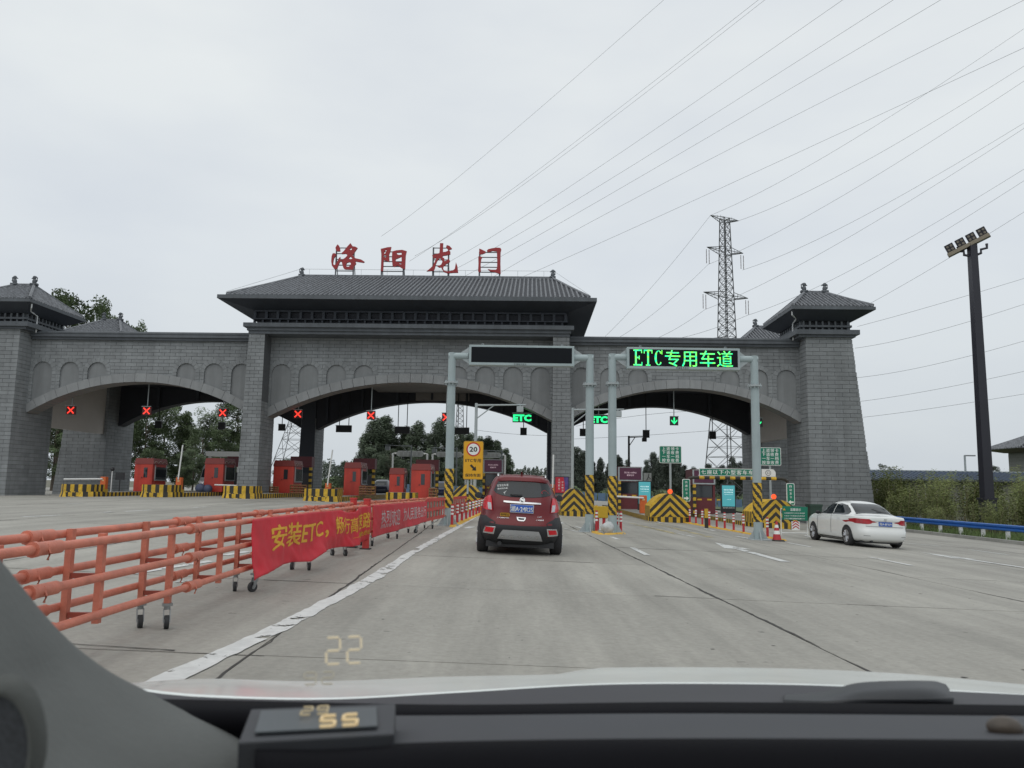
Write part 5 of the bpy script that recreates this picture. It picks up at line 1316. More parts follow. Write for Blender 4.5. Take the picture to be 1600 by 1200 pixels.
def patch(name, bvh, poly, axis, mtl, parent, off=.006, step=.05, holes=(), thick=0.0, sgn=1):
    """polygon seen square on from behind ('rear': x,z) or from a side ('side': y,z), laid onto the body skin"""
    xs = [p[0] for p in poly]; zs = [p[1] for p in poly]
    def inside(p, L_):
        c = False; j = len(L_)-1
        for i in range(len(L_)):
            if (L_[i][1] > p[1]) != (L_[j][1] > p[1]) and p[0] < (L_[j][0]-L_[i][0])*(p[1]-L_[i][1])/(L_[j][1]-L_[i][1])+L_[i][0]: c = not c
            j = i
        return c
    def dens(L_):
        out = []
        for a, b_ in zip(L_, L_[1:]+L_[:1]):
            d = math.dist(a, b_); k = max(1, int(d/step))
            for i in range(k): out.append((a[0]+(b_[0]-a[0])*i/k, a[1]+(b_[1]-a[1])*i/k))
        return out
    P = dens(list(poly)); loops = [list(range(len(P)))]
    pts = [Vector(p) for p in P]
    x = min(xs)+step*.5
    while x < max(xs):
        z = min(zs)+step*.5
        while z < max(zs):
            if inside((x, z), poly) and min(math.dist((x, z), q) for q in P) > step*.4: pts.append(Vector((x, z)))
            z += step
        x += step
    r = delaunay_2d_cdt(pts, [], loops, 1, 1e-5)
    vs = []; bad = set()
    for i, p in enumerate(r[0]):
        if axis == 'rear': o_, d = Vector((p.x, -3, p.y)), Vector((0, 1, 0))
        elif axis == 'top': o_, d = Vector((p.x, p.y, 4)), Vector((0, 0, -1))
        elif axis == 'front': o_, d = Vector((p.x, 9, p.y)), Vector((0, -1, 0))
        else: o_, d = Vector((sgn*3, p.x, p.y)), Vector((-sgn, 0, 0))
        h, nn, _, _ = bvh.ray_cast(o_, d)
        if h is None: bad.add(i); vs.append((0, 0, 0)); continue
        if nn.dot(d) > 0: nn = -nn
        vs.append(tuple(h + nn*off - d*.002))
    fs = [tuple(f) for f in r[2] if not any(i in bad for i in f)]
    if not fs: return None
    b = MB(); b.add(vs, fs); return b.build(name, mtl, parent, smooth=True)
def wheel(parent, x, y, r, w, side, spokes=5):
    c = MB(); s_ = side
    prof = [(0, r*.62), (0, r*.9), (.03, r), (w-.03, r), (w, r*.9), (w, r*.5)]; n = 32; vs = []
    for (dx, rr) in prof: vs += [(x - s_*dx, y+rr*math.cos(2*math.pi*i/n), r+rr*math.sin(2*math.pi*i/n)) for i in range(n)]
    c.add(vs, [(j*n+i, j*n+(i+1) % n, (j+1)*n+(i+1) % n, (j+1)*n+i) for j in range(len(prof)-1) for i in range(n)])
    wo = bpy.data.objects.new('wheel', None); linked(wo, parent)
    c.build('tyre', TYRE, wo, smooth=.9)
    d = MB(); d.cyl((x-s_*.03, y, r), (x-s_*.034, y, r), r*.63, n=28, m=1); d.cyl((x-s_*.045, y, r), (x+s_*.004, y, r), r*.16, n=14)
    ring = MB()
    for i in range(28):
        a0, a1 = 2*math.pi*i/28, 2*math.pi*(i+1)/28
        d.add([(x+s_*.003, y+q*math.cos(a), r+q*math.sin(a)) for a, q in ((a0, r*.58), (a1, r*.58), (a1, r*.66), (a0, r*.66))], [(0, 1, 2, 3)])
    for k in range(spokes):
        a = 2*math.pi*k/spokes+.3
        for da in (-.16, .16):
            ca, sa = math.cos(a+da*.4), math.sin(a+da*.4); cb, sb = math.cos(a+da*1.2), math.sin(a+da*1.2)
            d.bar((x-s_*.008, y+ca*r*.12, r+sa*r*.12), (x-s_*.002, y+cb*r*.6, r+sb*r*.6), .035)
    d.build('rim', [RIMM, BLKP], wo)

# --- dark red crossover straight ahead
SUV_S = 1.05
base = GP(812, 17.3)
suv = thing('red_crossover', 'dark red crossover with blue plate driving straight ahead into the toll lane', 'car', (base.x, 17.3, base.z-.01), .012)
suv.rotation_euler = (0, math.atan(.026), .012); suv.scale = (SUV_S,)*3
Z = [(.20, .30, 3.95, .72, 4), (.27, .12, 4.15, .82, 4.5), (.40, .03, 4.22, .862, 5), (.55, .0, 4.24, .882, 5), (.66, .03, 4.23, .885, 5), (.74, .09, 4.2, .868, 5), (.84, .12, 4.12, .845, 4.8), (.96, .13, 4.0, .835, 4.6),
     (1.06, .15, 3.72, .808, 4.4), (1.14, .19, 3.2, .772, 4.4), (1.24, .27, 2.98, .728, 4.8), (1.36, .36, 2.75, .682, 5), (1.47, .43, 2.5, .635, 5.2), (1.545, .44, 2.3, .595, 5.2), (1.60, .52, 2.1, .545, 4.8), (1.635, .72, 1.9, .45, 4)]
body, bv = car_shell(Z, CRED, suv)
def pp(pts): return [((x-812.3)/72/SUV_S*1.0, (862-y)/72/SUV_S) for x, y in pts]
def zp(pts): return pp([(700+x/8, 720+y/8) for x, y in pts])
def rear(name, pts, m, off=.006, z=True, step=.05): return patch(name, bv, zp(pts) if z else pts, 'rear', m, suv, off, step)
rear('rear_window', [(598, 238), (760, 228), (1000, 228), (1225, 242), (1262, 300), (1285, 362), (1255, 392), (1170, 412), (1050, 424), (900, 428), (760, 424), (660, 410), (575, 382), (548, 350), (568, 295)], GLR, .006)
rear('spoiler_lip', [(600, 205), (760, 196), (1080, 196), (1225, 208), (1232, 236), (1080, 222), (760, 221), (596, 232)], CRED, .03)
for mir in (0, 1):
    q = (lambda P: P) if not mir else (lambda P: [(1806-x, y+8) for x, y in P][::-1])
    rear('tail_lamp', q([(520, 412), (532, 470), (540, 520), (546, 596), (470, 592), (432, 578), (424, 520), (434, 460), (470, 425)]), TLR, .016, step=.03)
    rear('clear_lamp', q([(484, 500), (528, 505), (540, 590), (494, 582)]), TLW, .021, step=.03)
    rear('fog_surround', q([(462, 790), (590, 790), (572, 880), (438, 874), (446, 830)]), CHR, .010, step=.03)
    rear('reflector', q([(474, 802), (572, 802), (556, 858), (456, 856)]), TLR, .016, step=.03)
# lower black plastic bumper
rear('bumper', [(366, 740), (500, 742), (640, 764), (900, 770), (1180, 766), (1320, 750), (1440, 752), (1446, 1040), (1300, 1075), (500, 1070), (352, 1030)], TRIM, .006)
for sg in (-1, 1):
    patch('sill_cladding', bv, [(.02, .30), (4.1, .30), (4.1, .50), (3.85, .72), (3.1, .72), (2.95, .45), (1.15, .45), (1.0, .78), (.3, .78), (.02, .66)], 'side', TRIM, suv, .006, .08, sgn=sg)
    patch('side_window', bv, [(.75, 1.14), (3.0, 1.12), (2.5, 1.46), (1.2, 1.5), (.75, 1.36)], 'side', GLC, suv, .006, .08, sgn=sg)
    for y_ in (.82, 3.38): patch('wheel_arch', bv, [(y_+.37*math.cos(a*math.pi/14), .33+.37*math.sin(a*math.pi/14)) for a in range(-3, 18)], 'side', TYRE, suv, .010, .06, sgn=sg)
    for y_ in (.82, 3.38): wheel(suv, sg*.89, y_, .335, .235, sg)
    b = MB(); b.sph((sg*.955, 2.72, 1.16), .1, 12, 8, sz=(1.0, .55, .72)); b.tube([(sg*.82, 2.72, 1.10), (sg*.9, 2.72, 1.12)], .03, 6); b.build('door_mirror', TRIM if sg < 0 else CRED, suv, smooth=True)
    b = MB(); b.cyl((sg*.955, 2.672, 1.16), (sg*.955, 2.664, 1.16), .075, n=14); b.build('mirror_glass', GLC, suv)
    b = MB(); b.tube([(sg*.50, .62, 1.60), (sg*.51, .8, 1.648), (sg*.50, 1.6, 1.665), (sg*.46, 2.1, 1.645)], .018, 6); b.build('roof_rail', CHR, suv, smooth=True)
rear('skid_plate', [(680, 820), (900, 824), (1120, 830), (1150, 890), (1170, 944), (900, 940), (618, 928), (640, 880)], SILV, .018, step=.04)
for k in range(5): rear('skid_slot', [(660+k*105, 893), (700+k*105, 893), (698+k*105, 905), (662+k*105, 905)], CHR, .026, step=.03)
rear('tow_handle_frame', [(842, 664), (960, 668), (948, 704), (932, 716), (868, 714), (852, 702)], CHR, .010, step=.03)
rear('tow_handle', [(862, 676), (942, 680), (932, 700), (872, 698)], BLKP, .016, step=.03)
rear('chrome_bar', [(676, 474), (900, 482), (1140, 490), (1140, 506), (900, 502), (676, 494)], CHR, .022, step=.03)
rear('plate_frame', [(758, 510), (1054, 516), (1050, 618), (758, 612)], SILV, .022, step=.03)
rear('number_plate', [(766, 516), (1046, 522), (1043, 611), (765, 604)], PLB, .028, step=.03)
def on_body(bvh, parent, b, m, name='lettering', off=.03, xz=(0, 0)):
    out = []
    for v in b.v:
        h, nn, _, _ = bvh.ray_cast(Vector((v.x, -3, v.z)), Vector((0, 1, 0)))
        out.append(Vector((v.x, (h.y if h else 0) - off, v.z)))
    b.v = out; return b.build(name, m, parent)
P0 = pp([(700+904/8, 720+566/8)])[0]
b = MB(); b.text('湘A·24R25', w=.455, h=.115, T=TR(P0[0], 0, P0[1]) @ RY(.02), bold=.03); on_body(bv, suv, b, SGW, off=.034)
c = pp([(813.4, 777)])[0]
b = MB(); b.cyl((c[0], 0, c[1]), (c[0], .0, c[1]), .052, n=20) if False else None
b = MB(); n = 24
for i in range(n): a0, a1 = 2*math.pi*i/n, 2*math.pi*(i+1)/n; b.add([(c[0]+q*math.cos(a), 0, c[1]+q*math.sin(a)) for a, q in ((a0, .042), (a1, .042), (a1, .054), (a0, .054))], [(0, 1, 2, 3)])
for k in (-1, 0, 1): x = c[0]+k*.024; b.add([(x-.010, 0, c[1]+.022-.008*k), (x+.014, 0, c[1]+.028-.008*k), (x+.010, 0, c[1]-.012-.008*k), (x-.004, 0, c[1]-.022-.008*k)], [(0, 1, 2, 3)])
on_body(bv, suv, b, CHR, 'emblem', .034)
b = MB(); b.add([(c[0]+.045*math.cos(2*math.pi*i/20), 0, c[1]+.045*math.sin(2*math.pi*i/20)) for i in range(20)], [tuple(range(20))]); on_body(bv, suv, b, BLKP, 'emblem_ground', .027)
# stickers
q = pp([(700+697/8, 720+640/8)])[0]; b = MB(); b.prism(rounded(.20, .075, .03), 0, .002, T=TR(q[0], 0, q[1])); on_body(bv, suv, b, mat('sticker_yellow', (.65, .36, .02), .5), 'sticker', .02)
b = MB(); b.text('新手实习', w=.16, h=.05, T=TR(q[0], 0, q[1]), bold=.01); on_body(bv, suv, b, TRIM, 'sticker_lettering', .024)
q = pp([(700+680/8, 720+679/8)])[0]; b = MB(); b.text('上汽通用汽车', w=.25, h=.026, T=TR(q[0]-.01, 0, q[1])); on_body(bv, suv, b, CHR, 'badge_lettering', .02)
q = pp([(700+1130/8, 720+692/8)])[0]; b = MB(); b.text('上海通用', w=.16, h=.028, T=TR(q[0], 0, q[1])); b.text('1.4T', w=.08, h=.028, T=TR(q[0], 0, q[1]+.06)); on_body(bv, suv, b, CHR, 'badge_lettering', .02)
q = pp([(700+655/8, 720+300/8)])[0]; b = MB(); b.text('宝宝在车里', w=.24, h=.045, T=TR(q[0], 0, q[1]+.03) @ RY(-.1)); b.text('请保持车距', w=.22, h=.032, T=TR(q[0], 0, q[1]-.035) @ RY(-.12)); b.prism([(q[0]+.02, q[1]-.12), (q[0]+.09, q[1]-.07), (q[0]+.05, q[1]-.13), (q[0]+.06, q[1]-.16)], 0, .001); on_body(bv, suv, b, SGW, 'window_sticker', .014)
q = pp([(700+1192/8, 720+350/8)])[0]; b = MB(); b.prism([(q[0]-.085, q[1]), (q[0]-.05, q[1]+.03), (q[0], q[1]+.045), (q[0]+.05, q[1]+.02), (q[0]+.09, q[1]+.015), (q[0]+.06, q[1]-.005), (q[0]+.1, q[1]-.03), (q[0]-.02, q[1]-.035), (q[0]-.07, q[1]-.03)], 0, .001); on_body(bv, suv, b, mat('sticker_red', (.5, .05, .06), .5), 'fish_sticker', .014)
# rear wiper stub, fin aerial, exhaust, underside
q = pp([(700+830/8, 720+388/8)])[0]; b = MB(); b.prism([(q[0]-.13, q[1]+.0), (q[0]+.13, q[1]+.0), (q[0]+.12, q[1]-.035), (q[0]-.11, q[1]-.03)], 0, .02); on_body(bv, suv, b, BLKP, 'rear_wiper', .03)
b = MB(); b.add([(-.025, .75, 1.655), (.025, .75, 1.655), (.0, 1.0, 1.66), (0, .70, 1.735)], [(0, 1, 3), (1, 2, 3), (2, 0, 3), (0, 2, 1)]); b.build('fin_aerial', CRED, suv)
b = MB(); b.box(-.70, .70, .25, 3.9, .16, .28); b.cyl((-.42, .05, .24), (-.42, .5, .24), .045, n=10); b.box(-.68, .68, .5, .62, .22, .34); b.build('underbody', BLKP, suv)

# --- white sedan
sb = GP(1385, 27.0)
TL2 = mat('tail_lamp_plain', (.36, .012, .02), .2, var=.25, scale=9, coat=.5)
sed = thing('white_sedan', 'white sedan with red tail lamps turning toward the outer lane by the guardrail', 'car', (sb.x, 27.0, sb.z-.0), .02)
sed.rotation_euler = (0, math.atan(.035), .035); sed.scale = (1.04,)*3
Z2 = [(.18, .22, 4.3, .74, 5), (.24, .07, 4.48, .83, 5.5), (.30, .02, 4.53, .85, 5.8), (.42, .0, 4.58, .868, 6), (.54, .0, 4.6, .874, 6), (.575, .03, 4.6, .872, 6), (.66, .045, 4.59, .876, 5.8), (.78, .055, 4.55, .874, 5.6), (.88, .05, 4.4, .864, 5.4), (.955, .035, 4.15, .852, 5.2),
      (.985, .06, 3.95, .838, 5), (1.0, .16, 3.75, .82, 4.8), (1.012, .36, 3.6, .80, 4.4), (1.045, .62, 3.42, .775, 4.4), (1.10, .80, 3.30, .755, 4.6), (1.19, .98, 3.12, .715, 4.8), (1.28, 1.18, 2.92, .665, 5), (1.36, 1.40, 2.70, .61, 5), (1.42, 1.66, 2.48, .545, 4.5), (1.45, 1.85, 2.3, .46, 4)]
body2, bv2 = car_shell(Z2, CWH, sed)
def r2_(name, pts, m, off=.006, step=.05): return patch(name, bv2, pts, 'rear', m, sed, off, step)
patch('rear_window', bv2, [(-.60, .80), (-.66, .74), (.66, .74), (.60, .80), (.50, 1.42), (.44, 1.52), (-.44, 1.52), (-.50, 1.42)], 'top', GLR, sed, .008, .06)
for sg in (-1, 1):
    r2_('tail_lamp', [(sg*x, z) for x, z in [(.42, .80), (.44, .84), (.60, .90), (.80, .915), (.868, .90), (.868, .77), (.80, .755), (.56, .745), (.46, .765)]][::sg], TL2, .008, .04)
    patch('tail_lamp', bv2, [(.05, .77), (.26, .80), (.32, .85), (.26, .905), (.07, .91)], 'side', TL2, sed, .009, .04, sgn=sg)
    patch('side_window', bv2, [(1.02, 1.02), (1.18, 1.0), (2.06, .995), (2.07, 1.34), (1.78, 1.37), (1.42, 1.32), (1.15, 1.2), (1.0, 1.1)], 'side', GLC, sed, .008, .06, sgn=sg)
    patch('side_window', bv2, [(2.13, .995), (3.28, .985), (3.05, 1.10), (2.75, 1.26), (2.5, 1.35), (2.14, 1.36)], 'side', GLC, sed, .008, .06, sgn=sg)
    for y_ in (.92, 3.62):
        patch('wheel_arch', bv2, [(y_+.36*math.cos(a*math.pi/14), .315+.37*math.sin(a*math.pi/14)) for a in range(-3, 18)], 'side', TYRE, sed, .008, .06, sgn=sg); wheel(sed, sg*.882, y_, .315, .21, sg, 6)
    for y_ in (1.18, 2.10, 3.22): patch('door_seam', bv2, [(y_, .36), (y_+.018, .36), (y_+.018, .985), (y_, .985)], 'side', TRIM, sed, .004, .08, sgn=sg) if y_ != 1.18 else None
    for y_ in (1.45, 2.38): patch('door_handle', bv2, [(y_, .875), (y_+.2, .88), (y_+.2, .90), (y_, .90)], 'side', mat('handle_white', (.6, .62, .62), .3), sed, .03, .06, sgn=sg)
    patch('sill', bv2, [(1.3, .21), (3.2, .21), (3.2, .25), (1.3, .25)], 'side', TRIM, sed, .004, .08, sgn=sg)
    b = MB(); b.sph((sg*.93, 3.05, 1.02), .095, 12, 8, sz=(1.0, .6, .68)); b.tube([(sg*.8, 3.05, .99), (sg*.88, 3.05, 1.0)], .025, 6); b.build('door_mirror', CWH if sg > 0 else TRIM, sed, smooth=True)
    r2_('bumper_reflector', [(sg*x, z) for x, z in [(.50, .375), (.68, .380), (.68, .39), (.50, .385)]][::sg], TRIM, .006, .04)
r2_('number_plate', [(-.22, .70), (.22, .70), (.22, .835), (-.22, .835)], PLB, .012, .04)
b = MB(); b.text('豫A·8P209', w=.39, h=.09, T=TR(0, 0, .768), bold=.03); on_body(bv2, sed, b, SGW, off=.018)
b = MB(); n = 20
for i in range(n): a0, a1 = 2*math.pi*i/n, 2*math.pi*(i+1)/n; b.add([(q*math.cos(a), 0, .905+q*math.sin(a)) for a, q in ((a0, .036), (a1, .036), (a1, .046), (a0, .046))], [(0, 1, 2, 3)])
b.text('V', w=.04, h=.03, T=TR(0, 0, .92)); b.text('W', w=.05, h=.03, T=TR(0, 0, .89)); on_body(bv2, sed, b, CHR, 'emblem', .016)
r2_('boot_seam', [(-.62, .68), (-.61, .67), (.61, .67), (.62, .68), (.60, .69), (-.60, .69)], mat('seam_grey', (.3, .31, .31), .5), .004, .05)
r2_('trim_strip', [(-.42, .845), (.42, .845), (.42, .856), (-.42, .856)], CHR, .01, .04)
patch('wiper', bv2, [(.1, .86), (.5, .83), (.5, .85), (.12, .90)], 'top', BLKP, sed, .02, .05) ; patch('wiper', bv2, [(.02, 1.02), (.05, 1.05), (.28, .88), (.25, .86)], 'top', BLKP, sed, .02, .05)
b = MB(); b.box(-.68, .68, .3, 4.3, .14, .24); b.cyl((-.42, .08, .2), (-.42, .5, .2), .035, n=8); b.build('underbody', BLKP, sed)

# --- silver van waiting in the closed lane
p = GP(276, 58.5); van = thing('silver_van', 'silver van facing the camera between two red toll booths', 'van', (p.x+1.1, 63.6, gz(p.x)), math.pi+.25)
Zv = [(.25, .1, 4.8, .85, 6), (.5, 0, 4.98, .93, 7), (.95, 0, 4.95, .95, 7), (1.15, 0, 4.7, .95, 7), (1.3, .02, 4.35, .94, 7), (1.75, .05, 3.95, .90, 7), (2.15, .1, 3.55, .84, 6), (2.28, .2, 3.35, .76, 5)]
bodyv, bvv = car_shell(Zv, CSIL, van)
patch('windscreen', bvv, [(-.8, 1.33), (.8, 1.33), (.72, 1.98), (-.72, 1.98)], 'front', GLC, van, .012, .08)
patch('grille', bvv, [(-.5, .75), (.5, .75), (.55, .95), (-.55, .95)], 'front', BLKP, van, .012, .08)
for sg in (-1, 1):
    patch('headlight', bvv, [(sg*.6, .85), (sg*.86, .9), (sg*.86, 1.08), (sg*.62, 1.02)][::sg], 'front', TLW, van, .014, .05)
    patch('side_window', bvv, [(3.0, 1.3), (3.95, 1.3), (3.6, 1.85), (3.0, 1.9)], 'side', GLC, van, .01, .1, sgn=sg); patch('side_window', bvv, [(.4, 1.3), (2.8, 1.3), (2.8, 1.9), (.4, 1.9)], 'side', GLC, van, .01, .1, sgn=sg)
    for y_ in (.9, 3.9): wheel(van, sg*.93, y_, .33, .22, sg)
b = MB(); b.text('豫C·6A318', w=.4, T=TR(0, 0, 0)); 
patch('number_plate', bvv, [(-.22, .55), (.22, .55), (.22, .67), (-.22, .67)], 'front', PLB, van, .02, .05)
# blue covered stack beside the van and small dark vehicle far in the lane
p = GP(318, 57); t = thing('blue_bale', 'round blue covered bale standing on the island before the red booth', 'bale', (p.x, 57, p.z+.27)); b = MB(); b.sph((-.25, 0, .25), .38, 12, 8, sz=(1, .8, .9)); b.sph((.25, .05, .22), .34, 12, 8, sz=(1, .8, .9))
for v in b.v: v.z = max(0, v.z)
b.build('cover', mat('blue_cover', (.06, .075, .13), .6, var=.25, scale=5), t, smooth=True)
def far_car(px, Y, label, m_, h=1.5):
    p = GP(px, Y); t = thing('far_car', label, 'car', (p.x, Y, p.z), 0, 'small cars seen through the lanes')
    o, bb = car_shell([(.2, .1, 4.2, .75, 5), (.5, 0, 4.4, .88, 5), (.85, .05, 4.3, .87, 5), (1.0, .3, 3.3, .8, 5), (h-.15, .7, 2.8, .66, 5), (h, 1.1, 2.3, .5, 4)], m_, t)
    patch('rear_window', bb, [(-.55, 1.02), (.55, 1.02), (.5, h-.14), (-.5, h-.14)], 'rear', GLC, t, .01, .1)
    for sg in (-1, 1):
        for y_ in (.9, 3.4): wheel(t, sg*.87, y_, .32, .2, sg)
    return t
far_car(593, 74, 'dark car beyond the lane between two red booths', mat('car_dark', (.03, .035, .06), .3, .2, coat=.5))
far_car(690, 78, 'dark blue car beyond the booth next to the gantry post', mat('car_blue', (.03, .04, .10), .3, .2, coat=.5), 1.6)
# ---------------------------------------------------------------- guardrail on the right
BLU = mat('guardrail_blue', (.02, .12, .42), .4, .15, var=.12, scale=1.5)
gr = thing('guardrail', 'blue corrugated guardrail on white posts along the kerb', 'guardrail', (23.45, 40, gz(23.4)), 0)
z0 = gz(23.4)+.12-gz(23.4); prof = [(0, .40), (-.05, .44), (-.05, .50), (.015, .55), (-.05, .60), (-.05, .67), (0, .71)]
ys = list(range(-32, 27, 2))
for a in ys[::2]:
    b = MB(); vs = []; n = len(prof)
    for y in (a+.005, a+3.995): vs += [(x, y, z+z0) for x, z in prof] + [(x+.012, y, z+z0) for x, z in prof[::-1]]
    m = 2*n; b.add(vs, [(i, (i+1) % m, m+(i+1) % m, m+i) for i in range(m)]); b.build('rail', BLU, gr, smooth=.7)
for a in ys: b = MB(); b.box(.03, .17, a+.3, a+.44, -.12, .60); b.build('post', WHT, gr); b = MB(); b.cyl((.10, a+.37, z0+.60), (.10, a+.37, z0+.66), .05, n=8); b.build('post_cap', WHT, gr)

# ---------------------------------------------------------------- floodlight mast
Ym = 46; p = GP(1546, Ym); top = PY(1516, 382, Ym); h = top.z-p.z
mast = thing('floodlight_mast', 'tall black square mast with four floodlights behind the blue guardrail', 'light mast', (p.x, Ym, p.z), 0)
BM = mat('mast_black', (.018, .018, .028), .45, var=.1)
b = MB(); b.hexa([(-.36, -.36, 0), (.36, -.36, 0), (.36, .36, 0), (-.36, .36, 0)], [(-.34, -.34, 2.0), (.34, -.34, 2.0), (.34, .34, 2.0), (-.34, .34, 2.0)]); b.box(-.40, .40, -.40, .40, 2.0, 2.12); b.build('base', BM, mast)
b = MB(); b.hexa([(-.27, -.27, 2.12), (.27, -.27, 2.12), (.27, .27, 2.12), (-.27, .27, 2.12)], [(-.20, -.20, h), (.20, -.20, h), (.20, .20, h), (-.20, .20, h)]); b.build('mast', BM, mast)
hd = bpy.data.objects.new('lamp_head', None); linked(hd, mast); hd.location = (0, 0, h-.45); hd.scale = (.88, .88, .88); hd.rotation_euler = (0, 0, math.radians(-30))
b = MB(); b.tube([(-.2, 0, -.25), (-.5, 0, -.15), (-.5, 0, .1), (-.85, 0, .15), (-.85, 0, .45)], .09, 6); b.tube([(.2, 0, -.25), (.5, 0, -.15), (.5, 0, .1), (.85, 0, .15), (.85, 0, .45)], .09, 6); b.box(-.13, .13, -.13, .13, -.1, .5); b.build('bracket', BM, hd)
TL = RY(math.radians(-24))
b = MB(); b.box(-1.35, 1.35, -.30, -.02, .38, .62, T=TL); b.build('crossbeam', mat('beam_tan', (.22, .19, .14), .6), hd)
b = MB(); b.box(-1.35, 1.40, -.019, .22, .40, .64, T=TL); b.build('beam_back', BM, hd)
for k in range(4):
    T = TL @ TR(-1.02+k*.70, 0, .66) @ RX(math.radians(14)); b = MB(); b.box(-.27, .27, -.12, .14, 0, .56, T=T); b.build('floodlight', BM, hd, bevel=.03)
    b = MB()
    for i in (-1, 1):
        for j in (0, 1): b.cyl((i*.12, -.122, .16+j*.24), (i*.12, -.135, .16+j*.24), .085, n=10, T=T)
    b.build('lens', mat('lamp_lens', (.20, .18, .15), .25, var=.3, scale=10), hd)
# far street lamp
p = GP(1513, 74); h = PY(1512, 712, 74).z-p.z; t = thing('street_lamp', 'small grey street lamp with one arm above the blue roof', 'street lamp', p)
b = MB(); b.cyl((0, 0, 0), (0, 0, h), .11, .09, n=8); b.build('pole', GRY, t); b = MB(); b.box(0, .95, -.12, .12, h-.05, h+.06); b.build('lamp_head', mat('lamp_grey', (.2, .21, .22), .5), t)

# ---------------------------------------------------------------- buildings on the right
BRW = mat('service_wall', (.24, .23, .21), .8, var=.15, scale=1, bump=.2); BRF = mat('blue_roof_tile', (.055, .085, .14), .55, var=.15, scale=1, tone=.15)
Yb = 70; x0 = GP(1355, Yb).x; x1 = GP(1700, Yb).x; g = gz(x0)
zt, ze, zr2 = PY(1480, 737, Yb+3).z, PY(1480, 750, Yb).z, 0
sv = thing('service_building', 'long low service building with a blue tiled roof behind the bamboo', 'building', (x0, Yb, g))
Lb = x1-x0; hw = ze-g
b = MB(); b.box(.4, Lb, .6, 7, -.2, hw-.02); b.build('wall', BRW, sv)
# roof of separate tiles rows
rt = zt-g
b = MB(); b.add([(-.3, -.4, hw), (Lb, -.4, hw), (Lb, 3.5, rt), (2.0, 3.5, rt), (2.0, 3.6, rt), (Lb, 3.6, rt), (Lb, 7.6, hw), (-.3, 7.6, hw)], [(0, 1, 2, 3), (0, 3, 4, 7), (4, 5, 6, 7), (0, 7, 6, 1)]); b.build('roof', BRF, sv)
b = MB(); nx = int(Lb/.42)
for k in range(nx):
    x = .2+k*Lb/nx; x2 = max(x, 2.0) if x < 2 else x; f = min(1, max(.12, (x+.3)/2.3))
    b.bar((x, -.42, hw+.03), (x, -.4+3.9*f, hw+(rt-hw)*f+.03), .07, )
b.build('tile_row', BRF, sv)['kind'] = 'stuff'
b = MB(); b.box(-.35, Lb, -.5, -.3, hw-.12, hw+.02); b.build('gutter', mat('gutter_dark', (.07, .08, .09), .5), sv)
b = MB(); b.box(2.0, Lb, 3.45, 3.65, rt, rt+.1); b.build('ridge', GRY, sv)
for k, (xa, wd, hh, m_) in enumerate([(1.3, .9, 1.2, 'w'), (3.6, 1.0, 2.1, 'd'), (6.4, 1.4, 1.2, 'w'), (10, 1.4, 1.2, 'w'), (14, 1.4, 1.2, 'w'), (18, 1.4, 1.2, 'w')]):
    zb = .05 if m_ == 'd' else .9; f = MB(); f.box(xa, xa+wd, .52, .61, zb, zb+hh); fo = f.build('door' if m_ == 'd' else 'window', GLS, sv)
    q = MB(); q.box(xa-.06, xa, .48, .6, zb, zb+hh+.06); q.box(xa+wd, xa+wd+.06, .48, .6, zb, zb+hh+.06); q.box(xa-.06, xa+wd+.06, .46, .6, zb+hh+.061, zb+hh+.12); q.box(xa-.08, xa+wd+.08, .44, .6, zb-.07, zb-.001); q.build('frame', mat('stone_frame', (.33, .32, .30), .7), fo)
for xa in (2.9, 5.4, 8.8): b = MB(); b.cyl((xa, .45, 0), (xa, .45, hw-.1), .06, n=8); b.build('downpipe', WHT, sv)
# pavilion at the right edge
Yp = 88; x0 = GP(1612, Yp).x; g = gz(x0); pv = thing('grey_pavilion', 'grey pavilion with wide dark hipped roof rising above the bamboo', 'building', (x0, Yp, g))
ze = PY(1590, 701, Yp).z-g; zt = PY(1600, 688, Yp+4).z-g
b = MB(); b.box(0, 12, 0, 3.4, 0, ze-.1); b.build('wall', mat('pavilion_wall', (.17, .17, .16), .8, var=.12), pv)
b = MB(); k = 0
z = .1
while z < ze-.6: b.box(-.012, .02, .0, 3.4, z, z+.34); b.box(0, 12, -.012, .02, z, z+.34); z += .38; k += 1
b.build('block_course', mat('pavilion_block', (.21, .21, .20), .8, var=.1), pv)['kind'] = 'stuff'
b = MB(); b.hexa([(-.3, -.3, ze-.35), (12.3, -.3, ze-.35), (12.3, 3.7, ze-.35), (-.3, 3.7, ze-.35)], [(-2.0, -1.6, ze), (14, -1.6, ze), (14, 5.0, ze), (-2.0, 5.0, ze)]); b.build('eave', mat('eave_brown', (.10, .075, .07), .6), pv)
hip_roof(pv, -2.0, 14, -1.6, 5.0, ze+.001, zt+.9, 3, 9, 1.7, 1, .4)

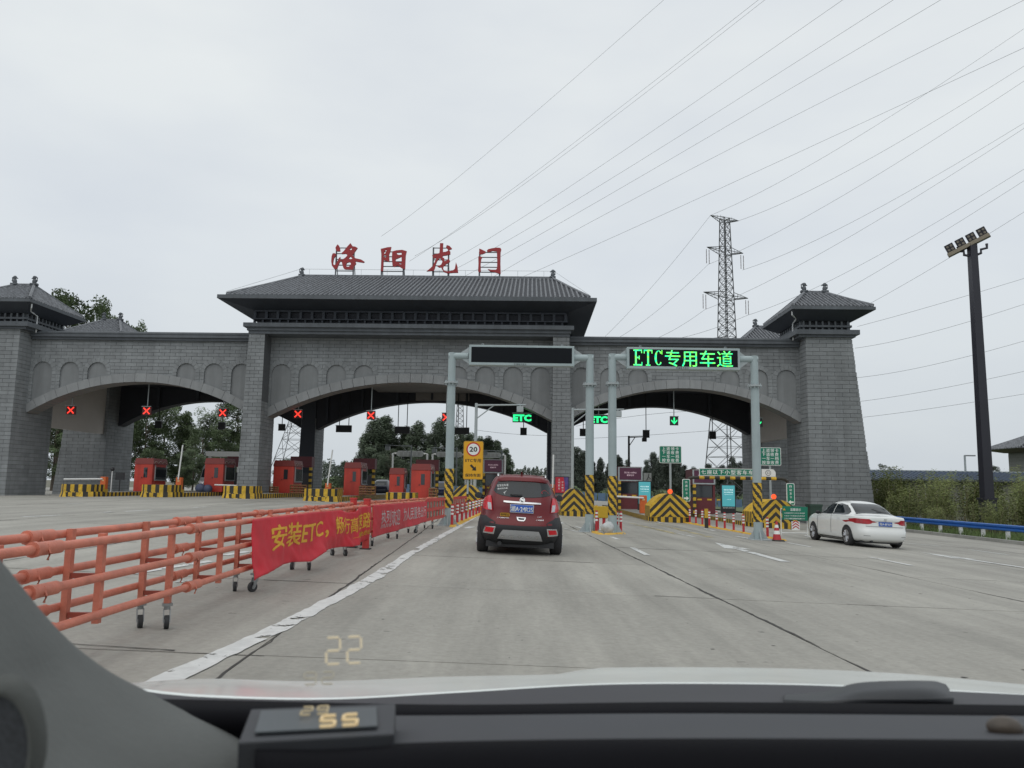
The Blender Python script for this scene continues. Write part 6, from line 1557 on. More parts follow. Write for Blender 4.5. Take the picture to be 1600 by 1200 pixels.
# ---------------------------------------------------------------- lattice pylons and wires
PYM = mat('pylon_steel', (.10, .105, .11), .6, .3, var=.1); INS = mat('insulator', (.12, .09, .085), .5)
def pylon(px, py_top, Y, label, wb=5.0, arms=True, rz=.0, steel=.14, zt=None):
    p = GP(px, Y); H = (zt or PY(px, py_top, Y).z)-p.z
    t = thing('power_pylon', label, 'pylon', (p.x, Y, p.z), rz, 'lattice power pylons')
    def hw(z):
        f = z/H; return wb*(1-f/.55)*1.0 + 1.15*(f/.55) if f < .55 else 1.15-(f-.55)/.45*.55
    lev = [0]; 
    while lev[-1] < H-1.0: lev.append(min(H-.4, lev[-1]+max(1.5, hw(lev[-1])*1.25)))
    b = MB(); cs = [(-1, -1), (1, -1), (1, 1), (-1, 1)]
    for a, c in zip(lev, lev[1:]):
        wa, wc = hw(a), hw(c)
        for i in range(4):
            (x0, y0), (x1, y1) = cs[i], cs[(i+1) % 4]
            b.bar((x0*wa, y0*wa, a), (x0*wc, y0*wc, c), steel)
            b.bar((x0*wa, y0*wa, a), (x1*wc, y1*wc, c), steel*.55); b.bar((x1*wa, y1*wa, a), (x0*wc, y0*wc, c), steel*.55)
            b.bar((x0*wc, y0*wc, c), (x1*wc, y1*wc, c), steel*.5)
            if wa > 2.6:
                m = (a+c)/2; wm = (wa+wc)/2; b.bar((x0*wm, y0*wm, m), ((x0+x1)/2*wm, (y0+y1)/2*wm, m), steel*.4); b.bar((x1*wm, y1*wm, m), ((x0+x1)/2*wm, (y0+y1)/2*wm, m), steel*.4)
    b.build('mast', PYM, t)
    tips = []
    if arms:
        for k, (dz, al) in enumerate([(.0, 3.2), (6.0, 4.1), (14.3, 5.0), (22.6, 4.3)]):
            z = H-.5-dz; w = hw(z)
            for s_ in (-1, 1):
                a = MB(); tip = (s_*al*1.0, 0, z+.15)
                for y_ in (-w, w): a.bar((s_*w, y_, z-.55), tip, steel*.8); a.bar((s_*w, y_, z+.55 if k else z+.1), tip, steel*.7)
                for f in (.25, .5, .75):
                    q = lambda y_, zz: tuple(Vector((s_*w, y_, zz)).lerp(Vector(tip), f)); a.bar(q(-w, z-.55), q(-w, z+.5), steel*.45); a.bar(q(w, z-.55), q(w, z+.5), steel*.45); a.bar(q(-w, z-.55), q(w, z-.55), steel*.45)
                a.build('cross_arm', PYM, t)
                if k:
                    for dx in (-.35, .25):
                        i_ = MB(); n = 10; x = tip[0]+dx-s_*.2
                        for j in range(n): i_.cyl((x, 0, z-.3-j*.26), (x, 0, z-.3-(j+.7)*.26), .075, n=5)
                        i_.build('insulator', INS, t)
                    tips.append((s_, k, Vector((tip[0]-s_*.2, 0, z-3.0))))
                else: tips.append((s_, k, Vector(tip)))
    return t, tips, p
py_, tips, pp0 = pylon(1141, 338, 140, 'tall lattice power pylon rising behind the third arch', wb=3.4, steel=.125, rz=math.radians(25))
pylon(458, 560, 210, 'distant lattice pylon seen between the grey pier and the dark inner pier', wb=6, arms=False)
pylon(716, 600, 230, 'distant lattice pylon above the trees beside the yellow speed sign', wb=7, arms=False, steel=.09)
WM = mat('wire_dark', (.12, .125, .13), .5, .3, var=0)
def _wire(A, C, q, label):
    """straight span A-C with the sag that takes it through the sight line of q"""
    def px_(p): v = p-Vector((0, 0, EYE)); return 800+FPX*v.dot(RT)/v.dot(FW)
    lo, hi = 0.0, 1.0; s0 = px_(A) < px_(C)
    for _ in range(40):
        m = (lo+hi)/2
        if (px_(A.lerp(C, m)) < q[0]) == s0: lo = m
        else: hi = m
    u = (lo+hi)/2; p = A.lerp(C, u); zd = PY(q[0], q[1], p.y).z; sag = (p.z-zd)/(4*u*(1-u)) if .02 < u < .98 else 0
    sag = max(-6, min(14, sag)); sag = sag if q[2] else 1.2; out = [A.lerp(C, i/40) - Vector((0, 0, sag*4*(i/40)*(1-i/40))) for i in range(57 if C.y < 100 else 41)]
    b = MB(); O = out[0]; b.tube([p-O for p in out], [max(.012, p.y*.00019) for p in out], 4); o = b.build('power_wire', WM, loc=O); tag(o, label, 'power wire', 'overhead power wires'); return o
def wire(P, label): return _wire(PY(*P[0]), PY(*P[2]), P[1], label)
def wire_w(A, q1, q2, label): return _wire(A, PY(*q2), q1, label)
wl = [
 ((596, 369, 190), (810, 198, 80), (1046, -8, 50), 'highest overhead wire, crossing above the red roof characters to the upper edge'),
 ((640, 408, 190), (880, 236, 80), (1195, -8, 48), 'second overhead wire from the top, starting above the roof ridge'),
 ((648, 400, 200), (905, 224, 85), (1205, -8, 50), 'thin overhead wire running close beside the second one'),
 ((700, 410, 190), (1000, 218, 80), (1328, -8, 46), 'overhead wire passing just over the right-hand roof characters'),
 ((712, 420, 190), (1080, 201, 80), (1408, -8, 46), 'overhead wire starting beside the fourth roof character'),
 ((718, 436, 190), (1100, 218, 80), (1483, -8, 46), 'overhead wire that leaves the frame between pylon and corner'),
 ((765, 436, 190), (1150, 228, 80), (1610, -5, 46), 'overhead wire ending at the upper corner of the view'),
 ((818, 432, 190), (1200, 260, 80), (1610, 70, 46), 'lowest of the overhead wires that rise from the main roof ridge'),
]
for a, b_, c, lab in wl: wire([a, b_, c], lab)
TW = {}
for s_, k, v in tips:
    w = Vector((pp0.x, 140, pp0.z)) + RZ(math.radians(25)) @ v; TW[(s_, k)] = w
rt_ = [((1, 0), (1380, 205, 0), (1610, 97, 58), 'faint wire from the outer top arm of the pylon'), ((-1, 0), (1330, 175, 0), (1610, 38, 58), 'faint wire from the inner top arm of the pylon'),
       ((1, 1), (1380, 288, 0), (1610, 186, 58), 'wire from the outer upper arm of the pylon rising away'), ((-1, 1), (1350, 254, 0), (1610, 120, 58), 'wire from the inner upper arm of the pylon rising away'),
       ((1, 2), (1380, 350, 0), (1610, 258, 58), 'wire from the outer middle arm, passing over the corner tower'), ((-1, 2), (1350, 325, 0), (1610, 194, 58), 'wire from the inner middle arm of the pylon'),
       ((1, 3), (1390, 412, 0), (1610, 325, 58), 'wire from the outer lowest arm, touching the roof ornament of the corner tower'), ((-1, 3), (1360, 380, 0), (1610, 276, 58), 'wire from the inner lowest arm of the pylon')]
for k, a, c, lab in rt_: wire_w(TW[k], a, c, lab)
lf = [((-1, 0), (1030, 440, 0), (925, 545, 195), 'faint wire dropping from the inner top arm to the wing parapet'), ((-1, 1), (1040, 445, 0), (955, 534, 195), 'wire dropping from the inner upper arm to the wing parapet'),
      ((-1, 2), (1050, 478, 0), (985, 540, 195), 'wire dropping from the inner middle arm to the wing parapet'), ((-1, 3), (1085, 500, 0), (1035, 545, 195), 'wire dropping from the inner lowest arm to the wing parapet'),
      ((1, 2), (1080, 455, 0), (1000, 536, 195), 'wire crossing behind the pylon from its outer middle arm'), ((1, 3), (1120, 520, 0), (1090, 545, 180), 'wire crossing behind the pylon from its outer lowest arm')]
for k, a, c, lab in lf: wire_w(TW[k], a, c, lab)
for (a, b_, c, lab) in [((1340, 510, 150), (1470, 474, 110), (1610, 432, 80), 'topmost wire between corner tower and floodlight mast'), ((1336, 544, 150), (1470, 515, 110), (1610, 472, 80), 'second thin wire between corner tower and mast'),
       ((1340, 590, 130), (1470, 567, 100), (1610, 530, 70), 'third and darkest wire between corner tower and mast'), ((1345, 627, 130), (1470, 607, 100), (1610, 578, 70), 'fourth wire between corner tower and mast'), ((1348, 652, 130), (1470, 636, 100), (1610, 614, 70), 'lowest wire between corner tower and mast'),
       ((900, 666, 200), (1010, 648, 180), (1160, 640, 150), 'wire seen through the third arch, upper one'), ((895, 686, 200), (1010, 680, 180), (1170, 668, 150), 'wire seen through the third arch, lower one'),
       ((745, 672, 220), (800, 678, 200), (865, 681, 180), 'wire seen through the middle arch under the lit ETC lettering')]:
    wire([a, b_, c], lab)

# ---------------------------------------------------------------- trees
LEAF = mat('leaf_green', (.085, .118, .058), .6, var=.45, scale=.35, tone=.5, spec=.3); LEAF2 = mat('poplar_leaf', (.098, .128, .084), .6, var=.4, scale=.3, tone=.5, spec=.3); LEAFD = mat('far_leaf_hazed', (.10, .12, .098), .7, var=.35, scale=.2, tone=.4, spec=.2)  # far leaves paler and greyer: distance haze put into their colour
BARK = mat('bark', (.12, .10, .08), .9, var=.3, scale=4)
def tree_mesh(kind, seed, n=15000):
    r = random.Random(seed); b = MB(); H = 10.0
    blobs = []
    if kind == 'poplar':
        for k in range(85): z = r.uniform(1.0, 9.5); w = 1.35*min(1, (10.0-z)/5.0)**.8+.06; a = r.random()*6.28; d = w*r.uniform(.1, .95); blobs.append((d*math.cos(a), d*math.sin(a), z, r.uniform(.25, .62), r.uniform(.9, 2.0)))
    else:
        for k in range(95): z = r.uniform(1.8, 9.4); w = 3.1*math.sqrt(max(.05, 1-((z-5.6)/4.4)**2)); a = r.random()*6.28; d = w*r.uniform(.25, 1.08); blobs.append((d*math.cos(a), d*math.sin(a), z, r.uniform(.3, .95), r.uniform(.5, .9)))
    tot = sum(q[3]**2 for q in blobs)
    for (x, y, z, s_, ez) in blobs:
        tn = r.random()
        for i in range(int(n*s_*s_/tot)):
            v = Vector((r.gauss(0, 1), r.gauss(0, 1), r.gauss(0, 1))).normalized()*s_*(r.random()**.35)
            c = Vector((x+v.x, y+v.y, z+v.z*ez)); q = r.uniform(.06, .13); u = Vector((r.gauss(0, 1), r.gauss(0, 1), r.gauss(0, .7))).normalized(); w = u.orthogonal().normalized()
            b.add([c-u*q, c+w*q*.55, c+u*q, c-w*q*.55], [(0, 1, 2, 3)], tone=min(1, max(0, tn*.6+r.random()*.4)))
    return b.mesh(kind+'_crown', LEAF, fix=False)
def trunk_mesh(kind, seed):
    r = random.Random(seed); b = MB(); b.tube([(0, 0, -.5), (.05, 0, 2.5), (.0, .05, 5.5), (.05, 0, 9)], [.2, .16, .1, .03], 7)
    for k in range(10): z = 2.2+k*.6; a = r.random()*6.28; l = (1.0 if kind == 'poplar' else 2.3)*(1-k*.06); b.tube([(0, 0, z), (math.cos(a)*l*.5, math.sin(a)*l*.5, z+l*.5), (math.cos(a)*l, math.sin(a)*l, z+l*.9)], [.06, .04, .015], 5)
    return b.mesh(kind+'_trunk', BARK, fix=False)
TM = {}
for kind, n_ in (('poplar', 3), ('broad', 3)):
    TM[kind] = [(tree_mesh(kind, 11+i*7+len(kind)), trunk_mesh(kind, i)) for i in range(n_)]
def swap_mat(me, m_):
    c = me.copy(); c.materials.clear(); c.materials.append(m_); return c
TMV = {}
def tree(px, pytop, Y, kind, label, cat='tree', m_=None, w=1.0, grp='trees beyond the gate', i=None):
    p = GP(px, Y); h = PY(px, pytop, Y).z-p.z; k = rnd.randrange(len(TM[kind])) if i is None else i; cm, tm = TM[kind][k]
    if m_ is not None:
        key = (kind, k, m_.name)
        if key not in TMV: TMV[key] = swap_mat(cm, m_)
        cm = TMV[key]
    t = thing('poplar_tree' if kind == 'poplar' else 'broadleaf_tree', label, cat, p, rnd.random()*6.28, grp); s_ = h/9.9; t.scale = (s_*w, s_*w, s_)
    o = bpy.data.objects.new('crown', cm); linked(o, t); o2 = bpy.data.objects.new('trunk', tm); linked(o2, t); return t
# big trees behind the closed lanes
for i, (px, pt, Y, kd, w, lab) in enumerate([
    (86, 450, 96, 'broad', .6, 'tall broadleaf tree showing above the parapet next to the corner tower roof'), (122, 464, 100, 'broad', .5, 'tall broadleaf tree above the parapet, between the two small tiled roofs'), (158, 482, 104, 'broad', .38, 'tree whose thin top rises over the small rear roof'), (188, 496, 100, 'broad', .32, 'tree peeping over the parapet past the small rear roof'),
    (80, 640, 92, 'broad', 1, 'dark tree in the gap below the pale inner panel'), (222, 640, 100, 'broad', 1.1, 'dark tree filling the edge of the first arch beside the inner tower'), (252, 626, 108, 'broad', 1, 'dark tree behind the silver van'), (285, 646, 104, 'poplar', 1.2, 'bushy tree behind the raised barrier arm of the first arch'),
    (312, 668, 92, 'broad', 1.0, 'lighter green tree in the dip of the first arch'), (338, 632, 100, 'broad', 1.0, 'large tree behind the second red booth'), (366, 620, 102, 'broad', 1, 'large dark tree against the pier in the first arch'), (236, 700, 84, 'broad', 1.1, 'low dark tree behind the first red booth'), (300, 700, 84, 'broad', 1.3, 'low tree directly above the van roof'), (352, 690, 86, 'broad', 1.2, 'low tree behind the white frame in the first arch')]):
    tree(px, pt, Y, kd, lab, w=w, m_=LEAF, grp='trees behind the closed lanes')
mids = [(442, 716, 120, 'broad', 1), (538, 720, 110, 'broad', 1), (566, 682, 130, 'poplar', 1.3), (582, 654, 126, 'poplar', 1.6), (598, 652, 128, 'poplar', 1.5), (614, 672, 130, 'poplar', 1.4), (632, 668, 128, 'poplar', 1.5), (650, 660, 126, 'poplar', 1.6), (668, 680, 130, 'poplar', 1.4), (684, 655, 126, 'poplar', 1.5), (700, 662, 128, 'poplar', 1.5), (718, 672, 132, 'poplar', 1.4),
        (733, 678, 128, 'poplar', 1.4), (748, 684, 130, 'poplar', 1.4), (762, 683, 130, 'poplar', 1.5), (776, 690, 130, 'poplar', 1.3), (790, 702, 130, 'poplar', 1.3), (608, 700, 112, 'broad', 1.2), (656, 704, 112, 'broad', 1.2), (712, 706, 112, 'broad', 1.2), (755, 712, 112, 'broad', 1.2)]
for i, (px, pt, Y, kd, w) in enumerate(mids):
    tree(px, pt, Y, kd, 'dark tree in the middle arch, %s' % ['low bush-like one beside the pier', 'small one behind the barrier arm', 'slim edge tree of the group', 'tallest of the group near the hanging signal', 'one of the twin tall tops', 'one behind the small red booth', 'one under the wide hanging box', 'one with a pointed top over the far message board', 'lower one behind the camera pole', 'one just before the gantry post', 'one behind the gantry post', 'one just past the gantry post', 'one above the speed sign', 'one whose top meets the camera pole', 'rounded one right of the speed sign', 'one over the purple screen', 'last one descending toward the red car', 'low one in front of the tall pair', 'low one behind the far message boards', 'low one behind the gantry post foot', 'low one behind the purple screen'][i], w=w, m_=LEAF2, grp='trees in the middle arch')
rg = random.Random(5); i = 0
xs_ = [878, 892, 900, 912, 925, 938, 952, 966, 980, 994, 1010, 1022, 1034, 1046, 1058, 1070, 1084, 1096, 1108, 1130, 1146, 1158, 1172]
tops = [715, 712, 700, 706, 722, 716, 724, 712, 720, 735, 720, 708, 712, 716, 708, 728, 730, 734, 726, 728, 716, 722, 730]
wh2 = ['between red car and pier', 'just right of the gate pier', 'tallest beside the gate pier', 'between pier and gantry post', 'behind the second gantry post', 'between the two middle gantry posts', 'behind the third gantry post', 'over the maroon screen booth', 'behind the black camera pole', 'in the dip beside the pale billboard', 'right of the teal kiosk', 'left of the pole sign', 'behind the pole sign plate', 'behind the sign pole', 'right of the pole sign plate', 'above the narrow arrow sign', 'over the left end of the height bar', 'at the shoulder of the pylon', 'inside the pylon legs', 'small one inside the pylon legs', 'dark one right of the pylon', 'close to the brick wall of the inner tower', 'partly hidden by the gantry post']
for px, pt in zip(xs_, tops):
    tree(px, pt, rg.uniform(150, 175), 'poplar', 'hazy far poplar, ' + wh2[i], w=rg.uniform(1.1, 1.7), m_=LEAFD, grp='far poplar row in the third arch'); i += 1
for px, pt, lab in [(1352, 728, 'small far tree top beside the corner tower'), (1385, 724, 'far tree top over the end of the blue roof'), (1556, 727, 'far tree top near the pavilion')]: tree(px, pt, 150, 'broad', lab, w=.8, m_=LEAFD, grp='far tree tops over the blue roof')
# far wood: one mass behind the poplar row
hb = MB(); rg = random.Random(19)
for i in range(46000):
    x = rg.uniform(-52, 62); y = rg.uniform(176, 186); top = 5.2 + 2.2*noise.noise(Vector((x*.35, 0, 2))) + 2.6*abs(noise.noise(Vector((x*1.1, 3, 2))))
    z = gz(x)+rg.random()**.75*top; c = Vector((x, y, z)); q = rg.uniform(.12, .32); u = Vector((rg.gauss(0, 1), rg.gauss(0, 1), rg.gauss(0, 1.4))).normalized(); w = u.orthogonal().normalized()
    hb.add([c-u*q, c+w*q*.6, c+u*q, c-w*q*.6], [(0, 1, 2, 3)], tone=rg.random())
o = hb.build('far_wood', LEAFD, fix=False); tag(o, 'hazy grey-green wood on the horizon seen through the arches', 'wood', kind='stuff')
# low hedge belt behind the lanes
hb = MB(); rg = random.Random(9)
for i in range(16000):
    x = rg.uniform(-30, 48); y = rg.uniform(118, 124); z = gz(x)+rg.random()**.8*2.1*(.7+.3*math.sin(x*.9)); c = Vector((x, y, z)); q = rg.uniform(.12, .28); u = Vector((rg.gauss(0, 1), rg.gauss(0, 1), rg.gauss(0, 1))).normalized(); w = u.orthogonal().normalized()
    hb.add([c-u*q, c+w*q*.6, c+u*q, c-w*q*.6], [(0, 1, 2, 3)], tone=rg.random())
o = hb.build('hedge', LEAF, fix=False); tag(o, 'green hedge belt running beyond the toll lanes', 'hedge', kind='stuff')
# distant blue fence and wall beyond the gate
b = MB(); 
for k in range(50): b.box(-14+k*1.1, -14+k*1.1+.95, 104, 104.06, .15, 1.15)
for v in b.v: v.z += gz(v.x)
o = b.build('far_fence', mat('far_fence_blue', (.10, .17, .27), .6, var=.15)); tag(o, 'low pale blue fence across the lanes far behind the gate', 'fence')
# ---------------------------------------------------------------- bamboo and bushes on the verge
BAM = mat('bamboo_leaf', (.13, .155, .05), .6, var=.35, scale=.7, tone=.5, spec=.3); BST = mat('bamboo_stem', (.25, .22, .12), .7, var=.2)
def bamboo_mesh(seed, n=4200):
    r = random.Random(seed); b = MB(); s_ = MB()
    for k in range(26):
        a = r.random()*6.28; d = r.random()**.5*1.1; x, y = d*math.cos(a), d*math.sin(a); lx, ly = r.gauss(0, .45), r.gauss(0, .45); h = r.uniform(2.0, 4.0)
        P = [Vector((x+lx*(t_**2), y+ly*(t_**2), h*t_)) for t_ in (0, .3, .6, .85, 1)]; s_.tube(P, [.022, .018, .014, .008, .003], 4)
        for i in range(n//26):
            t_ = r.uniform(.22, 1)**.8; p = Vector((x+lx*t_*t_, y+ly*t_*t_, h*t_)) + Vector((r.gauss(0, .28), r.gauss(0, .28), r.gauss(0, .15)))*(1.15-t_*.7); q = r.uniform(.05, .11); u = Vector((r.gauss(0, 1), r.gauss(0, 1), r.gauss(-.4, .6))).normalized(); w = u.orthogonal().normalized()
            b.add([p-u*q, p+w*q*.25, p+u*q, p-w*q*.25], [(0, 1, 2, 3)], tone=r.random()*.6+.4*t_)
    return b.mesh('bamboo_foliage', BAM, fix=False), s_.mesh('bamboo_stems', BST, fix=False)
BMM = [bamboo_mesh(i) for i in range(3)]; rg = random.Random(21)
BZ = {}
BP = [(24.9, 62, .8), (26.2, 57, .95), (25.6, 53.5, .8), (27.8, 59, 1.05), (26.6, 50, .85), (29.4, 56, 1.05), (28.2, 52, .95), (30.6, 53, 1.05), (27.6, 47.0, .8), (29.8, 49, .9), (32.0, 55, 1.1), (31.6, 49.5, .95), (33.6, 52, 1.05), (28.6, 43.8, .75), (31.0, 45.8, .85), (33.4, 47.6, .95), (35.4, 54, 1.1), (35.5, 49, 1.0), (29.8, 41, .75), (32.4, 43, .85), (35, 44.6, .95), (37.5, 50, 1.05), (25.4, 48, .5), (26.2, 44, .5), (38, 46, 1), (28, 65, 1), (31, 62, 1.1)]
for i, (x, y, s_) in enumerate(BP):
    ref = [('right behind the sedan roof', 1372), ('just past the sedan boot', 1412), ('over the second guardrail post', 1452), ('midway between sedan and mast', 1490), ('just before the floodlight mast', 1525), ('around the foot of the floodlight mast', 1552), ('just past the floodlight mast', 1580), ('at the edge of the view', 1e9)]
    q = 800+1250*x/y; zone = next(n_ for n_, lim in ref if q < lim); BZ.setdefault(zone, []).append((y, i)); 
    t = thing('bamboo_clump', 'x', 'bamboo', (x, y, gz(x)+.08), rg.random()*6.28, 'bamboo clumps behind the guardrail'); t.scale = (s_*1.1, s_*1.1, s_*rg.choice((.66, .74, .8, .86, 1.0))); BZ[zone][-1] += (t,)
    a, c = BMM[i % 3]; o = bpy.data.objects.new('foliage', a); linked(o, t); o = bpy.data.objects.new('stems', c); linked(o, t)
for zone, L_ in BZ.items():
    L_.sort(key=lambda q: q[0]); nm = ['in front', 'second row back', 'third row back', 'fourth row back', 'fifth row back', 'sixth row back', 'seventh row back', 'eighth row back', 'ninth row back', 'tenth row back', 'eleventh row back', 'twelfth row back']
    for k, q in enumerate(L_): q[2]['label'] = 'yellow-green bamboo clump %s, %s' % (zone, nm[k])
# green bin beside the brick tower
p = GP(1284, 43); t = thing('waste_bin', 'dark green waste bin at the foot of the brick tower behind the sedan', 'bin', (p.x, 44, p.z)); z = PY(1284, 788, 44).z-p.z
b = MB(); b.hexa([(-.25, -.25, 0), (.25, -.25, 0), (.25, .25, 0), (-.25, .25, 0)], [(-.32, -.32, z-.12), (.32, -.32, z-.12), (.32, .32, z-.12), (-.32, .32, z-.12)]); b.build('tub', mat('bin_green', (.02, .05, .035), .5), t); b = MB(); b.box(-.35, .35, -.35, .35, z-.119, z); b.build('lid', mat('bin_green'), t)
# white frame of a far canopy in the first arch and a pale billboard
a, c = PY(322, 705, 76), PY(376, 713, 76); t = thing('far_canopy', 'white beam canopy of a far booth behind the second red booth', 'canopy', ((a.x+c.x)/2, 76, gz(a.x))); g = gz(a.x); w = c.x-a.x
b = MB(); b.box(-w/2, w/2, 0, 2.5, c.z-g, a.z-g); b.build('beam', WHT, t)
for s_ in (-1, 1): b = MB(); b.box(s_*w*.42-.1, s_*w*.42+.1, .2, .4, 0, c.z-g); b.build('post', WHT, t)
a, c = PY(1006, 739, 78), PY(1018, 752, 78); t = thing('pale_billboard', 'small pale billboard with a dark branch motif behind the teal kiosk', 'billboard', ((a.x+c.x)/2, 78, gz(a.x))); g = gz(a.x); w = c.x-a.x
b = MB(); b.box(-w/2, w/2, 0, .1, c.z-g, a.z-g); b.build('panel', mat('pale_panel', (.5, .52, .5), .6), t); b = MB(); b.tube([(-.1, -.03, c.z-g+.1), (.05, -.03, c.z-g+.4), (.12, -.03, a.z-g-.05)], .03, 5); b.tube([(.05, -.03, c.z-g+.4), (.3, -.03, c.z-g+.25)], .025, 5); b.build('motif', BLKP, t)
for s_ in (-.3, .3): b = MB(); b.cyl((s_, .05, 0), (s_, .05, c.z-g), .05, n=6); b.build('post', GRY, t)
# ---------------------------------------------------------------- the car the photograph is taken from
OWN = thing('camera_car', 'white bonnet, black dashboard and grey windscreen pillar of the car one looks out of', 'car', (.38, 1.5, gz(0)+1.45), 0)
OL = Vector(OWN.location)
def surf(rows, name, m_, smooth=True, thick=.01, parent=OWN):
    """rows of (px,py,Y) rails; joined into one smooth sheet"""
    R_ = [[PY(*q)-OL for q in r] for r in rows]; n = max(len(r) for r in R_); N_ = 40
    def res(r):
        L_ = [0]
        for a, c in zip(r, r[1:]): L_.append(L_[-1]+(c-a).length)
        out = []
        for i in range(N_+1):
            s_ = L_[-1]*i/N_; k = 0
            while k < len(L_)-2 and L_[k+1] < s_: k += 1
            f = (s_-L_[k])/max(1e-6, L_[k+1]-L_[k])
            p0, p1, p2, p3 = r[max(k-1, 0)], r[k], r[k+1], r[min(k+2, len(r)-1)]
            out.append(.5*((2*p1)+(p2-p0)*f+(2*p0-5*p1+4*p2-p3)*f*f+(3*p1-p0-3*p2+p3)*f**3))
        return out
    RR = [res(r) for r in R_]
    # interpolate between rails
    out = []; M_ = 8
    for j in range(len(RR)-1):
        for k in range(M_ if j < len(RR)-2 else M_+1):
            f = k/M_; a, b_, c, d = RR[max(j-1, 0)], RR[j], RR[j+1], RR[min(j+2, len(RR)-1)]
            out.append([.5*((2*p1)+(p2-p0)*f+(2*p0-5*p1+4*p2-p3)*f*f+(3*p1-p0-3*p2+p3)*f**3) for p0, p1, p2, p3 in zip(a, b_, c, d)])
    b = MB(); w = N_+1; b.add([tuple(p) for r in out for p in r], [(j*w+i, j*w+i+1, (j+1)*w+i+1, (j+1)*w+i) for j in range(len(out)-1) for i in range(N_)])
    o = b.build(name, m_, parent, smooth=smooth, fix=False)
    if thick: s_ = o.modifiers.new('t', 'SOLIDIFY'); s_.thickness = thick; s_.offset = 0
    return o
HOOD = mat('bonnet_white', (.80, .85, .84), .22, var=.02, coat=.5)
INB = mat('dash_black', (.006, .006, .008), .9, var=.15, scale=8, spec=.1); ING = mat('dash_sheen_grey', (.046, .049, .057), .7, var=.1, scale=6)
PIL = mat('pillar_grey', (.115, .122, .118), .85, var=.08, scale=8, bump=.1, bscale=120); COW = mat('cowl_black', (.035, .035, .042), .6, var=.2, scale=7)
surf([[(150, 1084, 1.28), (205, 1081, 1.27), (300, 1092, 1.26), (500, 1098, 1.25), (700, 1088, 1.25), (900, 1076, 1.25), (1050, 1073, 1.25), (1250, 1075, 1.25), (1450, 1083, 1.26), (1640, 1093, 1.28)],
      [(170, 1080, 1.50), (230, 1074, 1.52), (330, 1071, 1.55), (500, 1074, 1.55), (700, 1066, 1.55), (900, 1060, 1.55), (1050, 1056, 1.55), (1250, 1058, 1.55), (1450, 1067, 1.55), (1640, 1084, 1.5)],
      [(180, 1079, 1.8), (240, 1072, 1.8), (330, 1066, 1.85), (500, 1069, 1.9), (700, 1062, 1.9), (880, 1058, 1.9), (930, 1048, 1.9), (1200, 1048.5, 1.9), (1420, 1058, 1.9), (1640, 1082, 1.8)],
      [(200, 1130, 2.25), (260, 1110, 2.3), (350, 1090, 2.35), (500, 1085, 2.4), (700, 1078, 2.4), (880, 1074, 2.4), (930, 1072, 2.4), (1200, 1072, 2.4), (1420, 1082, 2.4), (1600, 1130, 2.25)]], 'bonnet', HOOD)
# cowl behind the bonnet; the bonnet's pale reflection with dark slots is not modelled
surf([[(150, 1079, 1.24), (205, 1083, 1.24), (300, 1094, 1.23), (500, 1099, 1.22), (700, 1089, 1.22), (900, 1077, 1.22), (1050, 1074, 1.22), (1250, 1076, 1.22), (1450, 1084, 1.23), (1680, 1095, 1.25)],
      [(120, 1085, 1.10), (205, 1092, 1.10), (300, 1108, 1.10), (500, 1113, 1.10), (700, 1106, 1.10), (900, 1100, 1.10), (1100, 1098, 1.10), (1300, 1100, 1.10), (1500, 1104, 1.10), (1700, 1110, 1.10)],
      [(100, 1110, .98), (205, 1120, .98), (300, 1130, .98), (500, 1136, .98), (700, 1130, .98), (900, 1122, .98), (1100, 1118, .98), (1300, 1118, .98), (1500, 1122, .98), (1720, 1128, .98)]], 'cowl', COW)
surf([[(-60, 1095, .97), (300, 1100, .97), (700, 1108, .97), (1100, 1104, .97), (1700, 1110, .97)], [(-60, 1124, .9), (300, 1124, .9), (700, 1126, .9), (1100, 1124, .9), (1700, 1130, .9)], [(-60, 1190, .93), (300, 1190, .93), (700, 1180, .93), (1100, 1170, .93), (1700, 1175, .93)]], 'windscreen_gasket', INB)
surf([[(392, 1126, .86), (520, 1126, .86), (700, 1126, .86), (1100, 1123, .86), (1700, 1128, .86)], [(392, 1134, .82), (520, 1134, .82), (700, 1134, .82), (1100, 1132, .82), (1700, 1136, .82)], [(392, 1150, .75), (520, 1154, .75), (700, 1152, .75), (1100, 1150, .75), (1700, 1150, .75)], [(392, 1178, .68), (520, 1176, .68), (700, 1171, .68), (1100, 1166, .68), (1700, 1170, .68)]], 'dash_top', ING)  # lighter grey band: the sheen on the dash put into its colour
surf([[(398, 1176, .68), (520, 1178, .68), (700, 1169, .68), (1100, 1164, .68), (1700, 1167, .68)], [(398, 1200, .62), (520, 1202, .62), (700, 1195, .62), (1100, 1190, .62), (1700, 1192, .62)], [(398, 1400, .55), (520, 1400, .55), (700, 1400, .55), (1100, 1400, .55), (1700, 1400, .55)]], 'dash_front', INB)
# the roof over the driver and the door beside him, both outside the frame: they keep the sky off the dashboard
b = MB(); b.box(-1.0, 1.0, -3.4, -1.28, .19, .25); b.build('roof_panel', HOOD, OWN)
b = MB(); b.box(-1.0, -.94, -3.4, -1.1, -.9, -.42); b.build('door_panel', HOOD, OWN)
b = MB(); b.box(-.9, .9, -3.4, -3.3, -.9, .1); b.build('seat_back', mat('dash_black'), OWN)
# wiper arm resting on the cowl
surf([[(1225, 1092, 1.14), (1290, 1086, 1.14), (1350, 1072, 1.14), (1460, 1070, 1.14), (1478, 1080, 1.14)], [(1225, 1096, 1.08), (1290, 1094, 1.08), (1350, 1083, 1.06), (1440, 1080, 1.06), (1482, 1085, 1.08)], [(1225, 1100, 1.05), (1290, 1102, 1.05), (1350, 1098, 1.04), (1440, 1097, 1.04), (1490, 1097, 1.05)]], 'wiper', mat('wiper_grey', (.025, .028, .033), .5, var=.2))
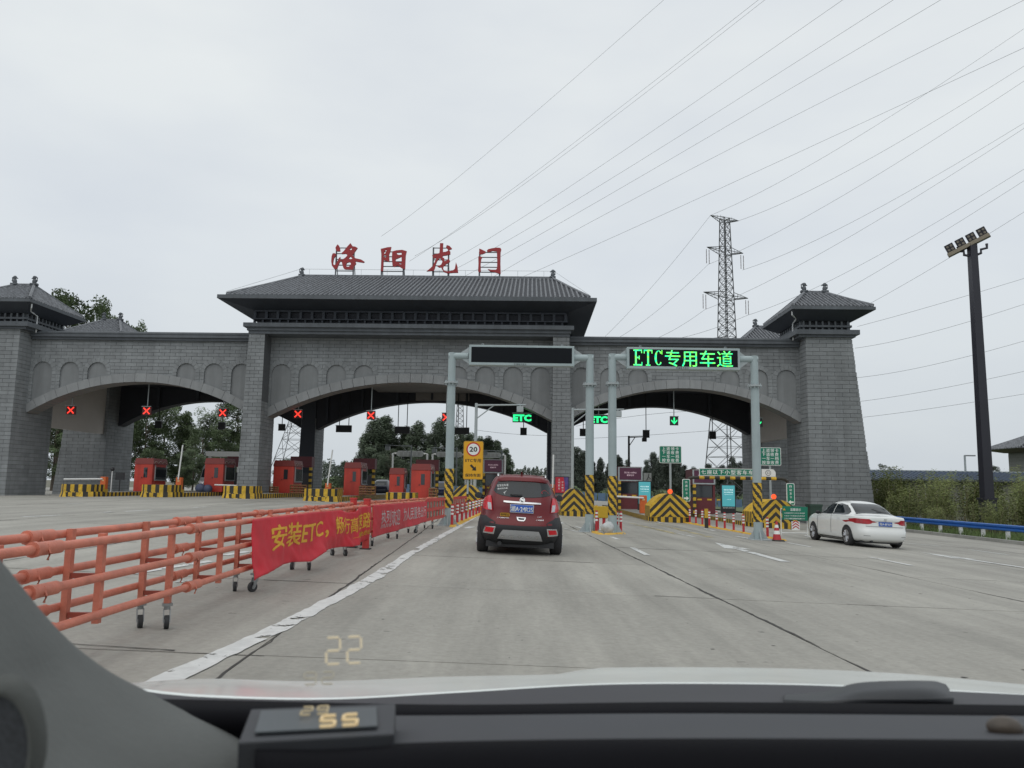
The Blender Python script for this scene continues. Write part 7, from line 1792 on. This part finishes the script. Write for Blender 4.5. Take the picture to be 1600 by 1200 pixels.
# pillar trim sweeping down from the upper edge of the windscreen
E_ = [(-120, 720, .62), (-40, 842, .66), (10, 905, .70), (60, 967, .74), (110, 1018, .78), (165, 1058, .82), (215, 1084, .86), (275, 1116, .88), (345, 1150, .88), (400, 1200, .85), (420, 1300, .8)]
I1 = [(-160, 760, .56), (-80, 880, .58), (-30, 945, .60), (20, 1010, .63), (60, 1060, .66), (110, 1100, .68), (160, 1135, .70), (210, 1175, .70), (260, 1215, .70), (300, 1270, .68), (320, 1340, .66)]
I2 = [(-220, 860, .50), (-140, 960, .50), (-90, 1020, .50), (-50, 1080, .51), (-20, 1130, .52), (10, 1175, .53), (50, 1215, .54), (90, 1255, .54), (130, 1290, .54), (170, 1330, .54), (200, 1380, .54)]
surf([[(q[0]+6, q[1]-2, q[2]+.04) for q in E_], E_, I1, I2], 'pillar_trim', PIL, thick=.006)
# round grille in the pillar foot
ctr = PY(6, 1162, .50)-OL; b = MB(); n = 40
ax = (FW*-1).normalized(); ux = RT; uy = UP; r0, r1 = .0165, .0205; vs = []
for rr, dz in ((r0, .0), (r0*1.02, .004), (r1*.97, .004), (r1*1.1, -.006)): vs += [tuple(ctr+ux*rr*1.0*math.cos(6.2832*i/n)+uy*rr*1.75*math.sin(6.2832*i/n)+ax*dz) for i in range(n)]
b.add(vs, [(j*n+i, j*n+(i+1) % n, (j+1)*n+(i+1) % n, (j+1)*n+i) for j in range(3) for i in range(n)]); b.build('speaker_ring', PIL, OWN, smooth=True)
b = MB(); b.add([tuple(ctr+ux*r0*math.cos(6.2832*i/n)+uy*r0*1.75*math.sin(6.2832*i/n)+ax*.0015) for i in range(n)], [tuple(range(n))]); b.build('speaker_mesh', mat('speaker_cloth', (.07, .075, .085), .95, var=.3, scale=300), OWN, fix=False)
# head-up unit on the dashboard
hp = PY(500, 1130, .72); hud = thing('head_up_display', 'black head-up speed unit with amber digits on the dashboard', 'display unit', hp, 0)
surf_h = lambda rows, nm, m_, th=.004: None
def quadp(pts, nm, m_, dz=0, th=.006):
    P = [PY(*q)-hp for q in pts]; b = MB(); nrm = (P[1]-P[0]).cross(P[3]-P[0]).normalized()
    if nrm.z < 0: nrm = -nrm
    b.hexa([p-nrm*th for p in P], P); return b.build(nm, m_, hud, bevel=.0015 if th > .003 else 0), nrm
HB = mat('hud_case', (.035, .038, .045), .55, var=.1)
o, nn = quadp([(372, 1160, .640), (616, 1146, .65), (618, 1099, .76), (392, 1108, .76)], 'case', HB, th=.03)
o, nn = quadp([(398, 1147, .658), (590, 1137, .664), (588, 1107, .736), (408, 1113, .736)], 'screen', mat('hud_screen', (.085, .10, .11), .35, var=.06), th=-.0015)
AMB = mat('amber_digit', (.4, .3, .15), .5, var=0, emit=(1, .78, .45), es=.38)
#o, _ = quadp([(425, 1121, .70), (450, 1120, .70), (450, 1116.5, .71), (425, 1118, .71)], 'unit_badge', HB, th=-.003)
SEG = {'2': 'abged', '5': 'afgcd', '9': 'abcdfg', '0': 'abcdef'}
def seg_digits(txt, P00, P10, P01, name, mtl, parent, O, lift, w=.15):
    """seven-segment digits on the parallelogram P00-P10 (base) / P01 (up)"""
    b = MB(); ex = P10-P00; ey = P01-P00; n = len(txt)
    for i, ch in enumerate(txt):
        x0 = i/n+.06; x1 = (i+.78)/n
        Q = lambda x, y: P00+ex*x+ey*y+lift-O
        S = {'a': ((x0, 1), (x1, 1)), 'b': ((x1, 1), (x1, .5)), 'c': ((x1, .5), (x1, 0)), 'd': ((x0, 0), (x1, 0)), 'e': ((x0, .5), (x0, 0)), 'f': ((x0, 1), (x0, .5)), 'g': ((x0, .5), (x1, .5))}
        for s_ in SEG[ch]:
            (a0, a1), (c0, c1) = S[s_]; b.cyl(Q(a0+(c0-a0)*.1, a1+(c1-a1)*.1), Q(c0-(c0-a0)*.1, c1-(c1-a1)*.1), ex.length*w/n*.5, n=6)
    return b.build(name, mtl, parent)
seg_digits('55', PY(493, 1144, .665), PY(564, 1140, .665), PY(500, 1127, .70), 'digit', AMB, hud, hp, Vector((0, 0, .004)), .16)
AMB2 = mat('amber_digit_dim', (.2, .17, .1), .5, var=0, emit=(.8, .65, .4), es=.3)
seg_digits('29', PY(466, 1125, .70), PY(516, 1122, .70), PY(470, 1113, .72), 'digit', AMB2, hud, hp, Vector((0, 0, .004)), .13)
# added clear film standing in for the windscreen, carries its reflected digits
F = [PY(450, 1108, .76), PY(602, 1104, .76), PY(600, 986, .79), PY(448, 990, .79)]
fm = bpy.data.materials.new('added_film'); fm.use_nodes = True; ft = fm.node_tree; ft.nodes.clear(); o_ = ft.nodes.new('ShaderNodeOutputMaterial'); tr_ = ft.nodes.new('ShaderNodeBsdfTransparent'); tr_.inputs[0].default_value = (1, 1, 1, 1); ft.links.new(tr_.outputs[0], o_.inputs[0])
b = MB(); b.hexa([F[0]-hp, F[1]-hp, F[1]-hp+Vector((0, .0012, 0)), F[0]-hp+Vector((0, .0012, 0))], [F[3]-hp, F[2]-hp, F[2]-hp+Vector((0, .0012, 0)), F[3]-hp+Vector((0, .0012, 0))]); b.build('added_film', fm, hud)
GH = mat('ghost_digit', (.45, .40, .28), .5, var=0, emit=(1, .85, .6), es=.30)  # windscreen reflection put in as glowing digit shapes
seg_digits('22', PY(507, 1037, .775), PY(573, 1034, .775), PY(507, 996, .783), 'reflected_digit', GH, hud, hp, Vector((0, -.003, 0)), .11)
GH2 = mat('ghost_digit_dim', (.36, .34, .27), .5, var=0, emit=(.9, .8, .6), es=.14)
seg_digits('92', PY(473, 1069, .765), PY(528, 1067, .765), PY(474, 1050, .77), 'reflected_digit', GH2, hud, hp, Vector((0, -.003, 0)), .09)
# small grey object lying on the dashboard at the far end
p = PY(1585, 1170, .72); t = thing('dash_ornament', 'blurred grey and brown rounded object on the dashboard at the passenger side', 'ornament', p, 0)
b = MB(); b.sph((0, 0, -.012), .022, 16, 10, sz=(1.9, 1, .9)); b.build('base', mat('ornament_grey', (.10, .095, .11), .4, var=.1), t, smooth=True)
b = MB(); b.sph((.002, .015, .013), .012, 14, 8, sz=(1.3, 1, .8)); b.build('knob', mat('ornament_brown', (.07, .055, .042), .5, var=.2, scale=60), t, smooth=True)
